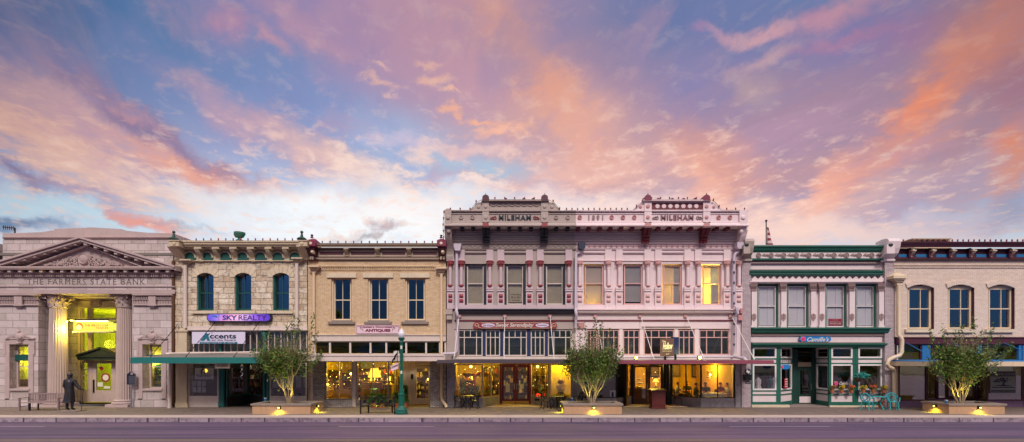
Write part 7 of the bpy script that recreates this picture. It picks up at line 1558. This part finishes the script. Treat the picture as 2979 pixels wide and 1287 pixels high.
T=cabinet(1893,1925,1130,3.2,'low wooden table with the small lamp inside the right restaurant door','wood'); tlamp(1908,1102,1112,3.3,Z(1130,3.2),'small glowing table lamp inside the right restaurant door',.2,22)
for px,py,lb in((1968,1078,'dark picture above the diners near the iron post'),(2026,1080,'dark tall picture between the window posts of the restaurant'),(1905,1080,'small picture inside the right restaurant door')):
    x,z=X(px,6.3),Z(py,6.3); T=thing('wall_picture',lb,'picture',(x,6.35,z)); m=MB(); m.box(x-.3,x+.3,6.34,6.4,z-.45,z+.45); m.mi=1; m.box(x-.22,x+.22,6.325,6.338,z-.36,z+.36); m.build('frame',[M['iron'],M['wood']],T)
# ----------------------------------------------------------------- roof bulbs
def bulbs(name,label,pts,n=None,sp=.4,h=.1):
    T=thing(name,label,'string lights',pts[0]); m=MB(); m.tube(pts,.012,4); m.build('cable',M['iron'],T)
    P=[Vector(p) for p in pts]; d=0; first=None; L=sum((P[i+1]-P[i]).length for i in range(len(P)-1)); k=0; pos=sp*.5
    b0=MB(); o=Vector(pts[0]); b0.smooth=True
    b0.lathe(o.x,o.y,[(.03,o.z),(.03,o.z+.05),(.045,o.z+.09),(.035,o.z+.13),(.005,o.z+.16)],6); bo=b0.build('bulb',M['bulb'],T)
    acc=0
    for i in range(len(P)-1):
        seg=(P[i+1]-P[i]); l=seg.length
        while pos<acc+l:
            q=P[i]+seg*((pos-acc)/l)-Vector(pts[0])
            if first is None: bo.location=q; first=1
            else:
                c=bo.copy(); COL.objects.link(c); c.parent=T; c.location=q
            pos+=sp
        acc+=l
yq=-.68; R_=lambda a,b,Y:(X(a,Y),Y,Z(b,Y))
bulbs('roof_string_lights','row of small bulbs along the limestone building cornice',[R_(560,701,yq),R_(868,701,yq)],sp=.42)
bulbs('roof_string_lights','row of small bulbs along the khaki cornice of the buff brick building',[R_(926,708.5,-.45),R_(1272,708.5,-.45)],sp=.45)
bulbs('roof_string_lights','bulbs along the left grey parapet with the black MILEHAM letters',[R_(1296,612,-1),R_(1368,612,-1),R_(1385,590,-1),R_(1402,581,-1.1),R_(1596,581,-1.1),R_(1612,590,-1),R_(1630,612,-1)],sp=.55)
bulbs('roof_string_lights','bulbs along the low parapet above 1891 between the two gables',[R_(1640,612.5,-1),R_(1836,612.5,-1)],sp=.31)
bulbs('roof_string_lights','bulbs along the right pink gable with the red pierced panel',[R_(1842,612,-1),R_(1862,595,-1),R_(1874,581,-1.1),R_(2068,581,-1.1),R_(2082,590,-1),R_(2098,612,-1),R_(2170,612,-1)],sp=.5)
bulbs('roof_string_lights','row of small bulbs along the maroon cornice at the right edge',[R_(2620,704,-.55),R_(3100,704,-.55)],sp=.31)
bulbs('roof_string_lights','string of small bulbs hanging down the left corner of the grey parapet',[R_(1292,612,-1.05),R_(1289,660,-1.05),R_(1291,700,-.8)],sp=.35)
# ----------------------------------------------------------------- goods inside the shops
random.seed(31)
GC=['#6a3a20','#8a5a2c','#c8b08a','#3a2a20','#a03828','#d8c8a0','#2c5a50','#b88a3c','#504030','#e0d8c8']
GM=[paint('goods_%s'%n,c,0.6,0.1,bump=0) for n,c in zip(('walnut','oak','linen','ebony','red','ivory','green','ochre','umber','china'),GC)]
def shelves(px0,px1,Y,z0,z1,rows,label,mt='wood',dense=.8,name='display_shelf',bld=None):
    x0,x1=X(px0,Y),X(px1,Y); T=thing(name,label,'shelf',((x0+x1)/2,Y,0)); m=MB(); m.box(x0,x0+.05,Y,Y+.35,z0,z1); m.box(x1-.05,x1,Y,Y+.35,z0,z1); m.box(x0+.05,x1-.05,Y+.32,Y+.35,z0,z1)
    for k in range(rows+1): z=z0+(z1-z0-.03)*k/rows; m.box(x0+.051,x1-.051,Y,Y+.319,z,z+.03)
    m.build('shelf_unit',M[mt],T); H=(z1-z0)/rows; m=MB()
    for k in range(rows):
        a=x0+.07
        while a<x1-.14:
            w=random.uniform(.06,.2); h=random.uniform(.25,.85)*H*.9
            if random.random()<dense:
                m.mi=random.randrange(len(GM)); z=z0+(z1-z0-.03)*k/rows+.031; q=random.random()
                if q<.4: m.box(a,min(a+w,x1-.06),Y+.06,Y+.2,z,z+h)
                elif q<.8: m.smooth=True; m.lathe(a+w/2,Y+.14,[(w*.3,z),(w*.48,z+h*.35),(w*.25,z+h*.7),(w*.35,z+h),(.001,z+h)],8); m.smooth=False
                else: m.ball((a+w/2,Y+.14,z+w*.4),w*.4,5,7)
            a+=w+random.uniform(.01,.05)
    g=m.build('shelf_goods',GM,T); g['kind']='stuff'; return T
shelves(948,990,2.6,.1,2.1,5,'tall dark shelf of small antiques at the left of the antiques window')
shelves(992,1030,3.0,.0,1.9,4,'dark shelf of crockery behind the white post of the antiques shop')
shelves(1040,1085,3.6,.0,2.2,5,'wide shelf of antiques behind the glowing shaded lamp')
shelves(1098,1150,3.2,.0,2.3,5,'tall shelf of antiques right of the glowing shaded lamp')
shelves(1195,1260,3.6,.0,2.4,6,'shelf of antiques seen through the antiques shop door')
shelves(1155,1192,2.9,.0,1.7,3,'low shelf of antiques behind the green lamp post')
shelves(1345,1400,3.0,.0,1.9,4,'shelf of gifts behind the wicker armchair in the sweet shop')
shelves(1405,1452,3.6,.0,2.3,5,'tall shelf of gifts left of the red doors inside the sweet shop')
shelves(1460,1500,4.2,.0,2.5,5,'shelf of sweets seen through the left red door')
shelves(1502,1542,4.3,.0,2.5,5,'shelf of sweets seen through the right red door')
shelves(1548,1592,3.4,.0,1.7,4,'shelf of gifts right of the red doors inside the sweet shop')
shelves(1712,1790,2.8,.0,2.2,4,'shelf of goods in the dark shop beside the middle tree',dense=.6)
shelves(2470,2560,3.6,.0,2.2,4,'shelf of goods at the back of the boutique',dense=.6)
shelves(675,760,3.4,.0,2.0,4,'shelf of goods inside the recessed limestone building entrance',dense=.7)
def sidechair(px,Y,yaw,label,mt='wood'):
    T=thing('wooden_chair',label,'chair',(X(px,Y),Y,0)); T.rotation_euler=(0,0,0); x=X(px,Y); c,s_=math.cos(yaw),math.sin(yaw)
    def W(p): return (x+p[0]*c-p[1]*s_,Y+p[0]*s_+p[1]*c,p[2])
    m=MB(); q=[(-.2,-.2),(.2,-.2),(.2,.2),(-.2,.2)]; m.hexa([W((a,b,.42)) for a,b in q],[W((a,b,.46)) for a,b in q]); m.build('seat',M[mt],T)
    m=MB()
    for k in range(5): m.tube([W((-.17+.085*k,.19,.46)),W((-.17+.085*k,.23,.95))],.014,5)
    m.tube([W((-.2,.23,.96)),W((.2,.23,.96))],.025,6); m.build('backrest',M[mt],T)
    for a,b in((-.18,-.18),(.18,-.18),(.18,.18),(-.18,.18)): m=MB(); m.tube([W((a,b,.42)),W((a*1.15,b*1.15,0))],.018,5); m.build('leg',M[mt],T)
sidechair(1068,1.5,.4,'spindle back chair left of the turquoise stool in the antiques window'); sidechair(1000,1.3,-.3,'spindle back chair left of the white post in the antiques window'); sidechair(1422,2.6,.2,'spindle back chair inside the sweet shop near the arched frame'); sidechair(1972,1.3,1.4,'wooden restaurant chair by the iron post')
T=thing('bicycle_wheel_ornament','thin brass wheel leaning at the lower left of the antiques window','ornament',(X(955,.7),.7,.5)); m=MB(); c=(X(955,.7),.98)
m.tube([(c[0]+.3*math.cos(t),.7,c[1]+.42*math.sin(t)) for t in[2*PI*k/20 for k in range(21)]],.02,6); m.build('rim',M['brass'],T); m=MB()
for k in range(8): t=PI*k/8; m.tube([(c[0]+.3*math.cos(t),.7,c[1]+.42*math.sin(t)),(c[0]-.3*math.cos(t),.7,c[1]-.42*math.sin(t))],.006,4)
m.build('spokes',M['brass'],T)
# dark screens behind doors so the shop depth reads
for a,b,Y in((1452,1548,4.7),):
    pass
def fairy(px0,px1,Y,z0,z1,n,label,seed):
    random.seed(seed); x0,x1=X(px0,Y),X(px1,Y); T=thing('fairy_lights',label,'lights',(x0,Y,z1)); P=[(x0+(x1-x0)*k/(n-1),Y+random.uniform(-.1,.1),random.uniform(z0,z1)) for k in range(n)]
    mk(P,.006,'cable',M['iron'],T,4); b=None
    for q in P:
        if b is None: m=MB(); m.ball(q,.017,4,6); b=m.build('bulb',M['e_warm'],T); q0=Vector(q)
        else: c=b.copy(); COL.objects.link(c); c.parent=T; c.location=Vector(q)-q0
fairy(950,1022,2.1,1.2,2.3,14,'string of tiny lights along the left antiques window',1); fairy(1040,1150,2.4,1.1,2.5,18,'string of tiny lights around the glowing shaded lamp',2)
fairy(1335,1450,1.9,1.0,2.4,20,'string of tiny lights around the red arched frame',3); fairy(1546,1592,2.0,.9,2.4,10,'string of tiny lights right of the red doors',4)
fairy(1845,1925,3.6,1.3,2.4,10,'string of tiny lights inside the restaurant doors',5)
# ----------------------------------------------------------------- far trees across the street behind the camera (the upstairs windows mirror them)
random.seed(77); m=MB()
for k in range(46):
    bx=-115+k*5.2+random.uniform(-2,2); by=-84+random.uniform(-9,9); hh=random.uniform(8.5,14); w=random.uniform(3,5)
    m.mi=1; m.tube([(bx,by,-.6),(bx+.2,by,hh*.5)],[.35,.2],6); m.mi=0
    for j in range(110):
        a=random.random()*2*PI; u=random.random(); r=w*math.sqrt(random.random())*math.sin(PI*(.12+.85*u)); c=Vector((bx+r*math.cos(a),by+r*math.sin(a),1.6+(hh-1.6)*u)); s=random.uniform(.5,1.1); d=Vector((random.gauss(0,1),random.gauss(0,1),random.gauss(0,1))).normalized(); e=d.orthogonal().normalized(); m.add([c-d*s,c+e*s*.7,c+d*s,c-e*s*.7],[(0,1,2,3)])
T=m.build('distant_trees',[M['leaf'],M['bark']]); T['kind']='stuff'; T['label']='far belt of trees across the square'
# ----------------------------------------------------------------- split repeated members into parts of their own
SPLIT={'wing_wall':'wing_wall','modillions':'modillion','raking_modillions':'raking_modillion','portico_side_wall':'portico_side_wall','brick_pier':'brick_pier','frieze_panels':'frieze_panel','tie_rod':'tie_rod','white_post':'white_post','navy_mullion':'navy_mullion','rosettes':'rosette','crest_domes':'crest_dome','rod_plates':'rod_plate','plinth':'plinth','marble_pier':'marble_pier','panel_discs':'panel_disc','moulding':'moulding','blue_panels':'blue_panel','transom_bars':'transom_bar','stone_footing':'stone_footing','vent_panels':'vent_panel','handles':'handle','stickers':'sticker','notices':'notice','red_accents':'red_accent','accents':'accent','pendant_leaf':'pendant_leaf','marks':'mark','panel':'panel','belt_courses':'belt_course','ovals':'oval','scrolls':'scroll','transom_frame':'transom_post','door_surround':'door_surround','shelving':'shelf','reading_room_wall':'reading_room_wall','cornice_bracket':'cornice_bracket','window_surround':'window_surround','hanger':'hanger','sill':'sill','door_frame':'door_frame'}
NOSPLIT={'cornice_bracket','door_surround','window_surround','door_frame','sill'}
def islands(me):
    n=len(me.vertices); par=list(range(n))
    def f(a):
        while par[a]!=a: par[a]=par[par[a]]; a=par[a]
        return a
    for p in me.polygons:
        v=p.vertices; r=f(v[0])
        for k in v[1:]: par[f(k)]=r
    g={}
    for i in range(n): g.setdefault(f(i),[]).append(i)
    B=[]
    for k,vs in g.items():
        co=[me.vertices[i].co for i in vs]; B.append([[min(c[j] for c in co)-.012 for j in range(3)],[max(c[j] for c in co)+.012 for j in range(3)],set(vs)])
    ch=True
    while ch:
        ch=False
        for i in range(len(B)):
            for j in range(i+1,len(B)):
                a,b=B[i],B[j]
                if all(a[0][k]<=b[1][k] and b[0][k]<=a[1][k] for k in range(3)):
                    B[i]=[[min(a[0][k],b[0][k]) for k in range(3)],[max(a[1][k],b[1][k]) for k in range(3)],a[2]|b[2]]; del B[j]; ch=True; break
            if ch: break
    return [b[2] for b in B]
for o in list(bpy.data.objects):
    if o.type!='MESH': continue
    st=o.name.split('.')[0]
    if st not in SPLIT or st in NOSPLIT or kids(o): continue
    me=o.data; G_=islands(me)
    if len(G_)<2 or len(G_)>60: continue
    for gi,vs in enumerate(G_):
        mp={}; V_=[];F_=[];mi=[];sm=[]
        for i in sorted(vs): mp[i]=len(V_); V_.append(tuple(me.vertices[i].co))
        for p in me.polygons:
            if p.vertices[0] in vs: F_.append([mp[i] for i in p.vertices]); mi.append(p.material_index); sm.append(p.use_smooth)
        m2=bpy.data.meshes.new(SPLIT[st]); m2.from_pydata(V_,[],F_)
        for mt in me.materials: m2.materials.append(mt)
        for p,a,b in zip(m2.polygons,mi,sm): p.material_index=a; p.use_smooth=b
        c=bpy.data.objects.new(SPLIT[st],m2); COL.objects.link(c); c.parent=o.parent; c.location=o.location
    bpy.data.objects.remove(o)
# ================================================================= SKY
W_=bpy.data.worlds.new('World'); SC.world=W_; W_.use_nodes=True; nt=W_.node_tree; nt.nodes.clear(); t=NT(nt)
out=t.n('OutputWorld'); bg=t.n('Background'); t.l(bg.outputs[0],out.inputs[0])
tc=t.n('TexCoord'); D=tc.outputs['Generated']; sp=t.n('SeparateXYZ'); t.l(D,sp.inputs[0]); dx,dy,dz=sp.outputs
yy=t.math('MAXIMUM',dy,0.05); U=t.math('ADD',t.math('MULTIPLY',t.math('DIVIDE',dx,yy),13.75),14.895); V=t.math('SUBTRACT',HY/100,t.math('MULTIPLY',t.math('DIVIDE',dz,yy),13.75))
# cloud-layer coordinates: bands of cloud running towards a point on the horizon left of centre
a0=math.radians(-19.0); h=t.math('ADD',t.math('MAXIMUM',dz,0.0),0.10)
cx=t.math('DIVIDE',t.math('SUBTRACT',t.math('MULTIPLY',dx,math.cos(a0)),t.math('MULTIPLY',dy,math.sin(a0))),h)
cy=t.math('DIVIDE',t.math('ADD',t.math('MULTIPLY',dx,math.sin(a0)),t.math('MULTIPLY',dy,math.cos(a0))),h)
def vec(a,b,c=0.0):
    v=t.n('CombineXYZ'); t.val(a,v.inputs[0]); t.val(b,v.inputs[1]); t.val(c,v.inputs[2]); return v.outputs[0]
# cx is across the bands (constant along a streak), cy is along
PV=vec(t.math('MULTIPLY',cx,1.0),t.math('MULTIPLY',cy,0.34))
s1=t.noise(PV,1.5,8,0.62,0.6); s2=t.noise(vec(cx,t.math('MULTIPLY',cy,.5),7.3),4.2,7,0.6,0.4); s3=t.noise(vec(cx,t.math('MULTIPLY',cy,.9),3.1),13.0,6,0.62,0.3)
iso=t.noise(vec(U,V,1.7),0.55,7,0.6,0.3); iso2=t.noise(vec(U,V,9.1),0.55,7,0.6,0.3)
UW=t.math('ADD',U,t.math('ADD',t.math('MULTIPLY',t.math('SUBTRACT',iso,.5),1.9),t.math('MULTIPLY',t.math('SUBTRACT',s2,.5),1.2)))
VW=t.math('ADD',V,t.math('ADD',t.math('MULTIPLY',t.math('SUBTRACT',iso2,.5),1.5),t.math('MULTIPLY',t.math('SUBTRACT',s1,.5),1.3)))
P0=vec(UW,VW)
col=t.n('ValToRGB'); e=col.color_ramp.elements; e[0].position=0; e[0].color=lin('#6a86bb')+[1]; e[1].position=.74; e[1].color=lin('#e6eef8')+[1]
for p_,c_ in((.22,'#7f90c2'),(.42,'#9fa6cd'),(.58,'#b5c4e2')): q=e.new(p_); q.color=lin(c_)+[1]
t.l(t.math('MULTIPLY',V,0.1),col.inputs[0]); C_=col.outputs[0]
BL=SKYBLOBS
nz=[t.math('MULTIPLY_ADD',s3,.55,t.math('MULTIPLY',s1,.45)),t.math('MULTIPLY_ADD',s3,.5,t.math('MULTIPLY',s2,.5)),s3,iso]
for (bx,by,rx,ry,an,hx,st,kind) in BL:
    mp=t.n('Mapping',vector_type='TEXTURE'); mp.inputs['Location'].default_value=(bx/100,by/100,0); mp.inputs['Rotation'].default_value=(0,0,math.radians(an)); mp.inputs['Scale'].default_value=(rx/100,ry/100,1)
    ma=t.n('VectorMath',operation='MULTIPLY_ADD'); t.l(C_,ma.inputs[0]); ma.inputs[1].default_value=(1e-7,1e-7,1e-7); t.l(P0,ma.inputs[2]); t.l(ma.outputs[0],mp.inputs[0]); ln=t.n('VectorMath',operation='LENGTH'); t.l(mp.outputs[0],ln.inputs[0]); r=ln.outputs['Value']
    if kind>0: r=t.math('ADD',r,t.math('MULTIPLY',t.math('SUBTRACT',nz[kind-1],.5),-2.6 if kind<3 else (-2.6 if kind==3 else -1.2)))
    f=t.ramp(r,1.45,0.05,0.0,st); C_=t.mix(f,C_,lin(hx))
# fine bright wisps and soft darker veils, following the bands
w=t.ramp(s3,0.50,0.70,0,0.55); lowm=t.ramp(V,2.0,5.5,0.25,1.0); C_=t.mix(t.math('MULTIPLY',w,lowm),C_,lin('#ffd9c6'))
v2=t.math('MULTIPLY',t.ramp(s2,0.53,0.7,0,0.38),t.ramp(V,4.5,6.6,1.0,0.15)); C_=t.mix(v2,C_,lin('#c79ab4'))
C_=t.mix(t.math('MULTIPLY',t.ramp(s1,0.5,0.68,0,0.35),t.ramp(V,0.0,6.2,1.0,0.3)),C_,lin('#e6b3ae'))
C_=t.mix(t.math('MULTIPLY',t.ramp(s2,0.50,0.34,0,0.3),t.ramp(V,0.0,6.5,1.0,0.2)),C_,lin('#7f86bd'))
hs=t.n('HueSaturation'); hs.inputs['Saturation'].default_value=.93; t.l(C_,hs.inputs['Color']); C_=hs.outputs[0]
C_=t.mix(1.0,C_,vec(*[t.math('MULTIPLY',t.ramp(V,0.0,6.0,.80,1.0),t.ramp(t.math('ABSOLUTE',t.math('SUBTRACT',U,14.9)),7.0,17.0,1.0,.76))]*3),'MULTIPLY')
# unseen sky behind and overhead, made bright for the facades, blue low for reflections
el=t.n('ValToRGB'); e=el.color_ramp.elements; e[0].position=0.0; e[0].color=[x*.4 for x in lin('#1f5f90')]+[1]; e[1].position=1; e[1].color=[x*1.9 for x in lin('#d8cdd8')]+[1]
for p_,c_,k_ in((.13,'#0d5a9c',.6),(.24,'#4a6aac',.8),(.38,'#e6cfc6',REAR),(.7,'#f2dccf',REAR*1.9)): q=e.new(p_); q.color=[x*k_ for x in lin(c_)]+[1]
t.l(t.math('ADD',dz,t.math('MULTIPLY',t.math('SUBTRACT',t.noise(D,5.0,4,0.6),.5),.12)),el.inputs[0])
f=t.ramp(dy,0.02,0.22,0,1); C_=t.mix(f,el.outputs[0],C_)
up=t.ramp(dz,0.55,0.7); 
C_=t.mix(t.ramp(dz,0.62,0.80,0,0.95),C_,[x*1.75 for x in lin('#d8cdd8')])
below=t.ramp(dz,-0.02,0.0,1,0); C_=t.mix(below,C_,lin('#3a3a40'))
sk=t.n('TexSky',sky_type='NISHITA'); sk.sun_disc=False; sk.sun_elevation=math.radians(SUN_EL); sk.sun_rotation=math.radians(SUN_AZ)
add=t.mix(1.0,C_,t.mix(1.0,sk.outputs[0],(0.004,0.004,0.004),'MULTIPLY'),'ADD')
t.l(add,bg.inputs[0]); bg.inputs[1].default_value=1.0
# sun lamp: high soft light added behind the camera to light the facades
sl=bpy.data.lights.new('fill_sun','SUN'); sl.energy=SUN_P; sl.angle=math.radians(11); sl.color=(1,.92,.86); so=bpy.data.objects.new('fill_sun',sl); COL.objects.link(so)
az=math.radians(SUN_AZ); el_=math.radians(SUN_EL); dirv=Vector((math.sin(az)*math.cos(el_),math.cos(az)*math.cos(el_),math.sin(el_))) # direction towards the sun
so.rotation_euler=dirv.to_track_quat('Z','Y').to_euler(); so.location=(0,-40,30)
# camera
cam=bpy.data.cameras.new('camera'); co=bpy.data.objects.new('camera',cam); COL.objects.link(co); SC.camera=co
cam.sensor_width=36; cam.lens=36*F/2979; cam.shift_y=(HY-643.5)/2979; cam.shift_x=0; cam.clip_end=2000; cam.clip_start=.1
co.location=(0,-D0,CZ); co.rotation_euler=(PI/2,0,0)
SC.view_settings.view_transform='Standard'; SC.view_settings.look='None'; SC.view_settings.exposure=0; SC.view_settings.gamma=1
SC.render.engine='CYCLES'; cy_=SC.cycles; cy_.use_denoising=True; cy_.max_bounces=8; cy_.transparent_max_bounces=12; cy_.diffuse_bounces=3; cy_.glossy_bounces=3; cy_.sample_clamp_indirect=6; cy_.caustics_reflective=False; cy_.caustics_refractive=False
W_.cycles.sampling_method='MANUAL'; W_.cycles.sample_map_resolution=256
